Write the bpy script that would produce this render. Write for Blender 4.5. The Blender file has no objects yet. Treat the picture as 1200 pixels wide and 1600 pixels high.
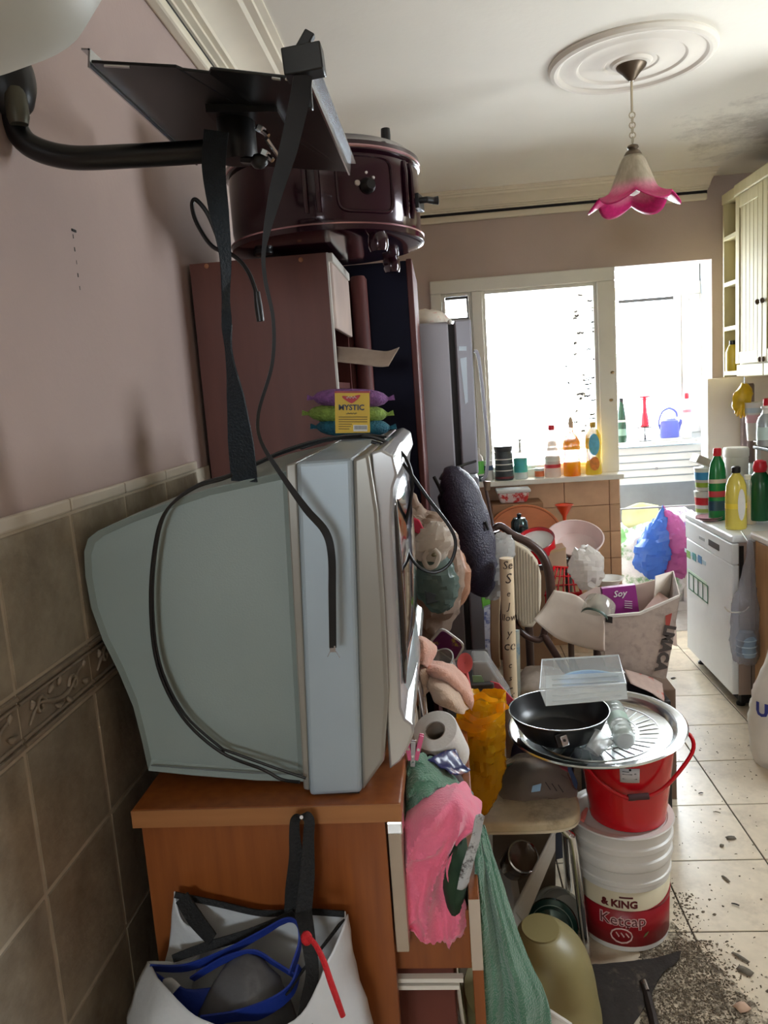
import bpy, math, random
from mathutils import Vector, Matrix, noise, Quaternion
random.seed(7)
V3 = Vector
PI = math.pi
COL = bpy.context.scene.collection
scene = bpy.context.scene

# ------------------------------------------------------------------ camera
EYE = V3((0.0, 0.0, 1.6))
_D = V3((90, -193, 1200)).normalized()
_V = V3((549, 7716, 1200)).normalized()
_V = (_V - _D * _V.dot(_D)).normalized()
_R = _V.cross(_D)
# rows of the camera-to-world matrix (camera axes: x right, y down, z forward)
ROWS = (_R, _D, -_V)

def ray(px, py):
    d = V3((px - 600.0, py - 800.0, 1200.0))
    return V3((ROWS[0].dot(d), ROWS[1].dot(d), ROWS[2].dot(d)))

def at(px, py, Y):
    """a point of the room seen at a pixel of the photograph, at room depth Y"""
    d = ray(px, py)
    return EYE + d * (Y / d.y)

def atx(px, py, X):
    d = ray(px, py)
    return EYE + d * (X / d.x)

def atz(px, py, Z):
    d = ray(px, py)
    return EYE + d * ((Z - EYE.z) / d.z)

cam_data = bpy.data.cameras.new('camera')
cam = bpy.data.objects.new('camera', cam_data)
COL.objects.link(cam)
cam_data.sensor_fit = 'VERTICAL'
cam_data.sensor_height = 36.0
cam_data.lens = 27.0
cam_data.clip_start = 0.02
cx = V3((ROWS[0].x, ROWS[1].x, ROWS[2].x))
cy = -V3((ROWS[0].y, ROWS[1].y, ROWS[2].y))
cz = -V3((ROWS[0].z, ROWS[1].z, ROWS[2].z))
cam.matrix_world = Matrix(((cx.x, cy.x, cz.x, EYE.x), (cx.y, cy.y, cz.y, EYE.y), (cx.z, cy.z, cz.z, EYE.z), (0, 0, 0, 1)))
scene.camera = cam

# ------------------------------------------------------------------ world, light, exposure
SKY_STRENGTH = 17.5
ADDED_LAMP_POWER = 13.0
scene.view_settings.view_transform = 'Standard'
scene.view_settings.look = 'None'
scene.view_settings.gamma = 1.0
scene.view_settings.use_curve_mapping = False
scene.view_settings.exposure = 1.0
scene.cycles.max_bounces = 10
scene.cycles.transparent_max_bounces = 16
scene.cycles.sample_clamp_indirect = 6.0
scene.cycles.caustics_reflective = False
scene.cycles.caustics_refractive = False
world = bpy.data.worlds.new('overcast_sky')
scene.world = world
world.use_nodes = True
bg = world.node_tree.nodes['Background']
bg.inputs['Color'].default_value = (0.86, 0.94, 1.0, 1)
bg.inputs['Strength'].default_value = SKY_STRENGTH

def portal(name, loc, rot, sx, sy):
    # sampling portal in a window opening: guides the sky's own light, gives off none itself
    d = bpy.data.lights.new(name, 'AREA'); d.shape = 'RECTANGLE'; d.size = sx; d.size_y = sy
    d.cycles.is_portal = True
    o = bpy.data.objects.new(name, d); COL.objects.link(o); o.location = loc; o.rotation_euler = rot
portal('balcony_sky_portal', (0.9, 6.02, 1.75), (-PI / 2, 0, 0), 2.1, 1.4)
portal('added_near_window_portal', (-0.5, -2.72, 1.80), (PI / 2, 0, 0), .7, .46)
portal('added_side_window_portal', (2.02, 2.44, 1.72), (0, PI / 2, 0), .8, .42)

# ------------------------------------------------------------------ materials
MATS = {}
def lin(c):
    return tuple(((v / 255.0) / 12.92 if v / 255.0 <= 0.04045 else (((v / 255.0) + 0.055) / 1.055) ** 2.4) for v in c)

def mat(name, rgb, rough=0.5, metal=0.0, var=0.12, scale=6.0, bump=0.0, bscale=60.0, alpha=1.0, coat=0.0, sheen=0.0,
        emit=0.0, stretch=(1, 1, 1), rgb2=None, detail=4.0, rnd=0.0, trans=0.0, spec=None):
    if name in MATS:
        return MATS[name]
    m = bpy.data.materials.new(name); m.use_nodes = True
    nt = m.node_tree; N = nt.nodes; L = nt.links
    b = N['Principled BSDF']
    tc = N.new('ShaderNodeTexCoord'); mp = N.new('ShaderNodeMapping'); mp.inputs['Scale'].default_value = stretch
    L.new(tc.outputs['Object'], mp.inputs['Vector'])
    nz = N.new('ShaderNodeTexNoise'); nz.inputs['Scale'].default_value = scale; nz.inputs['Detail'].default_value = detail
    L.new(mp.outputs['Vector'], nz.inputs['Vector'])
    ramp = N.new('ShaderNodeValToRGB')
    c = lin(rgb)
    c2 = lin(rgb2) if rgb2 else tuple(min(1, v * (1 + var)) for v in c)
    c1 = tuple(v * (1 - var) for v in c) if not rgb2 else c
    ramp.color_ramp.elements[0].position = 0.3; ramp.color_ramp.elements[0].color = (*c1, 1)
    ramp.color_ramp.elements[1].position = 0.7; ramp.color_ramp.elements[1].color = (*c2, 1)
    L.new(nz.outputs['Fac'], ramp.inputs['Fac'])
    colout = ramp.outputs['Color']
    if rnd > 0:
        oi = N.new('ShaderNodeObjectInfo')
        mr = N.new('ShaderNodeMapRange'); mr.inputs['To Min'].default_value = 1 - rnd; mr.inputs['To Max'].default_value = 1 + rnd
        L.new(oi.outputs['Random'], mr.inputs['Value'])
        hs = N.new('ShaderNodeHueSaturation'); L.new(mr.outputs['Result'], hs.inputs['Value']); L.new(colout, hs.inputs['Color'])
        colout = hs.outputs['Color']
    L.new(colout, b.inputs['Base Color'])
    b.inputs['Roughness'].default_value = rough
    b.inputs['Metallic'].default_value = metal
    b.inputs['Alpha'].default_value = alpha
    if spec is not None: b.inputs['Specular IOR Level'].default_value = spec
    if coat: b.inputs['Coat Weight'].default_value = coat; b.inputs['Coat Roughness'].default_value = 0.08
    if sheen: b.inputs['Sheen Weight'].default_value = sheen
    if trans: b.inputs['Transmission Weight'].default_value = trans
    if emit:
        L.new(colout, b.inputs['Emission Color']); b.inputs['Emission Strength'].default_value = emit
    if bump:
        n2 = N.new('ShaderNodeTexNoise'); n2.inputs['Scale'].default_value = bscale; n2.inputs['Detail'].default_value = 3
        L.new(tc.outputs['Object'], n2.inputs['Vector'])
        bp = N.new('ShaderNodeBump'); bp.inputs['Strength'].default_value = bump; bp.inputs['Distance'].default_value = 0.01
        L.new(n2.outputs['Fac'], bp.inputs['Height']); L.new(bp.outputs['Normal'], b.inputs['Normal'])
    MATS[name] = m
    return m

def film(name, rgb, clear=0.35, rough=0.25):
    """thin crinkled plastic film: part lets light straight through, part scatters it"""
    if name in MATS: return MATS[name]
    m = mat(name, rgb, rough=rough, var=0.08, scale=18, bump=0.35, bscale=45)
    nt = m.node_tree; N = nt.nodes; L = nt.links
    b = N['Principled BSDF']; out = N['Material Output']
    tr = N.new('ShaderNodeBsdfTranslucent'); tr.inputs['Color'].default_value = (*lin(rgb), 1)
    tp = N.new('ShaderNodeBsdfTransparent'); c = lin(rgb); tp.inputs['Color'].default_value = (*[0.5 + 0.5 * v for v in c], 1)
    m1 = N.new('ShaderNodeMixShader'); m1.inputs[0].default_value = 0.4
    m2 = N.new('ShaderNodeMixShader'); m2.inputs[0].default_value = clear
    L.new(b.outputs[0], m1.inputs[1]); L.new(tr.outputs[0], m1.inputs[2])
    L.new(m1.outputs[0], m2.inputs[1]); L.new(tp.outputs[0], m2.inputs[2])
    L.new(m2.outputs[0], out.inputs['Surface'])
    return m

def stained(name, rgb, stain, scale=3.0, lo=0.55, hi=0.75, rough=0.5, bump=0.0, bscale=60, fine=40.0, rnd=0.0):
    """a base colour with blotchy stains of their own shape"""
    if name in MATS: return MATS[name]
    m = mat(name, rgb, rough=rough, var=0.07, scale=fine, bump=bump, bscale=bscale, rnd=rnd)
    nt = m.node_tree; N = nt.nodes; L = nt.links
    b = N['Principled BSDF']
    src = b.inputs['Base Color'].links[0].from_socket
    tc = N.new('ShaderNodeTexCoord')
    nz = N.new('ShaderNodeTexNoise'); nz.inputs['Scale'].default_value = scale; nz.inputs['Detail'].default_value = 8
    nz.inputs['Roughness'].default_value = 0.7
    L.new(tc.outputs['Object'], nz.inputs['Vector'])
    mr = N.new('ShaderNodeMapRange'); mr.inputs['From Min'].default_value = lo; mr.inputs['From Max'].default_value = hi
    L.new(nz.outputs['Fac'], mr.inputs['Value'])
    mx = N.new('ShaderNodeMix'); mx.data_type = 'RGBA'
    L.new(mr.outputs['Result'], mx.inputs[0]); L.new(src, mx.inputs[6]); mx.inputs[7].default_value = (*lin(stain), 1)
    L.new(mx.outputs[2], b.inputs['Base Color'])
    return m

# ------------------------------------------------------------------ mesh builder
class MB:
    def __init__(s): s.v = []; s.f = []
    def add(s, verts, faces):
        o = len(s.v); s.v += [V3(p) for p in verts]; s.f += [tuple(i + o for i in f) for f in faces]; return s
    def box(s, x0, x1, y0, y1, z0, z1):
        return s.add([(x0,y0,z0),(x1,y0,z0),(x1,y1,z0),(x0,y1,z0),(x0,y0,z1),(x1,y0,z1),(x1,y1,z1),(x0,y1,z1)],
                     [(0,3,2,1),(4,5,6,7),(0,1,5,4),(1,2,6,5),(2,3,7,6),(3,0,4,7)])
    def obox(s, c, a, b, d):
        """box about centre c with half axes a, b, d"""
        c, a, b, d = V3(c), V3(a), V3(b), V3(d)
        if a.cross(b).dot(d) < 0: a = -a
        P = [c + a*i + b*j + d*k for k in (-1,1) for (i,j) in ((-1,-1),(1,-1),(1,1),(-1,1))]
        return s.add(P, [(0,3,2,1),(4,5,6,7),(0,1,5,4),(1,2,6,5),(2,3,7,6),(3,0,4,7)])
    def hexa(s, P):
        """8 corners: bottom ring then top ring, counterclockwise seen from above"""
        return s.add(P, [(0,3,2,1),(4,5,6,7),(0,1,5,4),(1,2,6,5),(2,3,7,6),(3,0,4,7)])
    def prism(s, poly, vec):
        """polygon of 3D points pushed along vec"""
        poly = [V3(p) for p in poly]; vec = V3(vec); n = len(poly)
        nn = V3((0,0,0))
        for i in range(n): nn += poly[i].cross(poly[(i+1) % n])
        if nn.dot(vec) < 0: poly = poly[::-1]
        fs = [tuple(range(n))[::-1], tuple(range(n, 2*n))] + [(i, (i+1)%n, n+(i+1)%n, n+i) for i in range(n)]
        return s.add(poly + [p + vec for p in poly], fs)
    def tube(s, pts, r, n=8, caps=True, closed=False, smooth=0):
        pts = [V3(p) for p in pts]
        if smooth: 
            if not isinstance(r, (int, float)): r = resample(list(r), smooth)
            pts = spline(pts, smooth, closed)
        m = len(pts); rr = [r]*m if isinstance(r, (int, float)) else list(r)
        while len(rr) < m: rr.append(rr[-1])
        up = None; rings = []
        for i in range(m):
            if closed: t = pts[(i+1) % m] - pts[i-1]
            else: t = pts[min(i+1, m-1)] - pts[max(i-1, 0)]
            if t.length < 1e-9: t = V3((0,0,1))
            t.normalize()
            if up is None:
                up = t.orthogonal().normalized()
            up = (up - t * up.dot(t)); up = up.normalized() if up.length > 1e-6 else t.orthogonal().normalized()
            w = t.cross(up)
            rings.append([pts[i] + (up*math.cos(2*PI*k/n) + w*math.sin(2*PI*k/n))*rr[i] for k in range(n)])
        vs = [p for rg in rings for p in rg]; fs = []
        for i in range(m if closed else m-1):
            a = i*n; b = ((i+1) % m)*n
            for k in range(n): fs.append((a+k, a+(k+1)%n, b+(k+1)%n, b+k))
        if caps and not closed:
            fs.append(tuple(range(n))[::-1]); fs.append(tuple(range((m-1)*n, m*n)))
        return s.add(vs, fs)
    def lathe(s, prof, c=(0,0,0), n=28, M=None, sx=1.0, sy=1.0, a0=0.0, cap=True, fn=None):
        """profile [(radius, height)] turned round the z axis, then M (3x3) and moved to c"""
        c = V3(c); vs = []; fs = []; m = len(prof)
        for (r, z) in prof:
            for k in range(n):
                a = a0 + 2*PI*k/n
                p = V3((r*math.cos(a)*sx, r*math.sin(a)*sy, z))
                if fn: p = fn(p, a, r, z)
                if M is not None: p = M @ p
                vs.append(p + c)
        for i in range(m-1):
            for k in range(n): fs.append((i*n+k, i*n+(k+1)%n, (i+1)*n+(k+1)%n, (i+1)*n+k))
        if cap:
            if prof[0][0] > 1e-6: fs.append(tuple(range(n))[::-1])
            if prof[-1][0] > 1e-6: fs.append(tuple(range((m-1)*n, m*n)))
        return s.add(vs, fs)
    def grid(s, rows, wrap=False):
        nv = len(rows); nu = len(rows[0]); vs = [p for r in rows for p in r]; fs = []
        for i in range(nv-1):
            for j in range(nu if wrap else nu-1):
                j2 = (j+1) % nu
                fs.append((i*nu+j, i*nu+j2, (i+1)*nu+j2, (i+1)*nu+j))
        return s.add(vs, fs)
    def ribbon(s, pts, widths, wdir, th=0.0015, sm=6):
        """flat band along pts, width along wdir (vector or list)"""
        pts = [V3(p) for p in pts]; m0 = len(pts)
        W = list(widths) if hasattr(widths, '__len__') else [widths]*m0
        D = [V3(d) for d in wdir] if hasattr(wdir[0], '__len__') else [V3(wdir)]*m0
        if sm:
            W = resample(W, sm); D = spline(D, sm); pts = spline(pts, sm)
        a = []; m = len(pts)
        for i in range(m):
            t = (pts[min(i+1,m-1)] - pts[max(i-1,0)]).normalized()
            d = D[i] - t*D[i].dot(t); d = d.normalized() if d.length > 1e-6 else t.orthogonal().normalized()
            nn = t.cross(d).normalized()
            h = W[i]/2
            a.append([pts[i]-d*h-nn*th/2, pts[i]+d*h-nn*th/2, pts[i]+d*h+nn*th/2, pts[i]-d*h+nn*th/2])
        vs = [p for q in a for p in q]; fs = [(3,2,1,0), tuple(range(4*m-4, 4*m))]
        for i in range(m-1):
            for k in range(4): fs.append((4*i+k, 4*i+(k+1)%4, 4*i+4+(k+1)%4, 4*i+4+k))
        return s.add(vs, fs)
    def ball(s, c, rx, ry=None, rz=None, n=12, M=None):
        ry = ry or rx; rz = rz or rx
        prof = [(math.cos(-PI/2+PI*i/(n//2)), math.sin(-PI/2+PI*i/(n//2))*rz) for i in range(n//2+1)]
        prof = [(max(r, 0.0), z) for r, z in prof]; prof[0] = (1e-4, prof[0][1]); prof[-1] = (1e-4, prof[-1][1])
        return s.lathe(prof, c, n, M, rx, ry)
    def build(s, name, material, parent=None, smooth=True, bevel=0.0, solid=0.0, sub=0, angle=40, seg=2):
        me = bpy.data.meshes.new(name)
        off = parent_origin(parent)
        me.from_pydata([p - off for p in s.v], [], s.f)
        me.validate(); me.update()
        if smooth:
            for p in me.polygons: p.use_smooth = True
            me.set_sharp_from_angle(angle=math.radians(angle))
        o = bpy.data.objects.new(name, me); COL.objects.link(o)
        if isinstance(material, (list, tuple)):
            for q in material: me.materials.append(q)
        else: me.materials.append(material)
        if parent: o.parent = parent
        if sub:
            md = o.modifiers.new('sub', 'SUBSURF'); md.levels = sub; md.render_levels = sub
        if solid:
            md = o.modifiers.new('solid', 'SOLIDIFY'); md.thickness = solid; md.offset = 0
        if bevel:
            md = o.modifiers.new('bevel', 'BEVEL'); md.width = bevel; md.segments = seg; md.limit_method = 'ANGLE'; md.angle_limit = math.radians(35)
        return o

def parent_origin(p):
    o = V3((0,0,0))
    while p is not None:
        o = o + p.location; p = p.parent
    return o

def spline(pts, k, closed=False):
    n = len(pts); out = []
    rng = n if closed else n-1
    for i in range(rng):
        if closed: p0,p1,p2,p3 = pts[i-1],pts[i],pts[(i+1)%n],pts[(i+2)%n]
        else: p0,p1,p2,p3 = pts[max(i-1,0)],pts[i],pts[i+1],pts[min(i+2,n-1)]
        for j in range(k):
            t = j/k
            out.append(0.5*((2*p1)+(p2-p0)*t+(2*p0-5*p1+4*p2-p3)*t*t+(3*p1-p0-3*p2+p3)*t**3))
    if not closed: out.append(pts[-1].copy() if hasattr(pts[-1], 'copy') else pts[-1])
    return out
def resample(vals, k):
    out = []
    for i in range(len(vals)-1):
        for j in range(k): out.append(vals[i] + (vals[i+1]-vals[i])*j/k)
    out.append(vals[-1]); return out

def sheet(rows, ku=6, kv=6, amp=0.0, freq=20.0, seed=0.0, ridge=0.0):
    """smooth surface through rows of control points, with wrinkles"""
    R1 = [spline([V3(p) for p in r], ku) for r in rows]
    cols = [spline([R1[i][j] for i in range(len(R1))], kv) for j in range(len(R1[0]))]
    G = [[cols[j][i].copy() for j in range(len(cols))] for i in range(len(cols[0]))]
    if amp:
        H = [[None]*len(G[0]) for _ in G]
        for i in range(len(G)):
            for j in range(len(G[0])):
                a = G[min(i+1,len(G)-1)][j]-G[max(i-1,0)][j]; b = G[i][min(j+1,len(G[0])-1)]-G[i][max(j-1,0)]
                nn = a.cross(b); nn = nn.normalized() if nn.length > 1e-9 else V3((0,0,1))
                q = G[i][j]*freq + V3((seed, seed*1.7, -seed))
                w = noise.noise(q) + 0.5*noise.noise(q*2.3)
                if ridge: w = w*(1-ridge) + ridge*(1-2*abs(noise.noise(q*0.8)))
                H[i][j] = G[i][j] + nn*w*amp
        G = H
    return G

def folds(G, waves, n_dir=(0, -1, 0)):
    """lay soft-edged folds over a sheet: waves of (du, dv, count, phase, depth)"""
    nv = len(G); nu = len(G[0]); d0 = V3(n_dir)
    for i in range(nv):
        for j in range(nu):
            u = j/(nu-1); v = i/(nv-1); s = 0.0
            for du, dv, cnt, ph, dep in waves:
                t = (u*du + v*dv)*cnt + ph + .35*noise.noise(V3((u*3, v*3, ph)))
                s += dep*(1 - 2*abs(math.sin(PI*t))**.7)
            G[i][j] = G[i][j] + d0*s
    return G

def crumple(mb, amp, freq, seed=0.0, fine=0.4):
    """push the vertices of a closed skin about so that it looks creased"""
    c = V3((0,0,0))
    for p in mb.v: c += p
    c /= max(1, len(mb.v))
    nv = []
    for p in mb.v:
        d = (p - c); d = d.normalized() if d.length > 1e-9 else V3((0,0,1))
        q = p*freq + V3((seed, 2*seed, -seed))
        w = (1-2*abs(noise.noise(q))) + fine*(1-2*abs(noise.noise(q*2.7+V3((5,1,3))))) + .45*fine*(1-2.4*abs(noise.noise(q*6.1+V3((2,7,4)))))
        lat = V3((noise.noise(q+V3((9,0,0))), noise.noise(q+V3((0,9,0))), noise.noise(q+V3((0,0,9)))))
        nv.append(p + d*w*amp*0.6 + lat*amp*0.5)
    mb.v = nv; return mb

def skin(rings, n=24, k=4, cap=True):
    """closed skin through rings (centre, rx, ry) lying in horizontal planes"""
    mb = MB(); C = spline([V3(r[0]) for r in rings], k); RX = spline([float(r[1]) for r in rings], k); RY = spline([float(r[2]) for r in rings], k)
    rows = [[C[i] + V3((math.cos(2*PI*j/n)*max(RX[i],0.001), math.sin(2*PI*j/n)*max(RY[i],0.001), 0)) for j in range(n)] for i in range(len(C))]
    mb.grid(rows, wrap=True)
    if cap:
        mb.f.append(tuple(range(n))[::-1]); mb.f.append(tuple(range((len(C)-1)*n, len(C)*n)))
    return mb

def thing(name, label, cat, loc, group=None):
    o = bpy.data.objects.new(name, None); COL.objects.link(o); o.location = V3(loc); o.empty_display_size = 0.05
    o['label'] = label; o['category'] = cat
    if group: o['group'] = group
    return o
def tag(o, label, cat, group=None, kind=None):
    o['label'] = label; o['category'] = cat
    if group: o['group'] = group
    if kind: o['kind'] = kind
    return o
def struct(o, label=None):
    o['kind'] = 'structure'
    if label: o['label'] = label
    return o
def recenter(o):
    """put a top-level mesh's origin at the middle of its base"""
    me = o.data
    if not me.vertices: return o
    xs = [v.co.x for v in me.vertices]; ys = [v.co.y for v in me.vertices]; zs = [v.co.z for v in me.vertices]
    c = V3(((min(xs)+max(xs))/2, (min(ys)+max(ys))/2, min(zs)))
    me.transform(Matrix.Translation(-c)); o.location = o.location + c
    return o
def dup(o, parent=None, loc=None):
    c = o.copy(); COL.objects.link(c)
    if parent: c.parent = parent
    if loc is not None: c.location = loc
    return c

def letters(txt, size, material, parent, origin, xdir, ydir, bold=0.0, depth=0.0006, name='lettering', align='CENTER', bend=None, shear=0.0):
    """flat printed lettering as thin mesh, standing at origin in the plane of xdir/ydir; bend=(axis point, radius) wraps it round an upright cylinder"""
    cu = bpy.data.curves.new('t', 'FONT'); cu.body = txt; cu.size = size; cu.align_x = align; cu.align_y = 'CENTER'
    cu.offset = bold; cu.extrude = depth; cu.shear = shear; cu.resolution_u = 2
    tmp = bpy.data.objects.new('t', cu); COL.objects.link(tmp)
    dg = bpy.context.evaluated_depsgraph_get()
    me = bpy.data.meshes.new_from_object(tmp.evaluated_get(dg))
    bpy.data.objects.remove(tmp); bpy.data.curves.remove(cu)
    X = V3(xdir).normalized(); Y = V3(ydir); Y = (Y - X*Y.dot(X)).normalized(); Z = X.cross(Y)
    off = parent_origin(parent)
    for v in me.vertices:
        x, y, z = v.co
        if bend:
            ax, rad = bend; a0 = math.atan2(origin[1]-ax[1], origin[0]-ax[0]); a = a0 + x/rad
            p = V3((ax[0] + (rad+z)*math.cos(a), ax[1] + (rad+z)*math.sin(a), origin[2] + y))
        else: p = V3(origin) + X*x + Y*y + Z*z
        v.co = p - off
    o = bpy.data.objects.new(name, me); COL.objects.link(o); me.materials.clear(); me.materials.append(material)
    if parent: o.parent = parent
    return o
def band(name, material, parent, c, r0, r1, z0, z1, a0, a1, n=20, lift=0.0008):
    """printed label wrapped round part of an upright cone"""
    mb = MB(); rows = []
    for z, r in ((z0, r0), (z1, r1)):
        rows.append([V3((c[0]+(r+lift)*math.cos(a0+(a1-a0)*i/n), c[1]+(r+lift)*math.sin(a0+(a1-a0)*i/n), z)) for i in range(n+1)])
    mb.grid(rows)
    return mb.build(name, material, parent, solid=0.0008)
FACE = -PI/2          # the side of a round thing that looks at the photographer
# ------------------------------------------------------------------ the room
XL, XR, YB, ZC = -0.62, 1.95, 4.6, 2.65
m_plaster = mat('lilac_plaster', (174, 153, 145), 0.75, var=0.05, scale=3, bump=0.08, bscale=90)
m_plaster2 = mat('back_wall_plaster', (190, 171, 160), 0.75, var=0.06, scale=3, bump=0.08, bscale=90)
m_ceiling = mat('ceiling_paint', (232, 226, 212), 0.8, var=0.04, scale=2, bump=0.06, bscale=50)
m_cornice = mat('cornice_plaster', (226, 216, 194), 0.7, var=0.05, scale=5)
m_dark = mat('black_gap', (26, 22, 22), 0.7)
m_grout = mat('wall_grout', (190, 178, 158), 0.9, var=0.1, scale=30)
m_wtile = stained('wall_tile_glaze', (156, 144, 124), (116, 103, 86), scale=9, lo=0.45, hi=0.8, rough=0.33, bump=0.12, bscale=60, rnd=0.05)
m_btile = mat('border_tile_glaze', (142, 128, 110), 0.38, var=0.15, scale=40)
m_fgrout = mat('floor_grout', (72, 62, 52), 0.9, var=0.2, scale=40)
m_ftile = stained('floor_tile_glaze', (214, 200, 176), (160, 144, 122), scale=7, lo=0.5, hi=0.85, rough=0.28, bump=0.03, bscale=40, fine=25, rnd=0.04)
m_white = mat('white_frame_paint', (226, 222, 210), 0.4, var=0.04)
m_pvc = mat('white_pvc', (206, 204, 196), 0.35, var=0.03)
m_bluewhite = mat('balcony_paint', (186, 198, 208), 0.8, var=0.04)
m_sillwall = mat('sill_wall_tile', (200, 160, 126), 0.4, var=0.08, scale=12, rnd=0.04)
m_glass = mat('window_glass', (250, 252, 252), 0.03, alpha=0.06, var=0.0)
m_concrete = mat('balcony_floor_concrete', (168, 160, 150), 0.8, var=0.15, scale=10)

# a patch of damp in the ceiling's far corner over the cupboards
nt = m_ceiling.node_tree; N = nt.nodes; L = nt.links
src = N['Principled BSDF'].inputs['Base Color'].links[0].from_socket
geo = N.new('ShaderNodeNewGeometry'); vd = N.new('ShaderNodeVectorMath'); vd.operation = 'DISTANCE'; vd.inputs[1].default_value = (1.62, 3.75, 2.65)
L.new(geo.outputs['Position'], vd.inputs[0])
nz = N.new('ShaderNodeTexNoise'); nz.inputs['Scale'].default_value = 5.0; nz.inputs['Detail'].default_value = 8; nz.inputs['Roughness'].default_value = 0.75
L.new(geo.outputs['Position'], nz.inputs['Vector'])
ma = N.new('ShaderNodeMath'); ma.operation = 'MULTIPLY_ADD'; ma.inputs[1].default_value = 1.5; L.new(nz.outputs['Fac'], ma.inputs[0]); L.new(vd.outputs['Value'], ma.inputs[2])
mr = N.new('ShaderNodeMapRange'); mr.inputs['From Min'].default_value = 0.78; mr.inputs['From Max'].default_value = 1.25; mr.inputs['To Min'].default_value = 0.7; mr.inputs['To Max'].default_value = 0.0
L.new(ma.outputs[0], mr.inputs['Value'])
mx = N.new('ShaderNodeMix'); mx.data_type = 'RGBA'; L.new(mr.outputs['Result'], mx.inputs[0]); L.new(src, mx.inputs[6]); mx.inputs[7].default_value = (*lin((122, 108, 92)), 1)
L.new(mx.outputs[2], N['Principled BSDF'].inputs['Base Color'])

struct(MB().box(-2.7, XR + .15, -2.8, YB + .15, -.06, -.004).build('floor', m_fgrout, smooth=False), 'beige tiled kitchen floor with dark joints')
floor = bpy.data.objects['floor']
TP = 0.3375
tile_mb = MB().box(-TP/2 + .0022, TP/2 - .0022, -TP/2 + .0022, TP/2 - .0022, -.004, .0)
tile0 = tile_mb.build('floor_tile', m_ftile, floor, smooth=False, bevel=0.0015, seg=1)
first = True
for i in range(-5, 4):
    for j in range(-14, 8):
        x = 0.968 + (i - .5) * TP; y = 2.061 + (j + .5) * TP
        if y > 4.62 or x - TP/2 > XR or x < -0.75: continue
        if first: tile0.location = (x, y, 0); first = False
        else: dup(tile0, floor, (x, y, 0))
        tile0.location.z = 0

struct(MB().box(-2.7, XR + .15, -2.8, 6.2, ZC, ZC + .12).build('ceiling', m_ceiling, smooth=False), 'off-white painted ceiling with a damp stain')
# left wall and its tiles
wl = struct(MB().box(XL - .15, XL - .008, -.5, YB + .15, 0, ZC).build('wall_left', m_plaster, smooth=False), 'lilac plaster wall above a grey-beige tile dado')
GY0, PIT = 1.206, 0.2215
MB().box(XL - .008, XL - .0016, .07, 1.98, 0, 1.443).build('grout_bed', m_grout, wl, smooth=False)
zs = [1.441, 1.219]; rows_z = [(1.219, 1.441)]; z = 1.131
while z > 0.05: rows_z.append((max(0, z - .2235), z)); z -= .2235
tmesh = {}
for k in range(-5, 3):
    y0 = GY0 + k*PIT
    for (z0, z1) in rows_z:
        h = round(z1 - z0, 4)
        if h not in tmesh:
            o = MB().box(XL - .006, XL, -PIT/2 + .003, PIT/2 - .003, .003, h - .003).build('wall_tile', m_wtile, wl, smooth=False, bevel=.002, seg=1)
            tmesh[h] = o; o.location = (0, y0 + PIT/2, z0)
        else: dup(tmesh[h], wl, (0, y0 + PIT/2, z0))
    # cap strip
    if k == -5:
        cap0 = MB().box(XL - .006, XL + .004, -PIT/2 + .001, PIT/2 - .001, 0, .022).build('cap_tile', mat('cap_tile_glaze', (198, 186, 168), .4), wl, smooth=False, bevel=.004); cap0.location = (0, y0 + PIT/2, 1.443)
    else: dup(cap0, wl, (0, y0 + PIT/2, 1.443))
# border tile with scrolled leaf relief
b = MB(); hw = PIT/2 - .002
b.box(XL - .006, XL - .001, -hw, hw, .002, .086)
for zz, rr in ((.008, .0045), (.018, .003), (.070, .003), (.080, .0045)):
    b.tube([(XL, -hw, zz), (XL, hw, zz)], rr, n=6)
def leafstroke(pts, r):
    b.tube([(XL + .0005, p[0], p[1]) for p in pts], r, n=6, smooth=3)
leafstroke([(-.09, .030), (-.06, .052), (-.02, .040), (.02, .034), (.06, .052), (.09, .060)], [.002, .003, .004, .004, .003, .002])
for (cy_, cz_, s_) in ((-.055, .046, 1), (.045, .042, -1)):
    pts = [(cy_ + s_*.016*(1 - t/9.0)*math.cos(t*.9), cz_ + .016*(1 - t/9.0)*math.sin(t*.9)) for t in range(9)]
    leafstroke(pts, [.0035]*8 + [.001])
for (a, c2, ang) in ((-.08, .05, 1.2), (-.03, .055, .7), (-.015, .03, -.6), (.0, .056, 1.1), (.02, .028, -1.0), (.075, .035, -.6), (.08, .055, .9)):
    leafstroke([(a, c2), (a + .012*math.cos(ang), c2 + .009*math.sin(ang)), (a + .026*math.cos(ang + .3), c2 + .014*math.sin(ang + .3))], [.002, .0055, .001])
bt0 = b.build('border_tile', m_btile, wl, angle=60)
for k in range(-5, 3):
    p = (0, GY0 + k*PIT + PIT/2, 1.131)
    if k == -5: bt0.location = p
    else: dup(bt0, wl, p)
# small nail marks left in the plaster
nm = MB()
nm.box(XL - .009, XL - .006, 1.36, 1.375, 1.917, 1.921)
for i in range(5): nm.box(XL - .009, XL - .0075, 1.363 + random.uniform(-.002, .002), 1.3645, 1.905 - i*.022, 1.912 - i*.022)
nm.build('nail_mark', m_dark, wl)

# back wall with doorway and window opening
hL = at(665, 440, YB); hz = 2.21; sz = 1.045
pL, pR = at(931, 440, YB).x, at(963, 600, YB).x
dR = at(1112, 405, YB).x
wb = MB(); T = .15
wb.box(XL, XR, YB, YB + T, hz, ZC)
wb.box(XL, pR, YB, YB + T, 0, sz - .03)
wb.box(XL, -.035, YB, YB + T, sz - .03, hz)
wb.box(dR, XR, YB, YB + T, 0, hz)
wb_o = struct(wb.build('wall_back', m_plaster2, smooth=False), 'taupe end wall over the window and balcony doorway')
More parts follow.
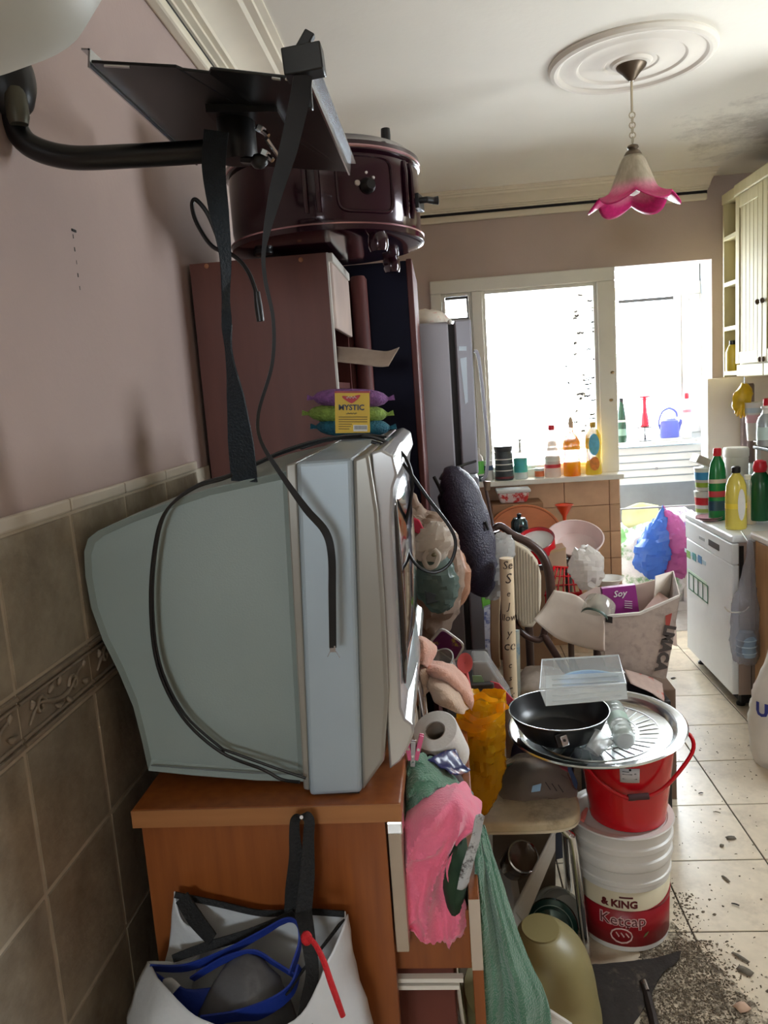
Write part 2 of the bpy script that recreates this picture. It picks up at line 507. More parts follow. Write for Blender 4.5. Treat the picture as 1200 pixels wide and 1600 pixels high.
# tiled parapet below the sill
MB().box(XL, pR + .004, YB - .010, YB - .002, 0, sz - .03).build('grout_bed', mat('tan_grout', (150, 112, 86), .8), wb_o, smooth=False)
tw, th = .262, .162
first = None
for j in range(7):
    for i in range(6):
        x1 = pR - i*tw - (.06 if True else 0); x0 = x1 - tw
        if i == 0: x1e = pR
        z1 = sz - .03 - j*th; z0 = max(0.0, z1 - th)
        if z1 - z0 < .03: continue
        if first is None:
            first = MB().box(-tw/2 + .0018, tw/2 - .0018, YB - .018, YB - .006, .0018, th - .0018).build('sill_wall_tile', m_sillwall, wb_o, smooth=False, bevel=.002, seg=1)
            first.location = ((x0 + x1)/2, 0, z0)
        else: dup(first, wb_o, ((x0 + x1)/2, 0, z1 - th))
    MB().box(pR - .058, pR, YB - .018, YB - .006, max(.0018, sz - .03 - (j+1)*th + .0018), sz - .03 - j*th - .0018).build('cut_tile', m_sillwall, wb_o, smooth=False, bevel=.002, seg=1)
# window 1: wide frame, a fixed pane and a slim side sash
w1 = thing('window_1', 'white framed inner window over the bottle sill', 'window', (0.4, YB, sz)); w1['kind'] = 'structure'; del w1['category']
wx0 = -.035; mx0, mx1 = at(736, 460, YB).x, at(752, 450, YB).x; sx0 = at(690, 470, YB).x
zt = 2.135; fr = MB()
fr.box(wx0, pR, YB - .03, YB + .09, zt, hz)
fr.box(wx0, sx0, YB - .03, YB + .09, sz, zt)
fr.box(mx0, mx1, YB - .03, YB + .09, sz, zt)
fr.box(pL, pR, YB - .03, YB + .15, sz - .03, zt)
fr.box(sx0, mx0, YB - .03, YB + .09, sz, sz + .06)
fr.box(mx1, pL, YB - .03, YB + .09, sz, sz + .05)
fr.build('window_frame', m_white, w1, smooth=False, bevel=.006)
bd = MB()
for (a, c2, zz0, zz1) in ((mx1, pL, sz + .05, zt), (sx0, mx0, sz + .06, zt)):
    bd.box(a, a + .018, YB - .005, YB + .05, zz0, zz1); bd.box(c2 - .018, c2, YB - .005, YB + .05, zz0, zz1)
    bd.box(a + .018, c2 - .018, YB - .005, YB + .05, zz1 - .018, zz1); bd.box(a + .018, c2 - .018, YB - .005, YB + .05, zz0, zz0 + .018)
bd.build('glazing_bead', m_white, w1, smooth=False, bevel=.003)
MB().box(mx1 + .018, pL - .018, YB + .018, YB + .024, sz + .068, zt - .018).build('pane', m_glass, w1, smooth=False)
MB().box(sx0 + .018, mx0 - .018, YB + .018, YB + .024, sz + .078, zt - .018).build('pane', m_glass, w1, smooth=False)
sb = MB(); a, c2 = sx0 + .02, mx0 - .02
sb.box(a, c2, YB - .012, YB + .01, zt - .035, zt - .02); sb.box(c2 - .008, c2, YB - .012, YB + .01, 1.75, zt - .02); sb.box(a, c2, YB + .03, YB + .05, 1.985, 2.0)
sb.build('sash_bar', mat('grey_sash', (70, 68, 66), .5), w1, smooth=False)
# scratches and paint runs on the pane
sc_ = MB()
for i in range(46):
    u = random.random()**1.6; px = 927 - u*45; py = random.uniform(455, 705); p = at(px, py, YB + .014); ln = random.uniform(.012, .05)*(1 - .5*u)
    q = [p, p + V3((ln*.5, 0, random.uniform(-.006, .008))), p + V3((ln, 0, random.uniform(-.006, .006)))]
    sc_.tube(q, random.uniform(.003, .006), n=5)
o = sc_.build('glass_scratches', mat('grey_smear', (40, 40, 38), .9), w1); o['kind'] = 'stuff'
MB().prism([(at(744, 748, YB-.12).x, YB - .15, sz - .028), (pR + .0, YB - .15, sz - .028), (pR + .0, YB - .0, sz - .028), (at(744, 748, YB-.12).x, YB - .0, sz - .028)], (0, 0, .03)).build('window_sill', m_white, w1, smooth=False, bevel=.006)
# small hooks on the post
hk = MB()
for (px, py) in ((957, 582), (955, 625)): 
    p = at(px, py, YB - .035); hk.ball(p, .012, .012, .009, n=8)
hk.build('latch', mat('aged_brass', (150, 128, 92), .4, .6), w1)

# cornices with their stepped mouldings, a dark strip standing for shade and slim rail below
def cornice(prof, a, c2, outdir, label, name):
    t = None
    mb = MB(); a = V3(a); c2 = V3(c2); od = V3(outdir)
    rows = [[p + od*u + V3((0, 0, w)) for (u, w) in prof] for p in (a, c2)]
    n = len(prof)
    mb.add(rows[0] + rows[1], [(i, i+1, n+i+1, n+i) for i in range(n-1)] + [tuple(range(n))[::-1], tuple(range(n, 2*n))])
    return struct(mb.build(name, m_cornice, smooth=True, angle=30), label)
prof = [(0, ZC), (.215, ZC), (.215, ZC - .006), (.195, ZC - .010), (.192, ZC - .016), (.17, ZC - .016), (.16, ZC - .024), (.13, ZC - .026), (.095, ZC - .036), (.07, ZC - .052), (.066, ZC - .06), (.05, ZC - .06), (.048, ZC - .066), (.03, ZC - .068), (.028, ZC - .074), (0, ZC - .074)]
cornice(prof, (XL - .008, 0.0, 0), (XL - .008, YB, 0), (1, 0, 0), 'moulded plaster cornice along the lilac wall', 'trim_1')
cornice(prof, (XL, YB, 0), (1.52, YB, 0), (0, -1, 0), 'moulded plaster cornice over the window wall', 'trim_2')
for nm_, bx1, bx2 in (('trim_3', (XL - .008, XL + .012, 0, YB, 2.552, 2.576), (XL - .008, XL + .026, 0, YB, 2.524, 2.553)), ('trim_4', (XL, 1.52, YB - .018, YB, 2.560, 2.576), (XL, 1.52, YB - .026, YB, 2.526, 2.561))):
    r = struct(MB().box(*bx2).build(nm_, m_cornice, smooth=False, bevel=.008), 'slim rail under the cornice ' + ('beside the wall bracket' if nm_ == 'trim_3' else 'above the window'))
    MB().box(*bx1).build('painted_shade_strip', m_dark, r, smooth=False)

# right wall, near room behind the photographer
struct(MB().box(XR, XR + .15, -2.8, 2.18, 0, ZC).box(XR, XR + .15, 2.7, 6.2, 0, ZC).box(XR, XR + .15, 2.18, 2.7, 0, 1.27).box(XR, XR + .15, 2.18, 2.7, 2.17, ZC).build('wall_right', m_plaster, smooth=False), 'lilac wall behind the kitchen cupboards')
struct(MB().box(-2.7, XL - .15, -.5, -.38, 0, ZC).build('wall_passage', m_plaster, smooth=False), 'wall beside the kitchen entrance')
struct(MB().box(-2.85, -2.7, -2.8, -.38, 0, ZC).build('wall_side', m_plaster, smooth=False), 'outer wall of the entrance room')
def rect_frame(a, c2, z0, z1, fn, w=.045):
    mb = MB()
    for q in ((a, a + w, z0, z1), (c2 - w, c2, z0, z1), (a + w, c2 - w, z0, z0 + w), (a + w, c2 - w, z1 - w, z1)): mb.box(*fn(*q))
    return mb
nw = MB(); nw.box(-2.7, -.95, -2.8, -2.65, 0, ZC); nw.box(-.05, XR, -2.8, -2.65, 0, ZC); nw.box(-.95, -.05, -2.8, -2.65, 0, 1.52); nw.box(-.95, -.05, -2.8, -2.65, 2.08, ZC)
struct(nw.build('wall_near', m_plaster, smooth=False), 'wall with a small added window behind the photographer')
struct(rect_frame(-.95, -.05, 1.52, 2.08, lambda a, c2, z0, z1: (a, c2, -2.76, -2.7, z0, z1)).build('window_added_near', m_pvc, smooth=False, bevel=.006), 'small unseen window added behind the photographer for front light')  # unseen window added for light from behind the photographer
struct(rect_frame(2.18, 2.7, 1.27, 2.17, lambda a, c2, z0, z1: (XR + .04, XR + .10, a, c2, z0, z1)).build('window_added_side', m_pvc, smooth=False, bevel=.006), 'unseen white framed window added in the side wall for more daylight')  # unseen window added to bring more daylight onto walls and ceiling

# balcony beyond the doorway
struct(MB().box(-1.0, XR + .15, YB + .15, 6.2, -.06, 0).build('floor_balcony', m_concrete, smooth=False), 'grey balcony floor beyond the doorway')
struct(MB().box(-1.0, XR, 6.0, 6.15, 0, .80).box(-1.0, -.12, 5.96, 6.15, .80, ZC).build('wall_balcony', mat('balcony_grey', (150, 150, 150), .8), smooth=False), 'grey balcony parapet beyond the doorway, with an added part that blocks sky light')  # full-height piece at the unseen end added to cut sky light
struct(MB().box(XR - .02, XR, YB + .15, 6.0, 0, ZC).build('wall_balcony_side', m_bluewhite, smooth=False), 'pale blue-white side wall of the balcony')
struct(MB().box(-1.15, -1.0, YB + .15, 6.2, 0, ZC).build('wall_balcony_end', m_bluewhite, smooth=False), 'far end wall of the balcony')
w2 = thing('window_2', 'white plastic balcony window with transom lights', 'window', (.5, 6.0, 1.12)); w2['kind'] = 'structure'; del w2['category']
zsb = 1.115; fr = MB()
tz0, tz1 = at(1010, 466, 6.0).z, at(1010, 446, 6.0).z
mlx0, mlx1 = at(1049, 560, 6.0).x, at(1063, 560, 6.0).x; rx0 = at(1099, 560, 6.0).x
fr.box(-.12, XR - .02, 5.96, 6.06, zsb - .02, zsb + .03); fr.box(-.12, XR - .02, 5.96, 6.06, 2.44, ZC)
fr.box(-.12, XR - .02, 5.965, 6.055, tz0, tz1)
for x in (-.12,): fr.box(x, x + .07, 5.962, 6.058, zsb + .03, 2.44)
fr.box(mlx0, mlx1, 5.962, 6.058, zsb + .03, 2.44); fr.box(rx0, XR - .02, 5.962, 6.058, zsb + .03, 2.44)
fr.box(1.0, 1.08, 5.962, 6.058, zsb + .03, 2.44)
fr.build('window_frame', m_pvc, w2, smooth=False, bevel=.005)
rs = MB(); a, c2 = mlx1, rx0
for q in ((a, a + .05, zsb + .03, tz0), (c2 - .04, c2, zsb + .03, tz0)): rs.box(q[0], q[1], 5.945, 5.985, q[2] + .001, q[3] - .001)
rs.box(a + .05, c2 - .04, 5.945, 5.985, tz0 - .05, tz0 - .001); rs.box(a + .05, c2 - .04, 5.945, 5.985, zsb + .031, zsb + .08)
rs.build('sash', m_pvc, w2, smooth=False, bevel=.005)
MB().box(at(966, 470, 5.95).x, mlx0, 5.935, 5.96, tz0 - .028, tz0 - .006).build('blind_rail', mat('dark_rail', (60, 58, 56), .5), w2, smooth=False)
hd = MB(); p = at(1056, 590, 5.955); hd.box(p.x - .012, p.x + .012, 5.94, 5.96, p.z - .06, p.z + .06); hd.box(p.x - .01, p.x + .01, 5.92, 5.945, p.z - .1, p.z + .02)
hd.build('handle', m_pvc, w2, smooth=False, bevel=.004)
for a, c2 in ((-.05, 1.0), (1.08, mlx0), (mlx1, rx0)):
    MB().box(a, c2, 6.01, 6.016, zsb + .03, tz0).build('pane', m_glass, w2, smooth=False)
    MB().box(a, c2, 6.01, 6.016, tz1, 2.44).build('pane', m_glass, w2, smooth=False)
MB().box(-1.0, at(1086, 690, 5.85).x, 5.78, 5.99, zsb - .03, zsb - .005).build('window_sill', m_pvc, w2, smooth=False, bevel=.006)
# louvred drawer-like panel below the balcony sill
lp = thing('louvred_panel', 'white slatted plastic panel under the balcony window sill', 'panel', (1.55, 5.9, .8))
lx0, lx1 = at(958, 720, 5.88).x, at(1097, 720, 5.88).x; lz0, lz1 = at(1030, 755, 5.85).z, at(1030, 697, 5.85).z
MB().box(lx0, lx1, 5.86, 5.985, lz0, lz1).build('panel_body', m_bluewhite, lp, smooth=False)
n = 5; hgt = (lz1 - lz0)/n
s0 = None
for i in range(n):
    z = lz0 + i*hgt
    if s0 is None:
        s0 = MB().prism([(lx0, 5.86, .003), (lx0, 5.835, .006), (lx0, 5.848, hgt - .004), (lx0, 5.86, hgt - .004)], (lx1 - lx0, 0, 0)).build('slat', m_pvc, lp, smooth=False); base = s0.location.copy(); s0.location = base + V3((0, 0, z))
    else: dup(s0, lp, base + V3((0, 0, z)))
p = at(1026, 732, 5.835); MB().ball(p, .01, .008, .01, n=8).build('knob', mat('grey_knob', (150, 150, 155), .4), lp)
# ------------------------------------------------------------------ materials of the things
m_black = mat('black_plastic', (11, 11, 12), 0.4, var=0.2)
m_blackmet = mat('black_painted_metal', (7, 7, 9), 0.35, var=0.15)
m_strap = mat('dark_teal_webbing', (12, 24, 32), 0.7, var=0.25, scale=60, bump=0.4, bscale=250)
m_steel = mat('bright_steel', (200, 204, 208), 0.22, 1.0, var=0.05)
m_chrome = mat('chrome', (215, 218, 222), 0.12, 1.0, var=0.03)
m_tvgrey = mat('tv_shell_grey', (138, 150, 145), 0.5, var=0.04, scale=5, bump=0.05, bscale=300)
m_tvsil = mat('tv_bezel_silver_blue', (160, 174, 182), 0.4, 0.15, var=0.04, scale=4)
m_tvstrip = mat('tv_strip_taupe', (150, 148, 140), 0.3, 0.35, var=0.05)
m_tvfront = mat('tv_front_silver', (190, 192, 192), 0.18, 0.6, var=0.04)
m_screen = mat('tv_tube_glass', (26, 30, 30), 0.04, var=0.0, coat=1.0)
m_wood = mat('orange_beech_laminate', (150, 84, 36), 0.4, rgb2=(128, 68, 28), scale=4, stretch=(14, 14, 1), detail=8)
m_woodedge = mat('beech_edge_band', (166, 112, 66), 0.4, rgb2=(150, 98, 56), scale=5, stretch=(1, 1, 10))
m_brown = mat('brown_cabinet_laminate', (112, 60, 46), 0.5, rgb2=(98, 50, 38), scale=3, stretch=(8, 8, 1), detail=8)
m_mahog = mat('mahogany_veneer', (92, 40, 36), 0.6, rgb2=(70, 28, 28), scale=4, stretch=(10, 10, 1), detail=8)
m_backlit_side = mat('backlit_side_dark_blue', (14, 16, 36), 0.7, var=0.2, spec=0.2)
m_oven = mat('plum_enamel', (44, 11, 28), 0.16, 0.25, var=0.12, coat=0.6)
m_beige = mat('beige_laminate', (176, 160, 140), 0.45, var=0.06)

# ------------------------------------------------------------------ television wall bracket
bk = thing('tv_bracket', 'black metal television bracket with an empty tilted plate on the lilac wall', 'wall bracket', (XL, 1.19, 2.05))
cvr = MB(); cc = at(8, 128, 1.19); cc.x = XL - .006
Mx = Matrix(((0, 0, 1), (1, 0, 0), (0, 1, 0)))
cvr.lathe([(.046, 0), (.046, .008), (.044, .02), (.036, .034), (.022, .043), (.001, .046)], cc, 24, Mx, sx=.8, sy=1.25)
cvr.build('wall_cover', m_black, bk)
ap = [cc + V3((.02, 0, .03)), at(18, 150, 1.19), at(24, 195, 1.19), at(48, 228, 1.19), at(110, 246, 1.2), at(200, 244, 1.22), at(300, 238, 1.25), at(372, 232, 1.27)]
MB().tube(ap, .0175, n=14, smooth=8).build('swing_arm', m_blackmet, bk)
p = at(27, 172, 1.172); MB().lathe([(.013, -.02), (.016, -.01), (.016, .02), (.012, .03)], p, 14).build('pivot_sleeve', mat('dull_olive_steel', (88, 86, 74), .45, .7), bk)
# plate: corners found along the room's depth, tilting down towards the kitchen
NL, NR = at(142, 98, 1.10), at(482, 126, 1.12)
yF = 1.57
u = NR - NL; u.y = 0
FLc, FRc = NL + V3((0, yF - NL.y, 0)), NR + V3((0, yF - NR.y, 0))
nrm = u.normalized().cross(V3((0, 1, 0))).normalized()
if nrm.z < 0: nrm = -nrm
pl = MB(); notch = .16
th = .004
c0, c1 = NL + u*.40, NL + u*.56
poly = [NL, c0, c0 + V3((.006, .012, 0)), c1 + V3((-.006, .012, 0)), c1, NR, FRc, FLc]
pl.prism(poly, nrm*th)
pl.build('tray_plate', m_blackmet, bk, smooth=False, bevel=.001, seg=1)
for nm_, A, B, mt in (('side_lip', NL, FLc, m_steel), ('side_lip', NR, FRc, m_steel)):
    l = MB(); w = V3((0, 0, 1))
    l.prism([A - u.normalized()*.002, B - u.normalized()*.002, B - u.normalized()*.002 - nrm*.0, A - u.normalized()*.002], u.normalized()*.004) if False else None
    s_ = -1 if A is NL else 1
    l.obox((A + B)/2 + u.normalized()*.003*s_ + nrm*.006, u.normalized()*.0015, (B - A)/2, nrm*.012)
    l.obox((A + B)/2 + u.normalized()*.008*s_ + nrm*.017, u.normalized()*.006, (B - A)/2, nrm*.0012)
    l.build(nm_, mt, bk, smooth=False)
hub = MB(); hp = at(372, 232, 1.27)
hub.lathe([(.028, -.02), (.03, -.015), (.03, .05), (.026, .055)], hp, 20)
hub.obox(hp + V3((.02, .02, .045)), (.055, 0, -.005), (0, .06, 0), (0, 0, .006))
hub.build('pivot_hub', m_black, bk)
for (a, c2) in (((340, 112), (379, 160)), ((416, 216), (441, 252))):
    A, B = at(*a, 1.2), at(*c2, 1.26); MB().tube([A, B], .0035, n=6).build('slot_edge', m_steel, bk)
for (px, py) in ((407, 202), (414, 240)):
    bl = MB(); p = at(px, py, 1.235); bl.lathe([(.008, -.004), (.008, .004)], p, 6, Matrix.Rotation(.5, 3, 'Y')); bl.tube([p, p + V3((.012, -.004, -.012))], .004, n=6)
    bl.build('bolt', m_chrome, bk)
kn = MB(); p = at(405, 252, 1.235); kn.ball(p, .014, .012, .012, n=10); kn.tube([p, p + V3((-.03, .02, .01))], .006, n=6); kn.build('wing_knob', m_black, bk)
ck = MB(); p = at(475, 98, 1.08)
ck.obox(p, (.026, 0, .002), (0, .016, 0), (-.001, 0, .017)); ck.obox(p + V3((.004, -.008, .02)), (.009, 0, .012), (0, .006, 0), (-.006, 0, .004)); ck.tube([p + V3((.004, -.006, .01)), at(490, 70, 1.075)], [.008, .005], n=8)
ck.obox(p + V3((.0, .01, -.03)), (.006, 0, 0), (0, .006, 0), (0, 0, .025))
ck.build('clamp', m_black, bk, bevel=.002)
# bright wire tabs along the near lip
for (a, c2) in (((163, 103), (203, 105)), ((425, 122), (438, 124)), ((446, 124), (462, 126))):
    MB().tube([at(*a, 1.096), at(*c2, 1.096)], .0018, n=5).build('wire_tab', m_steel, bk)

# webbing strap hanging from the bracket to the television
st = MB(); pts = [at(338, 205, 1.20), at(334, 262, 1.19), at(342, 330, 1.19), at(352, 400, 1.19), at(353, 470, 1.19), at(357, 545, 1.19), at(368, 620, 1.19), at(376, 690, 1.20), at(382, 752, 1.22)]
wd = [.036, .035, .030, .019, .014, .018, .034, .044, .044]
dr = [(1, .2, 0), (1, .3, 0), (1, .5, 0), (1, .9, 0), (.7, 1, 0), (.8, -.8, 0), (1, -.5, 0), (1, -.25, 0), (1, -.1, 0)]
st.ribbon(pts, wd, dr, .003, 8)
recenter(tag(st.build('webbing_strap', m_strap), 'dark teal webbing strap hanging twisted from the bracket onto the television', 'strap'))
# flat aerial lead hanging off the bracket clamp
fl = MB(); pts = [at(474, 116, 1.075), at(466, 165, 1.08), at(450, 235, 1.08), at(430, 305, 1.08), at(413, 385, 1.08), at(414, 435, 1.08), at(427, 500, 1.08), at(425, 570, 1.08), at(404, 645, 1.08), at(408, 690, 1.09), at(440, 742, 1.10), at(478, 795, 1.11), at(508, 830, 1.12), at(518, 868, 1.12), at(519, 930, 1.12), at(520, 1012, 1.12)]
wd = [.024, .026, .024, .018, .006, .0055, .005, .005, .0045, .005, .0075, .011, .012, .0115, .0115, .011]
fl.ribbon(pts, wd, (1, .25, .25), .0028, 6)
fo = tag(fl.build('flat_cable', mat('black_rubber_lead', (18, 22, 24), .3, var=.2)), 'flat black aerial lead dangling from the bracket clamp in front of the television', 'cable'); recenter(fo)
fe = MB(); e = at(520, 1014, 1.12); fe.obox(e, (.0045, 0, 0), (0, .001, 0), (0, 0, .005)); fe.tube([e + V3((-.004, 0, -.003)), e + V3((-.009, -.001, -.012))], .0006, n=5); fe.tube([e + V3((.004, 0, -.003)), e + V3((.01, -.001, -.014))], .0006, n=5)
fe.build('stripped_end', m_steel, fo)
# looped mains lead with plug
lc = MB(); pts = [at(342, 376, 1.24), at(325, 335, 1.24), at(306, 312, 1.24), at(300, 322, 1.24), at(308, 350, 1.24), at(332, 385, 1.23), at(366, 400, 1.22), at(388, 425, 1.215), at(402, 462, 1.21)]
lc.tube(pts, .0035, n=7, smooth=6)
lo = tag(lc.build('looped_cable', m_black), 'short black lead looped over the strap with a plug end against the brown cabinet', 'cable'); recenter(lo)
MB().tube([at(401, 456, 1.21), at(404, 480, 1.21), at(407, 502, 1.21)], [.005, .0065, .006], n=10).build('plug_end', m_black, lo)

# ------------------------------------------------------------------ television
tv = thing('tv', 'grey bulky tube television seen side-on standing on the wooden cabinet', 'television', (-.3, 1.5, .915))
YN, YFar = 1.18, 1.93
def pxz(px, py, Y): p = at(px, py, Y); return (p.x, p.z)
YS = 1.215
prof = [(452, 735), (330, 762), (270, 782), (200, 808), (152, 830), (137, 842), (131, 862), (133, 900), (142, 950), (160, 1000), (185, 1050), (208, 1105), (222, 1160), (232, 1205), (300, 1212), (400, 1220), (478, 1222)]
P0 = [pxz(a, c2, YS) for a, c2 in prof]
ctr = (sum(q[0] for q in P0)/len(P0), sum(q[1] for q in P0)/len(P0))
rows = []
for Y, s_ in ((YS + .012, .94), (YS + .004, .975), (YS, .995), (YS + .001, 1.0), (YS + .05, 1.006), (YFar - .09, 1.006), (YFar - .04, 1.0), (YFar - .03, .94)):
    rows.append([V3((max(XL + .006, min(-.245, ctr[0] + (x - ctr[0])*s_)), Y, ctr[1] + (z - ctr[1])*s_)) for x, z in P0])
sh = MB(); sh.grid(rows, wrap=True); n = len(P0); sh.f.append(tuple(range(n))); sh.f.append(tuple(range((len(rows)-1)*n, len(rows)*n))[::-1])
shell = sh.build('rear_shell', m_tvgrey, tv, angle=28)
# vent ribs and seam on the rear shell
sm = MB(); sm.tube([at(236, 1196, YS - .001), at(300, 1201, YS - .001), at(400, 1208, YS - .001), at(474, 1210, YS - .001)], .0012, n=5)
sm.build('shell_seam', mat('seam_grey', (90, 96, 96), .6), shell)
bz = MB(); A = [pxz(462, 722, YN), pxz(551, 716, YN), pxz(566, 1240, YN), pxz(483, 1245, YN)]
bz.prism([(A[i][0], YN, A[i][1]) for i in range(4)], (0, YFar - YN, 0))
bz.build('bezel_case', m_tvsil, tv, smooth=False, bevel=.008, seg=3)
gs = MB(); B = [pxz(446, 726, YN + .008), pxz(463, 722, YN + .008), pxz(484, 1236, YN + .008), pxz(474, 1234, YN + .008)]
gs.prism([(q[0], YN + .008, q[1]) for q in B], (0, YFar - YN - .016, 0))
gs.build('back_strip', m_tvstrip, tv, smooth=False, bevel=.003)
# front frame: bowed silver mask, screen glass, pedestal lip
F = [(551, 716), (576, 708), (590, 800), (600, 950), (606, 1090), (600, 1190), (566, 1238)]
F = [pxz(a, c2, YN + .004) for a, c2 in F]
ff = MB(); ff.prism([(q[0], YN + .004, q[1]) for q in F], (0, YFar - YN - .008, 0))
ff.build('front_mask', m_tvstrip, tv, smooth=True, bevel=.006, angle=25)
mk = MB()
xf = [(-.118, 1.508), (-.100, 1.512), (-.082, 1.50), (-.078, 1.47), (-.086, 1.45), (-.092, 1.40), (-.094, 1.30), (-.096, 1.15), (-.098, 1.08), (-.092, 1.06), (-.080, 1.05), (-.079, 1.035), (-.09, 1.01), (-.105, .985), (-.125, .97)]
mk.prism([(x, YN + .03, z) for x, z in xf], (0, YFar - YN - .06, 0))
mk.build('front_frame', m_tvfront, tv, smooth=True, bevel=.004, angle=25)
sg = MB(); rows = []
for i in range(9):
    v_ = i/8; z = 1.095 + v_*.355
    rows.append([V3((-.094 + .018*(1 - (2*t/12 - 1)**2)*(1 - (2*v_ - 1)**2)**.5 + .0, YN + .10 + (YFar - YN - .2)*t/12, z)) for t in range(13)])
sg.grid(rows); sg.build('screen', m_screen, tv, solid=.004)
lp_ = MB(); rows = []
for i in range(7):
    a = i/6; rows.append([V3((-.108 + .026*math.sin(PI*(j/14))**.6*(.25 + .75*math.sin(PI*a)), YN + .06 + (YFar - YN - .12)*j/14, .985 + .11*a)) for j in range(15)])
lp_.grid(rows); lp_.build('speaker_lip', mat('pale_silver_grille', (176, 190, 196), .25, .5), tv, solid=.004)
MB().box(A[3][0] + .006, A[2][0] - .006, YN + .01, YFar - .01, .941, A[3][1] + .008).build('foot_rail', m_black, tv, smooth=False)
# cable lying over the television
cb = MB(); pts = [at(600, 686, 1.45), at(560, 683, 1.42), at(500, 690, 1.36), at(440, 708, 1.30), at(385, 733, 1.240), at(350, 748, 1.212), at(305, 762, 1.202), at(262, 795, 1.196), at(243, 845, 1.196), at(235, 940, 1.196), at(246, 1040, 1.196), at(285, 1120, 1.196), at(345, 1175, 1.194), at(410, 1202, 1.178), at(440, 1218, 1.172), at(468, 1222, 1.165)]
cb.tube(pts, .0028, n=7, smooth=6)
pts2 = [p + V3((.004, .001, .004)) for p in pts[:-3]] + [at(352, 1172, 1.192), at(430, 1200, 1.182), at(478, 1216, 1.176)]
cb.tube(pts2, .0024, n=7, smooth=6)
recenter(tag(cb.build('draped_cable', m_black), 'twin black cable draped round the grey side of the television', 'cable'))
cb = MB(); pts = [at(470, 700, 1.34), at(530, 683, 1.42), at(585, 684, 1.42), at(628, 708, 1.42), at(644, 745, 1.42), at(641, 785, 1.42), at(633, 825, 1.42), at(638, 862, 1.42), at(655, 886, 1.42), at(680, 894, 1.42), at(703, 880, 1.42), at(712, 850, 1.42), at(702, 822, 1.42), at(670, 780, 1.42), at(640, 738, 1.42), at(612, 702, 1.42), at(580, 690, 1.42)]
cb.tube(pts, .0034, n=8, smooth=6)
recenter(tag(cb.build('power_cable', m_black), 'black cord hanging in a loop off the television\'s front top corner', 'cable'))

# ------------------------------------------------------------------ wooden television cabinet with open drawer
tc_ = thing('tv_cabinet', 'orange-brown wooden cabinet under the television with one drawer pulled out', 'cabinet', (-.33, 1.5, 0))
SY0, SY1 = 1.17, 1.97
MB().box(-.558, -.105, SY0 - .015, SY1, .909, .9405).build('top_board', m_wood, tc_, smooth=False, bevel=.003)
MB().box(-.558, -.105, SY0 - .0165, SY0 - .0145, .909, .9395).build('top_edge_band', m_woodedge, tc_, smooth=False)
MB().box(-.55, -.135, SY0, SY0 + .02, 0, .909).build('side_panel', m_wood, tc_, smooth=False)
MB().box(-.55, -.135, SY1 - .03, SY1 - .01, 0, .909).build('side_panel', m_wood, tc_, smooth=False)
MB().box(-.55, -.535, SY0 + .02, SY1 - .03, 0, .909).build('back_panel', m_wood, tc_, smooth=False)
for (z0, z1) in ((.05, .07), (.33, .35), (.745, .76)): MB().box(-.535, -.14, SY0 + .02, SY1 - .03, z0, z1).build('shelf', m_wood, tc_, smooth=False)
d1 = MB().box(-.132, -.110, SY0 + .005, SY1 - .02, .655, .898).build('drawer_front', m_beige, tc_, smooth=False, bevel=.002)
MB().box(-.134, -.106, SY0 + .003, SY0 + .04, .874, .897).build('handle', m_chrome, d1, smooth=False, bevel=.003)
dr_ = MB().box(-.005, .014, SY0 + .03, SY1 - .02, .40, .735).build('drawer_front', m_wood, tc_, smooth=False, bevel=.002)
MB().box(-.0052, .0142, SY0 + .0285, SY0 + .031, .60, .734).build('edge_band', mat('pale_edge_band', (198, 184, 166), .5), dr_, smooth=False)
dx = MB(); dx.box(-.5, -.006, SY0 + .05, SY0 + .064, .587, .70); dx.box(-.5, -.006, SY1 - .054, SY1 - .04, .587, .70); dx.box(-.5, -.006, SY0 + .064, SY1 - .054, .587, .597); dx.box(-.515, -.5, SY0 + .05, SY1 - .04, .587, .70)
dx.build('drawer_box', m_wood, tc_, smooth=False)
MB().box(-.5, -.022, SY0 + .036, SY0 + .049, .570, .578).build('drawer_rail', m_white, tc_, smooth=False)
MB().box(-.5, -.03, SY0 + .036, SY0 + .049, .556, .564).build('drawer_rail', m_white, tc_, smooth=False)
# reddish carton low inside the cabinet
ib = MB(); ib.box(-.30, -.04, 1.30, 1.52, .352, .53)
tag(recenter(ib.build('shoe_carton', mat('dull_red_card', (110, 56, 44), .7), smooth=False, bevel=.003)), 'dull red carton on the shelf under the open drawer', 'box')

# ------------------------------------------------------------------ tall brown cupboard
cu = thing('tall_cupboard', 'tall brown laminate cupboard with open shelves behind the television', 'cupboard', (-.44, 2.13, 0))
CY0, CY1, CXF, CZ = 1.98, 2.34, -.268, 1.955
MB().box(XL + .002, CXF, CY0, CY0 + .018, 0, CZ).build('side_panel', m_brown, cu, smooth=False)
MB().box(XL + .002, CXF, CY1 - .018, CY1, 0, CZ).build('side_panel', m_mahog, cu, smooth=False)
MB().box(XL + .002, CXF, CY0 + .018, CY1 - .018, CZ - .018, CZ).build('top_panel', m_brown, cu, smooth=False)
MB().box(XL + .002, XL + .012, CY0 + .018, CY1 - .018, .0, CZ - .018).build('back_panel', m_mahog, cu, smooth=False)
for z in (.05, .5, .95, 1.30, 1.62): MB().box(XL + .012, CXF - .005, CY0 + .018, CY1 - .018, z, z + .016).build('shelf', m_mahog, cu, smooth=False)
m_pale = mat('pale_edge', (206, 202, 194), .4)
MB().box(CXF, CXF + .005, CY0, CY0 + .018, 0, CZ).build('front_edge', m_pale, cu, smooth=False)
MB().box(CXF, CXF + .012, CY0 + .018, CY1, CZ - .185, CZ - .022).build('fascia_panel', mat('pale_pink_fascia', (206, 186, 176), .35), cu, smooth=False, bevel=.003)
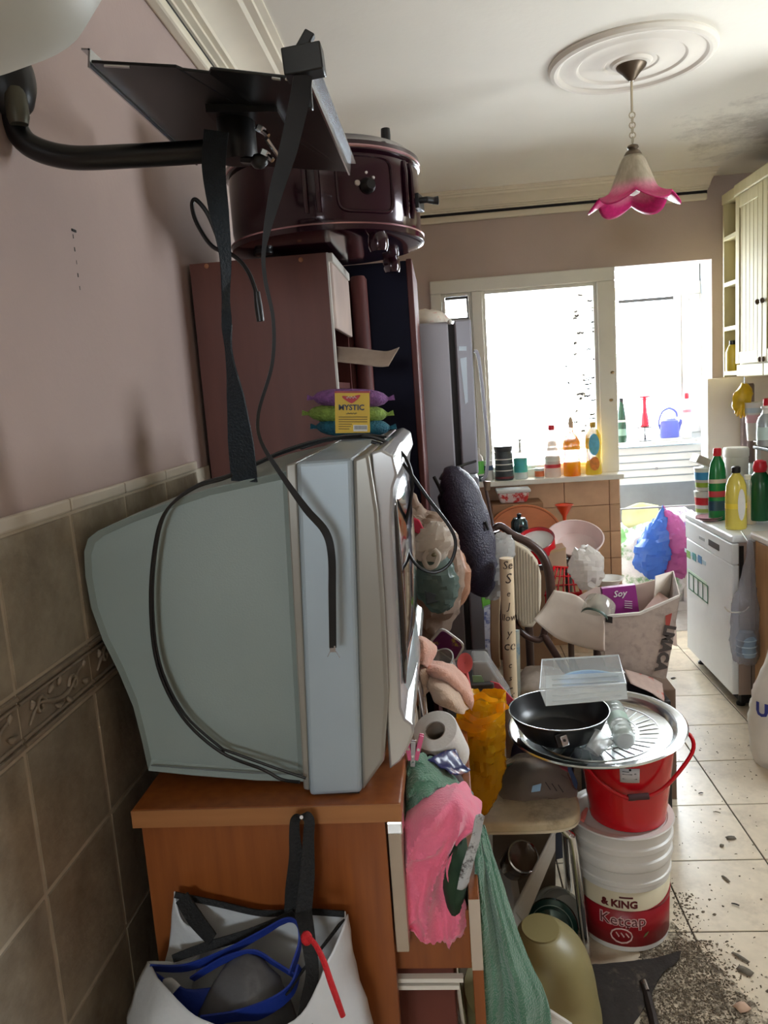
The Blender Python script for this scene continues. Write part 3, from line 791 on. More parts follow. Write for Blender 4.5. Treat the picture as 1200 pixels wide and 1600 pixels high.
MB().box(CXF - .01, CXF + .016, CY0 + .004, CY1, CZ - .022, CZ).build('top_edge', m_pale, cu, smooth=False, bevel=.003)
for (px, py) in ((323, 416), (470, 406)):
    p = at(px, py, CY0 - .001); cp = MB(); cp.lathe([(.006, 0), (.006, .002), (.004, .003)], p, 10, Matrix.Rotation(PI/2, 3, 'X'))
    cp.build('screw_cap', mat('tan_screw_cap', (176, 118, 80), .5), cu)
# mahogany wardrobe; the shade on its backlit side is painted as dark blue
wd_ = thing('wardrobe', 'mahogany wardrobe with its backlit side painted dark blue between cupboard and fridge', 'wardrobe', (-.34, 2.65, 0))
WY0, WY1, WXF = 2.42, 2.93, -.068
MB().box(XL + .002, WXF - .018, WY0, WY0 + .02, 0, 1.99).build('side_panel', m_backlit_side, wd_, smooth=False)
MB().box(XL + .002, WXF - .018, WY0 + .02, WY1, 0, 1.985).build('body', m_mahog, wd_, smooth=False)
MB().box(WXF - .018, WXF, WY0 - .002, WY1, 0, 1.995).build('door', m_mahog, wd_, smooth=False, bevel=.003)
MB().lathe([(.026, 0), (.026, 1.94), (.02, 1.95)], (-.232, 2.385, 0), 20).build('corner_post', m_mahog, wd_)
MB().lathe([(.02, 0), (.02, 1.94)], (-.275, 2.39, 0), 16).build('corner_post', m_mahog, wd_)

# ------------------------------------------------------------------ plum drum oven on the cupboard
ov = thing('drum_oven', 'plum enamelled round electric oven sitting on the tall cupboard', 'oven', (-.272, 2.07, 1.957))
oc = V3((-.272, 2.075, 0)); zb = 1.962
ovm = MB(); R_ = .243
ovm.lathe([(R_ - .04, zb + .008), (R_ - .004, zb + .012), (R_ + .006, zb + .016), (R_ + .006, zb + .03), (R_ - .002, zb + .034), (R_ - .002, zb + .05), (R_, zb + .055), (R_, zb + .185), (R_ - .003, zb + .19)], oc, 64)
body = ovm.build('body', m_oven, ov, angle=25)
ld = MB(); ld.lathe([(R_ - .003, zb + .19), (R_ + .005, zb + .193), (R_ + .005, zb + .212), (R_ - .004, zb + .216), (R_ - .02, zb + .232), (R_ - .10, zb + .243), (.001, zb + .245)], oc, 64)
lid = ld.build('lid', m_oven, ov, angle=25)
tr_ = MB(); tr_.lathe([(R_ + .0055, zb + .196), (R_ + .0075, zb + .199), (R_ + .0055, zb + .203)], oc, 64, cap=False); tr_.lathe([(R_ + .0065, zb + .028), (R_ + .008, zb + .031), (R_ + .0055, zb + .033)], oc, 64, cap=False)
tr_.build('trim_ring', mat('rose_steel', (190, 150, 156), .2, .9), ov)
hk_ = MB(); p = V3((-.10, 1.99, zb + .226)); hk_.lathe([(.010, 0), (.012, .03), (.011, .045)], p, 12); hk_.build('lid_knob', m_black, lid)
# control field with rounded border, knob and pilot lamps
def onoven(ang, z, r=0): return V3((oc.x + (R_ + r)*math.cos(ang), oc.y + (R_ + r)*math.sin(ang), z))
a_k = math.atan2(at(568, 322, 1.86).y - oc.y, at(568, 322, 1.86).x - oc.x); a_k = -1.02
rp = []
for i in range(40):
    t = 2*PI*i/40; sx_ = .30*(abs(math.cos(t))**.35)*(1 if math.cos(t) >= 0 else -1); sz_ = .062*(abs(math.sin(t))**.35)*(1 if math.sin(t) >= 0 else -1)
    rp.append(onoven(a_k + sx_, zb + .118 + sz_, .001))
MB().tube(rp, .004, n=6, closed=True).build('panel_border', m_oven, body)
Mk = Matrix.Rotation(a_k, 3, 'Z') @ Matrix(((0, 0, 1), (0, 1, 0), (-1, 0, 0)))
MB().lathe([(.018, 0), (.018, .008), (.012, .02), (.011, .022)], onoven(a_k, zb + .112), 18, Mk).build('control_knob', m_black, body)
pm = MB(); pm.lathe([(.007, 0), (.006, .004)], onoven(a_k - .1, zb + .118), 12, Mk); pm.lathe([(.0035, 0), (.003, .003)], onoven(a_k + .0, zb + .142), 10, Mk); pm.lathe([(.004, 0), (.003, .003)], onoven(a_k + .075, zb + .132), 10, Mk)
pm.build('pilot_lamp', mat('pale_lamp_glass', (214, 204, 200), .3), body)
# side handle on the kitchen side, pressed ribs, feet
a_h = -.22
hn = MB(); p = onoven(a_h, zb + .10); q = V3((math.cos(a_h), math.sin(a_h), 0)); w = V3((-q.y, q.x, 0))
hn.obox(p + q*.006, q*.006, w*.028, (0, 0, .018)); hn.tube([p + q*.01 - w*.02, p + q*.03 - w*.02, p + q*.042, p + q*.055 + w*.004], [.008, .008, .009, .011], n=10)
hn.build('side_handle', m_black, body, bevel=.003)
for da in (-.52, -.40, -1.62, -1.50):
    rb = MB(); rb.tube([onoven(da, zb + .056, 0), onoven(da, zb + .075, .004), onoven(da, zb + .16, .004), onoven(da, zb + .183, 0)], .006, n=8)
    rb.build('pressed_rib', m_oven, body)
for (fx, fy) in ((-.13, 1.90), (-.42, 1.96), (-.12, 2.24), (-.42, 2.24)):
    MB().lathe([(.02, zb - (.004 if fx < -.2 else .03)), (.024, zb - (.002 if fx < -.2 else .02)), (.024, zb + .002), (.018, zb + .02)], (fx, fy, 0), 16).build('foot', m_oven if fx > -.2 else m_black, ov)
# ------------------------------------------------------------------ shopping bag hanging on the cabinet side
m_bagw = mat('white_woven_plastic', (206, 210, 212), .45, var=.06, scale=10, bump=.25, bscale=35)
m_bagb = mat('black_webbing', (14, 15, 16), .7, var=.2, bump=.3, bscale=200)
m_blue = mat('royal_blue_fabric', (26, 52, 140), .6, var=.2, scale=14, bump=.2, bscale=60)
YBG = 1.12
bg_ = thing('shopping_bag', 'white shopping bag with black edging hanging on the cabinet side', 'bag', (-.37, 1.08, .28))
# back wall of the bag against the cabinet
bz0 = .30
rows = [[at(272, 1393, 1.145), at(340, 1408, 1.15), at(410, 1422, 1.15), at(470, 1420, 1.15), at(540, 1424, 1.148)],
        [at(268, 1460, 1.14), at(340, 1470, 1.15), at(410, 1480, 1.15), at(470, 1480, 1.15), at(552, 1490, 1.145)],
        [at(235, 1600, 1.13), at(330, 1600, 1.15), at(410, 1600, 1.15), at(480, 1600, 1.15), at(566, 1600, 1.14)],
        [V3((-.56, 1.13, .45)), V3((-.45, 1.15, .45)), V3((-.36, 1.15, .45)), V3((-.28, 1.15, .45)), V3((-.18, 1.14, .45))],
        [V3((-.56, 1.12, bz0)), V3((-.45, 1.14, bz0)), V3((-.36, 1.14, bz0)), V3((-.28, 1.14, bz0)), V3((-.18, 1.12, bz0))]]
G = sheet(rows, 6, 5, .004, 18, 3.0); back = MB().grid(G).build('back_wall', m_bagw, bg_, solid=.0015)
# front wall: sags away from the cabinet on the near side
rows = [[at(232, 1502, 1.09), at(262, 1545, 1.0), at(318, 1592, .96), at(400, 1610, .955), at(470, 1585, .96), at(512, 1500, 1.02), at(542, 1428, 1.12)],
        [at(210, 1560, 1.08), at(236, 1610, .98), at(310, 1640, .95), at(400, 1650, .945), at(478, 1630, .95), at(530, 1570, 1.02), at(556, 1520, 1.115)],
        [V3((-.575, 1.08, .58)), V3((-.52, .99, .55)), V3((-.43, .945, .54)), V3((-.34, .94, .54)), V3((-.26, .945, .55)), V3((-.19, 1.0, .56)), V3((-.175, 1.11, .58))],
        [V3((-.565, 1.11, bz0)), V3((-.52, 1.02, bz0)), V3((-.43, .99, bz0)), V3((-.34, .98, bz0)), V3((-.26, .99, bz0)), V3((-.2, 1.03, bz0)), V3((-.18, 1.11, bz0))]]
G = sheet(rows, 6, 6, .006, 16, 8.0, .4); fr_ = MB().grid(G).build('front_wall', m_bagw, bg_, solid=.0015)
MB().prism([(-.565, 1.12, bz0), (-.52, 1.0, bz0), (-.2, 1.0, bz0), (-.18, 1.12, bz0)], (0, 0, .003)).build('base', m_bagw, bg_)
# left gusset between the two walls
rows = [[at(272, 1393, 1.145), at(286, 1440, 1.13), at(322, 1460, 1.11), at(300, 1500, 1.10), at(232, 1502, 1.09)],
        [at(262, 1500, 1.14), at(280, 1520, 1.13), at(300, 1540, 1.11), at(260, 1560, 1.10), at(222, 1545, 1.085)],
        [V3((-.56, 1.14, .5)), V3((-.53, 1.13, .5)), V3((-.51, 1.11, .5)), V3((-.54, 1.1, .5)), V3((-.575, 1.085, .5))]]
MB().grid(sheet(rows, 5, 5, .003, 20, 2)).build('side_gusset', m_bagw, bg_, solid=.0015)
e1 = MB(); e1.ribbon([at(273, 1398, 1.141), at(340, 1412, 1.146), at(410, 1427, 1.146), at(470, 1424, 1.146), at(538, 1428, 1.144)], .010, (0, .2, 1), .003)
e1.build('black_edging', m_bagb, back)
e2 = MB(); e2.ribbon([at(284, 1402, 1.136), at(305, 1435, 1.12), at(332, 1468, 1.10)], [.028, .03, .022], (1, 0, .8), .003)
e2.build('black_edging', m_bagb, bg_)
# the tall black loop hooked over the cabinet, running down the bag
hb = MB(); hb.ribbon([at(456, 1440, 1.125), at(458, 1390, 1.13), at(462, 1340, 1.13), at(460, 1300, 1.13), at(462, 1280, 1.13), at(474, 1274, 1.128), at(483, 1282, 1.124), at(482, 1310, 1.122), at(480, 1370, 1.115), at(474, 1430, 1.10)], [.026, .026, .022, .017, .015, .015, .017, .018, .024, .026], (1, .2, 0), .003)
hb.build('handle', m_bagb, bg_)
hb = MB(); hb.ribbon([at(474, 1425, 1.10), at(482, 1470, 1.06), at(488, 1520, 1.03), at(480, 1570, .985), at(474, 1615, .95)], [.028, .022, .02, .022, .024], (1, .1, 0), .003)
hb.build('handle', m_bagb, bg_)
hb = MB(); hb.ribbon([at(270, 1498, 1.09), at(320, 1480, 1.10), at(380, 1462, 1.105), at(430, 1442, 1.115), at(460, 1428, 1.12)], [.012, .015, .015, .014, .016], (0, .3, 1), .003)
hb.build('handle', m_bagb, bg_)
rb_ = MB(); rb_.ribbon([at(534, 1440, 1.125), at(505, 1478, 1.08), at(470, 1520, 1.04), at(450, 1552, 1.0)], [.022, .022, .016, .012], (1, 0, 1), .003); rb_.build('black_edging', m_bagb, bg_)
nail = MB().tube([at(471, 1276, 1.168), at(471, 1277, 1.115)], .003, n=8).build('hook', m_steel, tc_)
# red cord knotted on the handle
rc = MB(); rc.ball(at(479, 1466, 1.0), .009, .008, .011, n=10); rc.tube([at(479, 1462, .995), at(492, 1475, .985), at(505, 1500, .97), at(517, 1535, .96), at(526, 1560, .955), at(536, 1588, .95)], [.0035, .0038, .0042, .0045, .0045, .004], n=8, smooth=4)
rc.build('red_cord', mat('red_cord_yarn', (196, 24, 34), .7, var=.2, bump=.4, bscale=300), bg_)
# blue-edged second bag stuffed in the first
b2 = thing('blue_bag', 'royal blue handled bag with a grey pouch stuffed into the white shopping bag', 'bag', (-.36, 1.06, .5))
hb = MB(); hb.ribbon([at(236, 1512, 1.075), at(290, 1512, 1.075), at(350, 1490, 1.08), at(410, 1458, 1.09), at(446, 1438, 1.10), at(464, 1444, 1.09), at(468, 1476, 1.07), at(455, 1520, 1.05)], [.016, .018, .018, .014, .010, .010, .014, .018], (0, -.4, 1), .003); hb.build('handle', m_blue, b2)
hb = MB(); hb.ribbon([at(300, 1530, 1.06), at(350, 1500, 1.065), at(396, 1488, 1.07), at(430, 1506, 1.065), at(462, 1526, 1.05)], [.012, .015, .013, .014, .014], (0, -.4, 1), .003); hb.build('handle', m_blue, b2)
hb = MB(); hb.ribbon([at(320, 1600, 1.0), at(375, 1590, 1.0), at(425, 1570, 1.0), at(456, 1545, 1.015), at(468, 1510, 1.04)], [.04, .035, .03, .026, .02], (0, -.3, 1), .003); hb.build('handle', m_blue, b2)
mb = skin([(at(380, 1640, 1.03), .09, .03), (at(385, 1590, 1.03), .075, .035), (at(385, 1545, 1.045), .055, .03), (at(385, 1508, 1.06), .028, .02), (at(385, 1500, 1.06), .005, .005)], 20, 4); crumple(mb, .006, 30)
mb.build('grey_pouch', film('smoky_plastic', (120, 120, 122), .15), b2)
mb = MB().grid(sheet([[at(240, 1515, 1.07), at(290, 1545, 1.05), at(345, 1540, 1.05)], [at(250, 1550, 1.06), at(300, 1585, 1.04), at(350, 1580, 1.03)], [V3((-.5, 1.04, .58)), V3((-.45, 1.02, .57)), V3((-.40, 1.01, .57))]], 5, 5, .004, 20)); mb.build('blue_flap', m_blue, b2, solid=.002)
mb = MB().grid(sheet([[at(255, 1530, 1.055), at(268, 1528, 1.05), at(282, 1540, 1.045)], [at(250, 1570, 1.05), at(262, 1575, 1.045), at(262, 1560, 1.04)]], 4, 4)); mb.build('white_lining', m_bagw, b2, solid=.002)

# ------------------------------------------------------------------ sponges, paper and can by the cupboard
sp = thing('sponge_pack', 'pack of purple, green and blue mesh sponges with a yellow card on the television', 'sponges', at(550, 680, 1.72))
for nm_, c_, yy, xa, xb in (('purple_sponge', (132, 84, 142), 622, 489, 607), ('green_sponge', (140, 168, 74), 646, 481, 606), ('blue_sponge', (30, 100, 122), 667, 494, 610)):
    A, B = at(xa, yy, 1.70), at(xb, yy + 1, 1.70); Lh = (B - A).length; c0_ = (A + B)/2; dirx = (B - A).normalized()
    mb = MB(); rows = []
    for i in range(17):
        t = -1 + 2*i/16; hgt = .019*(1 - abs(t)**3.2)**.6 + .002; dpt = .03*(1 - abs(t)**3)**.6 + .003
        if abs(t) > .97: hgt *= 1.6
        rows.append([c0_ + dirx*(t*Lh/2) + V3((0, math.cos(2*PI*k/16)*dpt, math.sin(2*PI*k/16)*hgt)) for k in range(16)])
    mb.grid(rows, wrap=True); mb.f.append(tuple(range(16))); mb.f.append(tuple(range(16*16, 17*16))[::-1])
    o = mb.build(nm_, mat(nm_ + '_mesh', c_, .7, var=.25, scale=90, bump=.8, bscale=220), sp)
    for e, d_ in ((A, -1), (B, 1)):
        MB().prism([e + V3((0, 0, .003)), e + V3((d_*.012, 0, .008)), e + V3((d_*.014, 0, -.004)), e + V3((0, 0, -.004))], (0, .002, 0)).build('tied_end', MATS[nm_ + '_mesh'], o)
ca, cb_, cc_, cd = at(523, 614, 1.664), at(577, 614, 1.664), at(578, 676, 1.664), at(524, 677, 1.664)
card = MB().prism([ca, cb_, cc_, cd], (0, .004, 0)).build('card_sleeve', mat('yellow_card', (226, 186, 34), .5, var=.05), sp, smooth=False)
MB().prism([ca + V3((0, 0, .004)), cb_ + V3((0, 0, .004)), cb_, ca], (0, .05, 0)).build('card_top', mat('red_card', (170, 40, 40), .5), card, smooth=False)
xd = (cb_ - ca); yd = V3((0, 0, 1))
hm = MB(); hc = at(549, 623, 1.662); hp_ = []
for i in range(24):
    t = 2*PI*i/24; hp_.append(hc + V3((.020*math.copysign(abs(math.sin(t))**.8, math.sin(t)), 0, .004*math.cos(t) + .006*abs(math.sin(t)) - .006*(math.cos(t) < -.2)*(1 - abs(math.sin(t))))))
hm.prism(hp_, (0, .0008, 0)); hm.build('red_emblem', mat('print_red', (190, 24, 34), .5), card)
MB().tube([at(541 + k*1.6, 621 + 1.6*math.sin(k*2.1), 1.6615) for k in range(11)], .0007, n=5, smooth=3).build('emblem_script', m_white, card)
letters('MYSTIC', .0165, mat('print_navy', (24, 28, 60), .5), card, at(549, 637, 1.6625), xd, yd, bold=.0004)
MB().tube([at(541 + k*1.5, 646 + 1.3*math.sin(k*2.3), 1.6632) for k in range(12)], .0005, n=5, smooth=3).build('small_script', MATS['print_navy'], card)
ln_ = MB()
for i, (a, c2) in enumerate(((529, 574), (529, 574), (529, 574), (529, 550), (529, 548), (529, 546))):
    py = 651 + i*3.7; ln_.prism([at(a, py, 1.6635), at(c2, py, 1.6635), at(c2, py + 1.2, 1.6635), at(a, py + 1.2, 1.6635)], (0, .0005, 0))
o = ln_.build('small_print', mat('print_brown', (120, 92, 30), .6), card, smooth=False); o['kind'] = 'stuff'
MB().prism([at(552, 664, 1.6635), at(574, 664, 1.6635), at(574, 674, 1.6635), at(552, 674, 1.6635)], (0, .0005, 0)).build('barcode_patch', m_white, card, smooth=False)
br = MB()
for i in range(11): a = 554 + i*1.8; br.prism([at(a, 665, 1.6628), at(a + .9, 665, 1.6628), at(a + .9, 671, 1.6628), at(a, 671, 1.6628)], (0, .0003, 0))
o = br.build('barcode_bars', m_black, card, smooth=False); o['kind'] = 'stuff'
pp = MB().grid(sheet([[at(526, 541, 2.06), at(560, 544, 2.05), at(600, 549, 2.04), at(624, 543, 2.04)], [at(527, 566, 1.99), at(560, 569, 1.98), at(590, 573, 1.98), at(607, 572, 1.98)]], 6, 6, .002, 20))
tag(recenter(pp.build('paper_sheet', mat('grey_print_paper', (168, 150, 136), .7, var=.1, scale=30), solid=.001)), 'curled grey printed sheet sticking out of the cupboard niche', 'paper')
sp_c = at(535, 600, 2.05)
can = thing('spray_can', 'small dark green can standing in the cupboard niche', 'can', (-.292, 2.05, 1.316))
MB().lathe([(.012, 1.636), (.013, 1.64), (.013, 1.665), (.009, 1.672), (.008, 1.684)], (-.283, 2.05, 0), 16).build('body', mat('can_green', (30, 92, 50), .3), can)
MB().lathe([(.008, 1.684), (.008, 1.70), (.006, 1.702)], (-.283, 2.05, 0), 14).build('cap', m_white, can)

# ------------------------------------------------------------------ laundry and clutter over the drawer
m_pink = mat('pink_fleece', (242, 122, 152), .9, var=.08, scale=20, sheen=.4, bump=.3, bscale=220)
m_green = mat('sage_green_towel', (92, 142, 116), .95, var=.12, scale=25, sheen=.5, bump=.6, bscale=260)
m_peach = mat('peach_towel', (226, 172, 150), .95, var=.08, scale=20, sheen=.4, bump=.5, bscale=240)
Y1 = 1.235
rows = [[at(640, 1262, 1.30), at(670, 1240, 1.30), at(710, 1226, 1.33), at(735, 1238, 1.36), at(752, 1262, 1.36)],
        [at(632, 1290, 1.24), at(662, 1280, 1.22), at(705, 1265, 1.23), at(730, 1258, 1.27), at(752, 1275, 1.31)],
        [at(632, 1315, 1.215), at(658, 1334, 1.20), at(700, 1310, 1.20), at(728, 1300, 1.215), at(746, 1300, 1.24)],
        [at(634, 1345, 1.21), at(655, 1355, 1.205), at(690, 1345, 1.205), at(705, 1332, 1.21), at(712, 1326, 1.215)],
        [at(635, 1395, 1.205), at(655, 1390, 1.20), at(676, 1382, 1.205), at(692, 1370, 1.21), at(699, 1366, 1.21)],
        [at(634, 1440, 1.20), at(655, 1432, 1.195), at(680, 1412, 1.20), at(702, 1412, 1.205), at(726, 1414, 1.21)],
        [at(632, 1455, 1.20), at(662, 1458, 1.195), at(690, 1455, 1.20), at(708, 1455, 1.20), at(728, 1452, 1.21)],
        [at(632, 1455, 1.20), at(665, 1468, 1.20), at(690, 1480, 1.20), at(708, 1478, 1.20), at(731, 1466, 1.21)]]
G = folds(sheet(rows, 10, 8, .004, 24, 1.0, .5), [(1.0, .55, 2.2, .2, .011), (.3, 1.0, 3.1, .55, .007), (1.0, -.4, 3.7, .1, .004)])
for i, r in enumerate(G[-3:]):
    for j, p in enumerate(r): p.z += .0025*math.sin(j*1.6)
tag(recenter(MB().grid(G).build('pink_cloth', m_pink, solid=.003)), 'bright pink fleece cloth spilling over the side of the open drawer', 'cloth')
# green towel: one end bunched by the pegs, the other hanging outside the drawer front
rows = [[at(634, 1195, 1.34), at(650, 1182, 1.34), at(668, 1186, 1.38), at(690, 1200, 1.40)],
        [at(636, 1215, 1.31), at(660, 1210, 1.31), at(690, 1216, 1.34), at(715, 1228, 1.37)],
        [at(636, 1240, 1.29), at(665, 1234, 1.28), at(700, 1238, 1.31), at(738, 1244, 1.35)],
        [at(634, 1275, 1.28), at(660, 1262, 1.28), at(700, 1256, 1.32), at(745, 1268, 1.36)]]
G = folds(sheet(rows, 10, 9, .004, 24, 5.0, .5), [(1.0, .9, 2.6, .3, .010), (-.4, 1.0, 3.0, .1, .006)])
tag(recenter(MB().grid(G).build('green_tea_towel', m_green, solid=.004)), 'sage green towel bunched beside the television under the pink cloth', 'towel')
# hanging towel, a folded cone of cloth
rows = []
for py, xa, xb, Ya in ((1292, 742, 756, 1.30), (1320, 742, 764, 1.28), (1380, 745, 782, 1.265), (1440, 748, 802, 1.255), (1500, 750, 824, 1.25), (1560, 752, 852, 1.245), (1600, 752, 860, 1.245), (1650, 752, 862, 1.245)):
    r = []
    for k in range(9):
        t = k/8; q = at(xa + (xb - xa)*t, py + 4*math.sin(t*PI), Ya + .03*t); 
        q.y += .010*math.sin(t*9 + py*.003)*min(1, (py - 1280)/120); r.append(q)
    rows.append(r)
G = folds(sheet(rows, 6, 5, .002, 24, 4.0), [(1.0, .06, 2.5, .3, .007), (1.0, .1, 5.2, .1, .003)])
tag(recenter(MB().grid(G).build('green_towel', mat('bottle_green_towel', (72, 128, 100), .95, rgb2=(104, 152, 128), scale=12, sheen=.5, bump=.7, bscale=240), solid=.006)), 'long green towel hanging over the outside of the open drawer', 'towel')
# dark garments heaped in the drawer
mb = skin([(V3((-.075, 1.42, .60)), .05, .14), (V3((-.075, 1.42, .68)), .062, .15), (V3((-.07, 1.42, .76)), .06, .14), (V3((-.07, 1.44, .83)), .055, .12), (V3((-.065, 1.46, .875)), .03, .08), (V3((-.065, 1.46, .88)), .005, .02)], 24, 5); crumple(mb, .014, 18, 2.0)
tag(recenter(mb.build('dark_garments', mat('plum_black_cloth', (44, 24, 32), .85, var=.3, scale=12, sheen=.2))), 'heap of dark garments filling the open drawer', 'clothes')
mb = skin([(at(712, 1420, 1.27), .012, .05), (at(710, 1380, 1.25), .02, .05), (at(712, 1330, 1.25), .02, .05), (at(714, 1310, 1.25), .01, .03)], 16, 5); crumple(mb, .006, 30, 5.0)
tag(recenter(mb.build('dark_green_cloth', mat('dark_green_cotton', (30, 58, 36), .85, var=.3, scale=20))), 'dark green scrap of cloth tucked under the pink one', 'cloth')
mb = MB().grid(sheet([[at(668, 1188, 1.36), at(690, 1176, 1.40), at(712, 1170, 1.42)], [at(690, 1196, 1.36), at(706, 1200, 1.38), at(722, 1192, 1.41)], [at(704, 1210, 1.36), at(722, 1210, 1.37), at(735, 1202, 1.39)]], 6, 6, .006, 40, 3.0))
tag(recenter(mb.build('blue_wrapper', stained('navy_print_wrapper', (34, 40, 96), (150, 110, 110), scale=30, lo=.55, hi=.6, rough=.3), solid=.002)), 'navy printed wrapper crumpled under the toilet roll', 'wrapper')
# tag-like torn packet clipped on the cloth
mb = MB().grid(sheet([[at(744, 1274, 1.20), at(752, 1272, 1.205), at(758, 1276, 1.21)], [at(734, 1315, 1.195), at(744, 1318, 1.20), at(750, 1310, 1.205)], [at(722, 1352, 1.195), at(732, 1355, 1.195), at(740, 1348, 1.20)], [at(714, 1388, 1.195), at(722, 1390, 1.195), at(728, 1386, 1.20)]], 5, 6, .003, 60, 2.0))
tag(recenter(mb.build('torn_packet', stained('grey_silver_packet', (186, 190, 192), (66, 60, 58), scale=45, lo=.5, hi=.62, rough=.25), solid=.001)), 'torn silver-grey packet hanging between pink cloth and green towel', 'packet')
# clothes pegs
m_peg = mat('pink_peg_plastic', (232, 110, 150), .35)
for i, (a, c2, lab, mm) in enumerate((((634, 1146), (641, 1186), 'pink clothes peg leaning towards the television', m_peg), ((659, 1148), (650, 1186), 'pink clothes peg leaning towards the toilet roll', m_peg), ((646, 1158), (645, 1196), 'pale grey clothes peg between the two pink ones', mat('grey_peg_plastic', (190, 192, 190), .35)))):
    g = thing('clothes_peg', lab, 'clothes peg', at(*c2, 1.33), 'clothes pegs on the green towel')
    A, B = at(*a, 1.33), at(*c2, 1.33); d = (B - A); w = V3((0, 1, 0)); s_ = d.normalized().cross(w)
    for sg_ in (-1, 1): MB().obox((A + B)/2 + w*.004*sg_, d*.5, w*.0022, s_*.0042).build('jaw', mm, g, smooth=False, bevel=.001)
    MB().tube([(A + B)/2 + d*.05 - w*.007, (A + B)/2 + d*.05 + w*.007], .003, n=8).build('spring', m_steel, g)
# toilet roll, tilted
tr_ = thing('toilet_roll', 'white toilet roll tipped over beside the television', 'toilet roll', at(700, 1190, 1.47))
axis = (at(660, 1108, 1.40) - at(700, 1184, 1.50)).normalized(); q = V3((0, 0, 1)).rotation_difference(axis).to_matrix(); base = at(700, 1180, 1.50)
H_ = .098; R1, R2 = .0465, .021
MB().lathe([(R2, 0), (R1 - .002, 0), (R1, .003), (R1, H_ - .003), (R1 - .002, H_), (R2, H_), (R2, 0)], base, 32, q, cap=False).build('paper', mat('tissue_white', (222, 218, 212), .95, var=.04, scale=40, bump=.2, bscale=150), tr_)
MB().lathe([(R2 - .001, .0), (R2 - .001, H_ - .002), (R2 - .0025, H_ - .002), (R2 - .0025, 0)], base, 24, q, cap=False).build('cardboard_core', mat('grey_card_core', (150, 136, 120), .9), tr_)
# peach towel over the rods: three overlapping folds
pt = thing('peach_towel', 'peach towel heaped in folds behind the toilet roll', 'towel', at(700, 1100, 1.66))
def fold(rows, sd, m, amp=.006, f=26): MB().grid(sheet(rows, 9, 9, amp, f, sd, .7)).build('fold', m, pt, solid=.006)
m_peach2 = mat('beige_towel_back', (214, 184, 160), .95, var=.08, scale=20, sheen=.4, bump=.5, bscale=240)
fold([[at(634, 996, 1.72), at(650, 992, 1.70), at(676, 1008, 1.74)], [at(640, 1014, 1.68), at(660, 1006, 1.64), at(678, 1018, 1.70)], [at(642, 1032, 1.66), at(656, 1036, 1.64), at(668, 1046, 1.68)]], 1.0, m_peach)
fold([[at(648, 1046, 1.72), at(652, 1034, 1.68), at(664, 1030, 1.72)], [at(650, 1070, 1.68), at(658, 1058, 1.64), at(672, 1048, 1.69)], [at(654, 1096, 1.66), at(664, 1086, 1.62), at(676, 1072, 1.66)]], 2.0, m_peach2)
fold([[at(664, 1036, 1.73), at(690, 1036, 1.73), at(712, 1046, 1.75), at(730, 1070, 1.75)], [at(664, 1048, 1.66), at(690, 1050, 1.63), at(715, 1064, 1.66), at(736, 1092, 1.69)], [at(672, 1054, 1.67), at(696, 1062, 1.655), at(716, 1082, 1.67), at(736, 1108, 1.69)]], 3.0, m_peach, .007)
fold([[at(672, 1058, 1.66), at(694, 1068, 1.65), at(714, 1086, 1.66), at(732, 1108, 1.68)], [at(670, 1072, 1.62), at(690, 1080, 1.595), at(708, 1096, 1.60), at(724, 1112, 1.64)], [at(682, 1096, 1.61), at(698, 1104, 1.60), at(712, 1112, 1.61), at(722, 1116, 1.63)]], 4.0, m_peach2, .006)

# folding chair frame standing beside the television front
fc = thing('folded_chair', 'chrome tube frame of a folded chair beside the television screen', 'folding chair', (-.06, 1.66, 0))
f1 = [V3((-.055, 1.62, .0)), V3((-.07, 1.64, .5)), at(660, 1085, 1.66), at(652, 1030, 1.68), at(640, 1000, 1.68), at(632, 980, 1.68)]
MB().tube(f1, .0085, n=10, smooth=5).build('frame_tube', m_chrome, fc)
f1 = [V3((-.03, 1.62, .0)), V3((-.06, 1.60, .5)), at(656, 1095, 1.60), at(648, 1070, 1.60), at(643, 1055, 1.60)]
MB().tube(f1, .009, n=10, smooth=5).build('frame_tube', m_chrome, fc)
MB().obox(V3((-.062, 1.66, .62)), (.01, 0, .002), (0, .05, 0), (0, 0, .16)).build('seat_board', mat('grey_vinyl', (110, 104, 100), .5), fc, smooth=False, bevel=.008)
# ------------------------------------------------------------------ bucket tower with the tray
m_red = mat('red_plastic', (196, 14, 28), .22, var=.08, coat=.3)
m_whitepl = mat('white_plastic', (222, 220, 214), .35, var=.05, scale=8)
m_clear = mat('clear_plastic', (232, 238, 238), .08, alpha=.28, var=.02)
m_frost = mat('frosted_plastic', (226, 232, 232), .25, alpha=.55, var=.03)
kc = V3((.445, 2.105, 0))
kb = thing('ketchup_bucket', 'white plastic ketchup bucket with a red label on the dirty floor', 'bucket', kc)
bx = MB(); bx.lathe([(.122, 0), (.126, .004), (.132, .19), (.1325, .20), (.137, .205), (.137, .215), (.133, .217), (.138, .245), (.139, .25), (.128, .25), (.118, .01), (.001, .008)], kc, 48, cap=False)
body = bx.build('body', m_whitepl, kb, angle=30)
band('cream_label', mat('cream_print', (216, 206, 176), .45), kb, kc, .1265, .1318, .02, .188, FACE - 1.15, FACE + 1.25)
rl = band('red_label', mat('deep_red_print', (150, 16, 30), .4), kb, kc, .1267, .1302, .02, .132, FACE - 1.15, FACE + 1.25, lift=.0014)
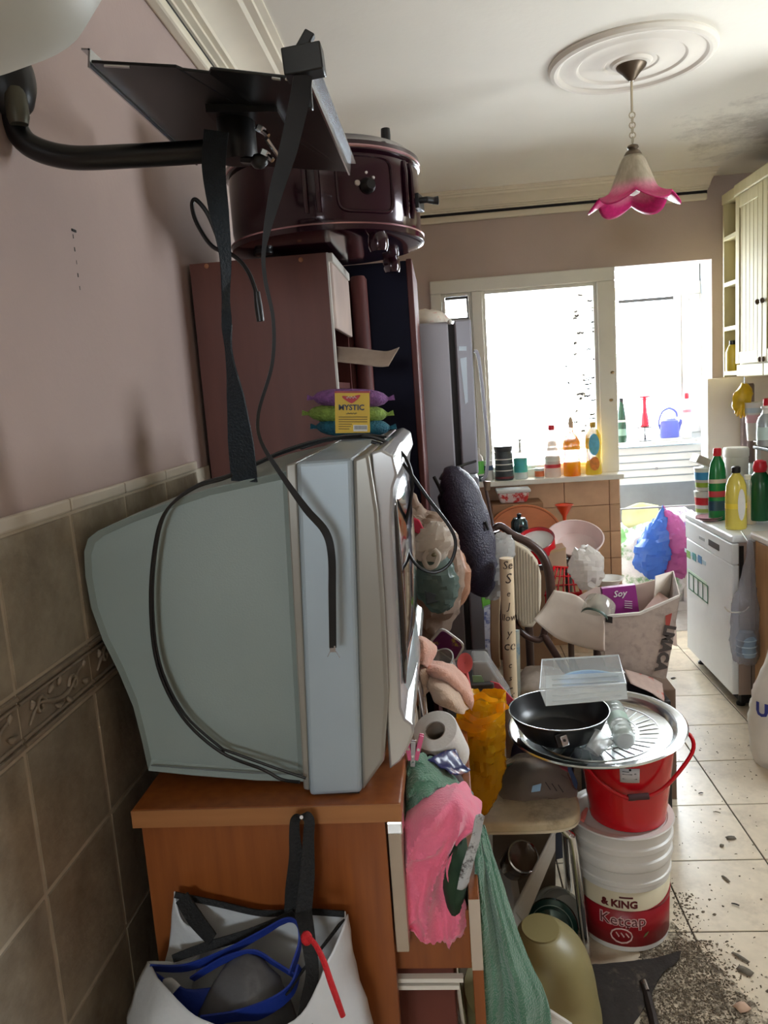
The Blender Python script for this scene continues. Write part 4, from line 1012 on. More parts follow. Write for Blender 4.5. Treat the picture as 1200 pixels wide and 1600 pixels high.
# the red field rises at its sides: a bowed top edge
mb = MB(); rows = []
for k in range(2):
    rows.append([V3((kc.x + (.1313 + .0016)*math.cos(FACE + a), kc.y + (.1313 + .0016)*math.sin(FACE + a), .1315 + k*.028*(max(0, (a - .15))/1.1)**1.4)) for a in [(-1.15 + 2.4*i/24) for i in range(25)]])
mb.grid(rows); mb.build('red_swoosh', MATS['deep_red_print'], rl, solid=.0006)
ax = (kc.x, kc.y)
letters('& KING', .030, mat('print_dark_red', (96, 20, 26), .5), kb, V3((kc.x + .1335*math.cos(FACE - .28), kc.y + .1335*math.sin(FACE - .28), .152)), (1, 0, 0), (0, 0, 1), bold=.0012, bend=(ax, .1338))
band('small_print_bar', MATS['print_dark_red'], kb, kc, .1318, .1319, .171, .176, FACE - .28, FACE + .0, lift=.0012)
letters('Ketçap', .046, mat('print_pale_pink', (226, 190, 186), .5), kb, V3((kc.x + .1325*math.cos(FACE - .22), kc.y + .1325*math.sin(FACE - .22), .100)), (1, 0, 0), (0, 0, 1), bold=.0022, bend=(ax, .1322))
letters('Ketçap', .046, mat('print_dark_red', (96, 20, 26), .5), kb, V3((kc.x + .1325*math.cos(FACE - .22), kc.y + .1325*math.sin(FACE - .22), .100)), (1, 0, 0), (0, 0, 1), bold=-.0004, bend=(ax, .1332))
# printed tomato and leaf
def onk(a, z, r=.1322): return V3((kc.x + r*math.cos(FACE + a), kc.y + r*math.sin(FACE + a), z))
tm = MB(); tm.tube([onk(-.25 + .22*math.cos(t*.5236), .055 + .022*math.sin(t*.5236)) for t in range(12)], .0022, n=6, closed=True); tm.build('printed_tomato', MATS['print_pale_pink'], rl)
for a in range(3): MB().tube([onk(-.36 + .1*a, .064), onk(-.30 + .1*a, .052)], .002, n=5).build('printed_leaf', MATS['print_pale_pink'], rl)
MB().prism([onk(.2, .05), onk(.28, .056), onk(.33, .066), onk(.25, .061)], V3((0, -.001, 0))).build('printed_leaf', mat('print_leaf_green', (120, 130, 80), .5), rl)
# second white bucket nested on top
k2c = kc + V3((.0, 0, 0)); wb2 = thing('white_bucket', 'plain white lidded bucket stacked inside the ketchup bucket under the red one', 'bucket', (kc.x, kc.y, .03))
bx = MB(); bx.lathe([(.110, .03), (.122, .245), (.140, .252), (.143, .262), (.141, .275), (.136, .279), (.139, .300), (.144, .305), (.144, .318), (.139, .322), (.141, .342), (.144, .348), (.144, .352)], kc, 48)
bx.build('body', m_whitepl, wb2, angle=30)
MB().lathe([(.001, .3475), (.125, .3475), (.13, .352), (.146, .352), (.148, .356), (.146, .360), (.13, .358), (.126, .354), (.001, .353)], kc, 48, cap=False).build('lid', m_whitepl, wb2, angle=30)
pk = kc + V3((-.098, -.02, .356)); MB().tube([pk + V3((-.02, -.03, .002)), pk + V3((-.01, 0, .006)), pk + V3((.004, .03, .004))], [.006, .008, .005], n=8).build('pour_tab', mat('salmon_plastic', (226, 130, 116), .4), wb2)
# red pail
rc_ = V3((.462, 2.095, 0)); rbk = thing('red_pail', 'red plastic pail with handle standing on the white bucket', 'pail', (rc_.x, rc_.y, .36))
zb0, zt0 = .357, .622
bx = MB(); bx.lathe([(.001, zb0), (.102, zb0), (.106, zb0 + .004), (.1305, zt0 - .05), (.132, zt0 - .03), (.134, zt0 - .028), (.135, zt0), (.138, zt0 + .002), (.136, zt0 + .006), (.131, zt0 + .002), (.101, zb0 + .008), (.001, zb0 + .008)], rc_, 48, cap=False)
pbody = bx.build('body', m_red, rbk, angle=30)
A = rc_ + V3((.137, -.02, zt0 - .016)); B = rc_ + V3((-.133, -.03, zt0 - .03))
hpts = [A, A + V3((.026, -.03, .006)), A + V3((.022, -.06, -.03)), rc_ + V3((.085, -.125, zt0 - .108)), rc_ + V3((.03, -.140, zt0 - .135)), rc_ + V3((-.03, -.142, zt0 - .138)), rc_ + V3((-.095, -.118, zt0 - .105)), B + V3((-.01, -.04, -.02)), B]
hd_ = MB().tube(hpts, .0055, n=9, smooth=5).build('bail_handle', m_red, rbk)
MB().tube([rc_ + V3((.026, -.1405, zt0 - .1355)), rc_ + V3((-.028, -.1425, zt0 - .1375))], .009, n=12).build('grip', mat('dark_grip_rubber', (70, 40, 42), .6), hd_)
for q in (A, B): MB().ball(q, .013, .013, .012, n=10).build('ear', m_red, pbody)
rr_ = .1115
def onp(a, z): 
    r = .106 + (.1305 - .106)*((z - zb0)/(zt0 - .05 - zb0)) + .0012; return V3((rc_.x + r*math.cos(FACE + a), rc_.y + r*math.sin(FACE + a), z))
mb = MB(); mb.grid([[onp(-.35 + .40*i/8, z) for i in range(9)] for z in (zt0 - .105, zt0 - .062)]); stk = mb.build('price_sticker', mat('sticker_grey', (206, 204, 204), .5), pbody, solid=.0006)
for (a0_, a1_, z) in ((-.30, -.16, zt0 - .072), (-.30, -.10, zt0 - .080), (-.30, .0, zt0 - .094), (-.06, -.02, zt0 - .078)):
    MB().tube([onp(a0_, z), onp(a1_, z)], .0014, n=5).build('printed_line', m_black, stk)
MB().tube([onp(-.165, zt0 - .066), onp(-.12, zt0 - .066)], .0032, n=6).build('printed_line', m_black, stk)
# steel tray
tcn = V3((.372, 2.05, .632)); ty = thing('steel_tray', 'large round stainless tray with engraved centre balanced on the red pail', 'tray', tcn)
Mt = Matrix.Rotation(math.radians(-2.5), 3, 'Y') @ Matrix.Rotation(math.radians(1.0), 3, 'X')
tb_ = MB(); tb_.lathe([(.001, 0), (.185, .0), (.200, .003), (.212, .016), (.222, .020), (.238, .021), (.242, .018), (.240, .015), (.222, .0165), (.214, .012), (.202, -.002), (.185, -.004), (.001, -.004)], tcn, 64, Mt, cap=False)
tbo = tb_.build('dish', mat('brushed_tray_steel', (212, 216, 216), .18, 1.0, var=.05), ty, angle=35)
eg = MB()
for k in range(36):
    a = 2*PI*k/36
    for r0, r1, d in ((.115, .165, .06), (.06, .105, -.08)):
        eg.tube([tcn + Mt @ V3((r0*math.cos(a), r0*math.sin(a), .0006)), tcn + Mt @ V3(((r0 + r1)/2*math.cos(a + d), (r0 + r1)/2*math.sin(a + d), .001)), tcn + Mt @ V3((r1*math.cos(a + d*1.6), r1*math.sin(a + d*1.6), .0006))], .0013, n=4)
for r in (.17, .11, .055): eg.tube([tcn + Mt @ V3((r*math.cos(2*PI*k/48), r*math.sin(2*PI*k/48), .0006)) for k in range(48)], .0012, n=4, closed=True)
o = eg.build('engraving', mat('engraved_steel', (168, 172, 170), .3, 1.0), tbo); o['kind'] = 'stuff'
# frying pan: wide black pan with deep wall and a stub for its missing handle
pc = V3((.268, 2.02, .640)); fp = thing('frying_pan', 'deep black frying pan with a handle stub lying on the steel tray', 'frying pan', pc)
m_pan = mat('black_nonstick', (22, 23, 25), .32, var=.15, scale=30)
pn = MB(); pn.lathe([(.001, .002), (.085, .002), (.100, .006), (.118, .03), (.128, .055), (.133, .066), (.1345, .0665), (.1345, .0645), (.127, .050), (.116, .026), (.098, .0), (.001, -.004 + .002)], pc + V3((0, 0, .006)), 56, cap=False)
pbo = pn.build('bowl', m_pan, fp, angle=40)
MB().lathe([(.1335, .0735), (.1355, .0735), (.1355, .0715), (.1335, .0715), (.1335, .0735)], pc, 56, cap=False).build('bright_rim', m_steel, fp)
hp_ = at(878, 1157, 1.885); stub = MB(); d = V3((.012, -.022, -.012)); 
stub.obox(hp_ + V3((0, .004, 0)), (.016, .004, .004), (0, .006, -.003), V3((-.004, .004, .017))); so = stub.build('handle_stub', m_black, fp, bevel=.004)
stub = MB(); stub.obox(hp_ + V3((.0065, -.004, .001)), (.009, .003, .002), (0, .002, 0), V3((-.003, .003, .013))); stub.build('stub_plate', m_steel, so, bevel=.002)
MB().ball(hp_ + V3((.006, -.007, .003)), .004, .003, .004, n=8).build('stub_hole', m_black, so)
# clear container tipped on the pan
cx_ = thing('clear_tub', 'clear rectangular plastic tub tipped on its side on the frying pan', 'container', at(905, 1095, 2.0))
q = [at(838, 1078, 1.97), at(978, 1078, 1.94), at(966, 1022, 2.07), at(846, 1030, 2.09)]   # mouth frame
qb = [at(858, 1104, 1.93), at(982, 1094, 1.90), at(966, 1052, 2.0), at(856, 1058, 2.02)]
mouth = [at(840, 1048, 2.0), at(968, 1046, 1.985), at(966, 1024, 2.09), at(848, 1030, 2.10)]
bot = [at(852, 1104, 1.955), at(984, 1090, 1.935), at(977, 1066, 2.02), at(858, 1074, 2.03)]
# a shallow open box: near wall and floor ribs show through it
corners_t = [at(843, 1077, 1.93), at(978, 1068, 1.91), at(966, 1024, 2.07), at(847, 1031, 2.09)]
corners_b = [at(853, 1103, 1.935), at(981, 1092, 1.915), at(974, 1050, 2.06), at(853, 1056, 2.08)]
wl_ = MB()
for i in range(4):
    a, c2 = corners_t[i], corners_t[(i+1)%4]; e, f = corners_b[i], corners_b[(i+1)%4]
    wl_.add([a, c2, f, e], [(0, 1, 2, 3)])
cb1 = wl_.build('wall', m_clear, cx_, solid=.0016, smooth=False)
MB().add(corners_b, [(0, 1, 2, 3)]).build('floor_panel', m_frost, cx_, solid=.0016, smooth=False)
MB().tube(corners_t, .0028, n=8, closed=True).build('rim', m_frost, cx_)
for i in range(5):
    t = .12 + .18*i; a = corners_b[0].lerp(corners_b[3], t).lerp(corners_b[1].lerp(corners_b[2], t), .08); c2 = corners_b[0].lerp(corners_b[3], t).lerp(corners_b[1].lerp(corners_b[2], t), .93)
    MB().tube([a + V3((0, 0, .002)), c2 + V3((0, 0, .002))], .0022, n=6).build('floor_rib', m_frost, cx_)
# plastic bottle lying, and a small cup
bt = thing('water_bottle', 'ribbed clear plastic bottle lying on the tray beside the pan', 'bottle', at(970, 1150, 1.95))
A, B = at(977, 1160, 1.90), at(955, 1098, 2.12); ax_ = (B - A); qq = V3((0, 0, 1)).rotation_difference(ax_.normalized()).to_matrix(); Ln = ax_.length
prof = [(.001, .0), (.022, 0), (.026, .004), (.028, .015)]
for i in range(7): prof += [(.028, .02 + i*.022), (.0255, .03 + i*.022), (.028, .04 + i*.022)]
prof += [(.024, Ln - .03), (.012, Ln - .012), (.011, Ln)]
MB().lathe(prof, A + V3((0, 0, .004)), 24, qq, cap=False).build('body', mat('ribbed_clear_plastic', (206, 216, 210), .12, alpha=.5, var=.04), bt)
MB().lathe([(.001, -.001), (.021, -.001), (.021, .001)], A + V3((0, 0, .004)), 20, qq).build('base_disc', m_frost, bt)
MB().lathe([(.0284, .075), (.0284, .115)], A + V3((0, 0, .004)), 24, qq, cap=False).build('paper_label', mat('faint_green_label', (170, 200, 180), .4, alpha=.7), bt)
MB().lathe([(.013, Ln - .012), (.013, Ln + .004), (.001, Ln + .005)], A + V3((0, 0, .004)), 16, qq, cap=False).build('cap', m_whitepl, bt)
cp_ = thing('plastic_cup', 'small clear plastic cup tipped against the lying bottle', 'cup', at(938, 1178, 1.89))
A, B = at(925, 1175, 1.875), at(946, 1148, 1.90); qq = V3((0, 0, 1)).rotation_difference((B - A).normalized()).to_matrix()
MB().lathe([(.001, 0), (.019, 0), (.020, .002), (.027, .05), (.0285, .051), (.0265, .05), (.018, .003), (.001, .002)], A, 24, qq, cap=False).build('wall', mat('grey_clear_plastic', (200, 206, 206), .1, alpha=.45), cp_)
MB().lathe([(.0275, .05), (.029, .051), (.0275, .052)], A, 24, qq, cap=False).build('rim', m_frost, cp_)
# blue basin behind the tray
bb = thing('blue_basin', 'bright blue plastic bowl behind the clear tub', 'bowl', (.50, 2.42, .5)); bc = at(925, 1066, 2.36); bc.z -= .0
MB().lathe([(.001, -.11), (.055, -.11), (.06, -.106), (.082, -.02), (.096, -.006), (.100, .0), (.098, .002), (.092, -.002), (.078, -.02), (.056, -.10), (.001, -.104)], bc, 40, cap=False).build('bowl', mat('cyan_blue_plastic', (22, 132, 200), .3), bb)
MB().lathe([(.096, .001), (.101, .003), (.101, .0), (.097, -.003)], bc, 40, cap=False).build('rim', mat('pale_blue_rim', (150, 200, 230), .3), bb)

# ------------------------------------------------------------------ worn kitchen stool and what lies on and under it
sl_ = thing('kitchen_stool', 'grimy cream seat stool with chrome tube legs beside the ketchup bucket', 'stool', (.11, 2.05, 0))
sc0 = V3((.125, 2.08, 0)); st_m = stained('grimy_cream_vinyl', (206, 192, 158), (110, 84, 54), scale=6, lo=.5, hi=.72, rough=.5, bump=.1)
pts = []
for i in range(40):
    t = 2*PI*i/40; ex = .45
    pts.append((sc0.x + .188*math.copysign(abs(math.cos(t))**ex, math.cos(t)), sc0.y + .185*math.copysign(abs(math.sin(t))**ex, math.sin(t))))
zse = .452
MB().prism([(x, y, zse - .03) for x, y in pts], (0, 0, .03)).build('seat', st_m, sl_, bevel=.009, seg=3)
MB().prism([(sc0.x + (x - sc0.x)*1.002, sc0.y + (y - sc0.y)*1.002, zse - .031) for x, y in pts], (0, 0, .007)).build('seat_band', mat('cream_edge', (214, 204, 178), .4), sl_)
for sx_, sy_ in ((1, -1), (-1, -1), (1, 1), (-1, 1)):
    top = sc0 + V3((sx_*.12, sy_*.13, zse - .033)); b_ = sc0 + V3((sx_*.17, sy_*.165, zse - .05)); ft = sc0 + V3((sx_*.185, sy_*.17, .004))
    if (sx_, sy_) == (1, -1): ft = V3((.315, 1.965, .004)); b_ = at(893, 1305, 1.94); top = sc0 + V3((.12, -.14, zse - .033))
    MB().tube([top, b_ - V3((sx_*.01, 0, -.004)), b_ + V3((sx_*.002, 0, -.02)), (b_ + ft)/2, ft], .0115, n=12, smooth=5).build('leg', m_chrome, sl_)
    
# yellow bag with a jar, standing at the seat's edge
yb = thing('yellow_bag', 'translucent yellow plastic bag sagging round a glass jar on the stool', 'bag', at(755, 1265, 1.95))
m_yel = film('yellow_film', (248, 206, 30), .62, .15)
def pleat(rings, n=44, k=6, m=9, d=.12, sd=0.0):
    mb = MB(); C = spline([V3(r[0]) for r in rings], k); RX = spline([float(r[1]) for r in rings], k); RY = spline([float(r[2]) for r in rings], k); rows = []
    for i in range(len(C)):
        rows.append([C[i] + V3((math.cos(2*PI*j/n)*RX[i], math.sin(2*PI*j/n)*RY[i], 0))*(1 + d*math.sin(m*2*PI*j/n + sd + i*.12) + d*.6*noise.noise(V3((j*.5, i*.25, sd)))) for j in range(n)])
    return mb.grid(rows, wrap=True)
yl = pleat([(at(746, 1269, 1.92), .005, .006), (at(748, 1260, 1.92), .022, .025), (at(751, 1240, 1.92), .040, .038), (at(752, 1210, 1.92), .050, .045), (at(752, 1175, 1.92), .053, .047), (at(752, 1145, 1.92), .055, .049), (at(752, 1122, 1.92), .058, .052), (at(754, 1102, 1.93), .058, .052), (at(756, 1090, 1.94), .050, .044), (at(757, 1098, 1.94), .038, .034)], n=48, k=6, m=7, d=.05, sd=1.0); crumple(yl, .012, 30, 4.0, .8); yl.build('film', film('yellow_film', (240, 196, 30), .5, .12), yb, solid=.0008, angle=24)
for (sd, pa, pb, pc, w0) in ((0, (706, 1122), (738, 1138), (770, 1128), .022), (1, (716, 1106), (748, 1128), (786, 1112), .016), (2, (728, 1092), (752, 1086), (778, 1094), .014)):
    MB().ribbon([at(*pa, 1.88), at((pa[0] + pb[0])/2, (pa[1] + pb[1])/2 + 2, 1.86), at(*pb, 1.855), at((pc[0] + pb[0])/2, (pc[1] + pb[1])/2 + 3, 1.86), at(*pc, 1.88)], [.006, w0, w0*1.1, w0, .006], [(0, .2, 1), (.2, .5, 1), (0, .1, 1), (-.2, .5, 1), (0, .3, 1)], .0015, 6).build('gathered_neck', film('amber_film', (244, 178, 14), .15, .12), yb)
MB().ribbon([at(775, 1110, 1.89), at(786, 1104, 1.88), at(795, 1106, 1.88)], [.03, .022, .006], (0, .3, 1), .002, 5).build('handle_ear', film('amber_film', (240, 176, 14), .15, .12), yb)
jr = thing('glass_jar', 'grey glass jar inside the yellow bag', 'jar', at(748, 1190, 1.925)); jc = at(750, 1196, 1.925)
MB().lathe([(.001, 0), (.040, 0), (.043, .005), (.043, .075), (.036, .088), (.036, .10), (.034, .10), (.034, .088), (.040, .074), (.040, .006), (.001, .004)], jc, 32, cap=False).build('body', mat('smoky_glass', (120, 122, 110), .06, alpha=.5), jr)
MB().lathe([(.001, .104), (.037, .104), (.038, .1), (.038, .09)], jc, 28, cap=False).build('lid', mat('amber_lid', (190, 150, 60), .35), jr)
# plastic bag of greens on the seat
gb = thing('clear_produce_bag', 'crumpled clear bag with green and pink print lying on the stool seat', 'bag', at(840, 1240, 2.03))
def drape(rows, amp=.006, f=30, sd=1.0): return MB().grid(sheet(rows, 6, 6, amp, f, sd, .5))
drape([[at(792, 1190, 2.16), at(815, 1178, 2.16), at(850, 1176, 2.16), at(880, 1188, 2.14)], [at(782, 1214, 2.08), at(815, 1205, 2.06), at(855, 1206, 2.06), at(892, 1218, 2.08)], [at(778, 1238, 2.02), at(815, 1240, 2.0), at(855, 1244, 2.0), at(902, 1236, 2.03)], [at(786, 1248, 2.0), at(820, 1252, 1.98), at(860, 1250, 1.98), at(900, 1246, 2.01)]], .008).build('film', film('cloudy_film', (196, 184, 174), .62, .12), gb, solid=.0008)
drape([[at(790, 1196, 2.12), at(815, 1190, 2.12), at(838, 1198, 2.12)], [at(782, 1225, 2.06), at(808, 1225, 2.05), at(830, 1228, 2.06)], [at(786, 1244, 2.02), at(805, 1248, 2.01), at(818, 1244, 2.02)]], .004).build('green_print', film('green_film', (70, 120, 90), .2), gb, solid=.0008)
drape([[at(838, 1182, 2.15), at(862, 1180, 2.15), at(884, 1190, 2.14)], [at(842, 1196, 2.11), at(865, 1198, 2.1), at(888, 1206, 2.1)]], .004).build('pink_print', film('rose_film', (206, 110, 120), .25), gb, solid=.0008)
for px, py in ((852, 1222), (862, 1224), (872, 1226)): MB().tube([at(px, py, 1.985), at(px + 8, py + 12, 1.98)], .0014, n=5).build('printed_bar', m_black, gb)
MB().add([at(832, 1228, 1.99), at(846, 1224, 1.99), at(844, 1236, 1.985), at(830, 1238, 1.985)], [(0, 1, 2, 3)]).build('blue_print', mat('print_pale_blue', (120, 160, 190), .4), gb, solid=.0008, smooth=False)

# under the stool: white crate with a brown jar, pale bowl, green pot lid
cr = thing('white_crate', 'white plastic storage box slanting under the stool', 'storage box', (.10, 2.1, .0))
p1, p2, p3, p4 = at(773, 1420, 2.02), at(866, 1300, 2.02), at(858, 1302, 2.25), at(775, 1420, 2.25)
cw = MB(); cw.prism([at(805, 1425, 1.98), at(820, 1445, 1.98), at(868, 1330, 1.98), at(868, 1296, 1.98)], (0, .012, 0)); cw.build('near_wall', m_whitepl, cr, smooth=False, bevel=.003)
cw = MB(); cw.prism([at(805, 1425, 1.985), at(820, 1445, 1.985), at(800, 1470, 1.985), at(770, 1440, 1.985)], (0, .22, 0)); cw.build('base', m_whitepl, cr, smooth=False, bevel=.003)
MB().tube([at(803, 1424, 1.975), at(866, 1300, 1.975)], .006, n=8).build('rim', m_whitepl, cr)
cw = MB(); cw.prism([at(770, 1420, 2.2), at(868, 1420, 2.2), at(868, 1290, 2.2), at(770, 1290, 2.2)], (0, .008, 0)); cw.build('far_wall', mat('taupe_plastic', (150, 138, 124), .5), cr, smooth=False)
bj = thing('brown_jar', 'glossy brown glass jar lying in the slanted white box', 'jar', at(815, 1345, 2.1)); A, B = at(818, 1338, 2.06), at(792, 1362, 2.18); qq = V3((0, 0, 1)).rotation_difference((B - A).normalized()).to_matrix()
MB().lathe([(.001, .004), (.036, .004), (.042, .0), (.045, .004), (.046, .06), (.044, .10), (.03, .115), (.001, .116)], A, 32, qq, cap=False).build('body', mat('brown_glass', (92, 78, 66), .1, var=.15, coat=.6), bj)
MB().lathe([(.042, -.001), (.046, .0), (.046, .004), (.042, .003), (.042, -.001)], A, 32, qq, cap=False).build('rim', m_chrome, bj)
pb_ = thing('pale_bowl', 'pale grey plastic bowl on its side under the stool', 'bowl', at(878, 1420, 2.08)); A = at(868, 1428, 2.14); qq = V3((0, 0, 1)).rotation_difference(V3((.35, -.75, .55)).normalized()).to_matrix()
MB().lathe([(.078, .0), (.076, .012), (.070, .016), (.066, .05), (.05, .075), (.001, .078), (.001, .074), (.048, .071), (.063, .048), (.074, .0)], A, 40, qq, cap=False).build('bowl', mat('pale_grey_plastic', (196, 204, 204), .2), pb_)
for z, r in ((.02, .0705), (.035, .0685)): MB().lathe([(r, z), (r + .0018, z + .001), (r, z + .003)], A, 40, qq, cap=False).build('ridge', MATS['pale_grey_plastic'], pb_)
gl = thing('pot_lid', 'dark teal domed pot lid leaning under the stool', 'lid', at(868, 1440, 2.0)); A = at(862, 1448, 1.99); qq = V3((0, 0, 1)).rotation_difference(V3((-.15, -.9, .35)).normalized()).to_matrix()
MB().lathe([(.072, -.012), (.074, -.008), (.072, .0), (.062, .006), (.058, .008), (.05, .018), (.03, .026), (.001, .03)], A, 40, qq, cap=False).build('dome', mat('teal_enamel', (36, 78, 76), .15, .3, coat=.5), gl, angle=25)
MB().lathe([(.058, .009), (.060, .011), (.058, .012)], A, 40, qq, cap=False).build('ridge', mat('pale_teal', (140, 170, 166), .2, .4), gl)
MB().lathe([(.012, .03), (.014, .04), (.001, .044)], A, 16, qq, cap=False).build('knob', m_black, gl)
# khaki bin in front of the stool
kh = thing('khaki_bin', 'khaki plastic bin with rounded shoulder in front of the stool', 'bin', (.10, 1.75, 0)); m_kh = mat('khaki_plastic', (146, 136, 92), .4, var=.08)
rings = []
zt_ = at(870, 1462, 1.72).z
prof_px = [(1600, 824, 938), (1560, 822, 936), (1520, 822, 928), (1490, 824, 915), (1472, 828, 896), (1460, 836, 876)]
rr = []
bl_, br_ = at(815, 1600, 1.7), at(942, 1600, 1.7)
rows = [(V3((.075, 1.72, .0)), .105, .14), (V3((.085, 1.72, .12)), .115, .145)]
for py, xa, xb in prof_px:
    a, c2 = at(xa - 20, py, 1.70), at(xb, py, 1.70); rows.append((V3(((a.x + c2.x)/2, 1.72, (a.z + c2.z)/2)), (c2.x - a.x)/2, min(.145, (c2.x - a.x)/2*1.2)))
kb_ = skin(rows, 36, 4); kb_.build('body', m_kh, kh)
top = rows[-1]; MB().lathe([(.001, .004), (top[1]*.98, .004), (top[1], 0), (top[1], -.012)], top[0], 36, None, 1, 1.15, cap=False).build('lid', m_kh, kh)
rows_ = [[at(840, 1500, 1.548), at(870, 1498, 1.56), at(905, 1520, 1.58)], [at(838, 1580, 1.546), at(870, 1585, 1.555), at(908, 1590, 1.58)]]
# white bin lid low in the corner
wf = thing('white_box_lid', 'white plastic lid at the bottom edge beside the khaki bin', 'lid', at(870, 1590, 1.42))
MB().prism([at(858, 1580, 1.40), at(892, 1602, 1.40), at(920, 1660, 1.40), at(850, 1660, 1.40)], (0, .012, 0)).build('panel', m_whitepl, wf, smooth=False, bevel=.004)
MB().tube([at(858, 1580, 1.398), at(892, 1602, 1.398)], .005, n=8).build('rim', m_whitepl, wf)
# dark rag widened to paint in the floor's shade, and broom head under the bucket
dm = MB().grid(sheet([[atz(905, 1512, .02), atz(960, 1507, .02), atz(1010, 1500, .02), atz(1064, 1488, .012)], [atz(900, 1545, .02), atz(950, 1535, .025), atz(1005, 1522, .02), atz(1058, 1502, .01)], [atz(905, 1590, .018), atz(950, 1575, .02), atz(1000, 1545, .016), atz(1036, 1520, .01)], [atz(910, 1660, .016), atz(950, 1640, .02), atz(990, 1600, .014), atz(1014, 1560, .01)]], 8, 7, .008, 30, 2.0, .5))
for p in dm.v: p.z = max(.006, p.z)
tag(recenter(dm.build('rag_and_floor_shade', stained('rag_and_shade_dark', (46, 40, 36), (96, 84, 72), scale=14, lo=.55, hi=.7, rough=.9, bump=.4), solid=.006)), 'black rag at the foot of the ketchup bucket, its wider part standing for floor shade', 'rag')
bn = thing('chair_foot_bar', 'dark metal bar with a bright tip lying in the floor dirt', 'metal bar', at(1015, 1570, 1.75))
MB().tube([atz(1005, 1535, .02), atz(1012, 1560, .014), atz(1022, 1600, .012), atz(1030, 1650, .012)], .012, n=8, smooth=4).build('bar', mat('dark_grime_metal', (52, 44, 40), .5, .5), bn)
MB().tube([atz(1006, 1532, .032), atz(1012, 1548, .026)], .006, n=8).build('bright_tip', m_chrome, bn)

# ------------------------------------------------------------------ dirt on the floor
random.seed(21)
def debris(name, n, fn, cols, label, r0, r1):
    mbs = MB()
    for i in range(n):
        x, y = fn(); r = random.uniform(r0, r1)*random.choice((.5, .7, 1, 1)); a = random.uniform(0, PI); el = random.uniform(.25, .8); k = random.choice((4, 5, 6))
        top = []; h = random.uniform(.0006, .0025) + r*.12
        ring = [(x + r*math.cos(a)*math.cos(2*PI*j/k) - r*el*math.sin(a)*math.sin(2*PI*j/k), y + r*math.sin(a)*math.cos(2*PI*j/k) + r*el*math.cos(a)*math.sin(2*PI*j/k)) for j in range(k)]
        ring = [(px_ + random.uniform(-.25, .25)*r, py_ + random.uniform(-.25, .25)*r) for px_, py_ in ring]
        o_ = len(mbs.v); mbs.v += [V3((p[0], p[1], .0006)) for p in ring] + [V3((x, y, h + .001))]
        mbs.f += [(o_ + j, o_ + (j+1)%k, o_ + k) for j in range(k)]
    o = mbs.build(name, cols, smooth=False); o['kind'] = 'stuff'; o['label'] = label; o['category'] = 'dirt'
    return o
def near_heap():
    while True:
        px = random.gauss(1075, 55); py = random.uniform(1470, 1640)
        edge = 1045 + (py - 1420)*.75
        if random.random() > math.exp(-max(0, px - edge)/28): continue
        if px < 1000: continue
        p = atz(px, py, 0); return p.x, p.y
def foot():
    px = 1052 + abs(random.gauss(0, 22)); py = random.uniform(1395, 1500); p = atz(px, py, 0); return p.x, p.y
def spread():
    x = .62 + random.random()**1.5*.75; y = random.uniform(1.6, 3.4); return x, y
m_d1 = mat('brown_grit', (104, 92, 76), .9, var=.5, scale=200); m_d2 = mat('pale_grit', (182, 170, 150), .9, var=.3, scale=150)
debris('dirt_heap', 3200, near_heap, m_d1, 'brown gritty dirt swept up at the bottom edge of the floor', .0015, .007)
debris('pale_crumbs', 1500, near_heap, m_d2, 'pale crumbs mixed into the swept dirt', .0012, .006)
debris('bucket_foot_dirt', 260, foot, m_d1, 'brown crumbs gathered round the foot of the ketchup bucket', .0015, .007)
debris('scattered_crumbs', 420, spread, m_d1, 'dark crumbs scattered thinly over the beige tiles', .0012, .0055)
# thin grey dust film trodden over the tiles
df = MB(); cols = []
for i in range(40):
    py = 1440 + i*6; r = []
    for j in range(14):
        px = 1000 + (55 + (py - 1440)*.95)*(j/13) + (10*noise.noise(V3((i*.4, j*.5, 0))) if j == 13 else 0)
        p = atz(px, py, 0); r.append(V3((p.x, p.y, .0007)))
    cols.append(r)
df.grid(cols); o = df.build('dust_film', stained('trodden_dust', (128, 116, 98), (84, 74, 62), scale=40, lo=.4, hi=.6, rough=.95, fine=120)); 
nt = MATS['trodden_dust'].node_tree; N = nt.nodes; nzz = N.new('ShaderNodeTexNoise'); nzz.inputs['Scale'].default_value = 22; nzz.inputs['Detail'].default_value = 8; nzz.inputs['Roughness'].default_value = .75
tcc = N.new('ShaderNodeTexCoord'); nt.links.new(tcc.outputs['Object'], nzz.inputs['Vector']); mrr = N.new('ShaderNodeMapRange'); mrr.inputs['From Min'].default_value = .42; mrr.inputs['From Max'].default_value = .62
nt.links.new(nzz.outputs['Fac'], mrr.inputs['Value']); nt.links.new(mrr.outputs['Result'], N['Principled BSDF'].inputs['Alpha'])
o['kind'] = 'stuff'; o['label'] = 'grey trodden dust film at the bottom of the floor'; o['category'] = 'dust'
def scrap(px, py, w, l, a, lab, m, nm_='floor_scrap'):
    p = atz(px, py, .001); mb = MB(); rows = []
    for j in range(4):
        t = j/3; rows.append([p + V3((math.cos(a)*(t - .5)*l - math.sin(a)*s_*w/2*(1 - .3*abs(2*t - 1)), math.sin(a)*(t - .5)*l + math.cos(a)*s_*w/2*(1 - .3*abs(2*t - 1)), .002 + .004*math.sin(t*PI)*(1 if s_ == 0 else .4))) for s_ in (-1, 0, 1)])
    mb.grid(rows); return tag(recenter(mb.build(nm_, m, solid=.001)), lab, 'scrap', 'scraps on the floor')
m_sc = mat('grey_brown_scrap', (104, 96, 82), .8, var=.3, scale=60); m_sc2 = mat('black_scrap', (34, 30, 28), .7)
scrap(1142, 1310, .022, .032, .1, 'round grey leaf scrap on the tiles near the right picture edge', m_sc)
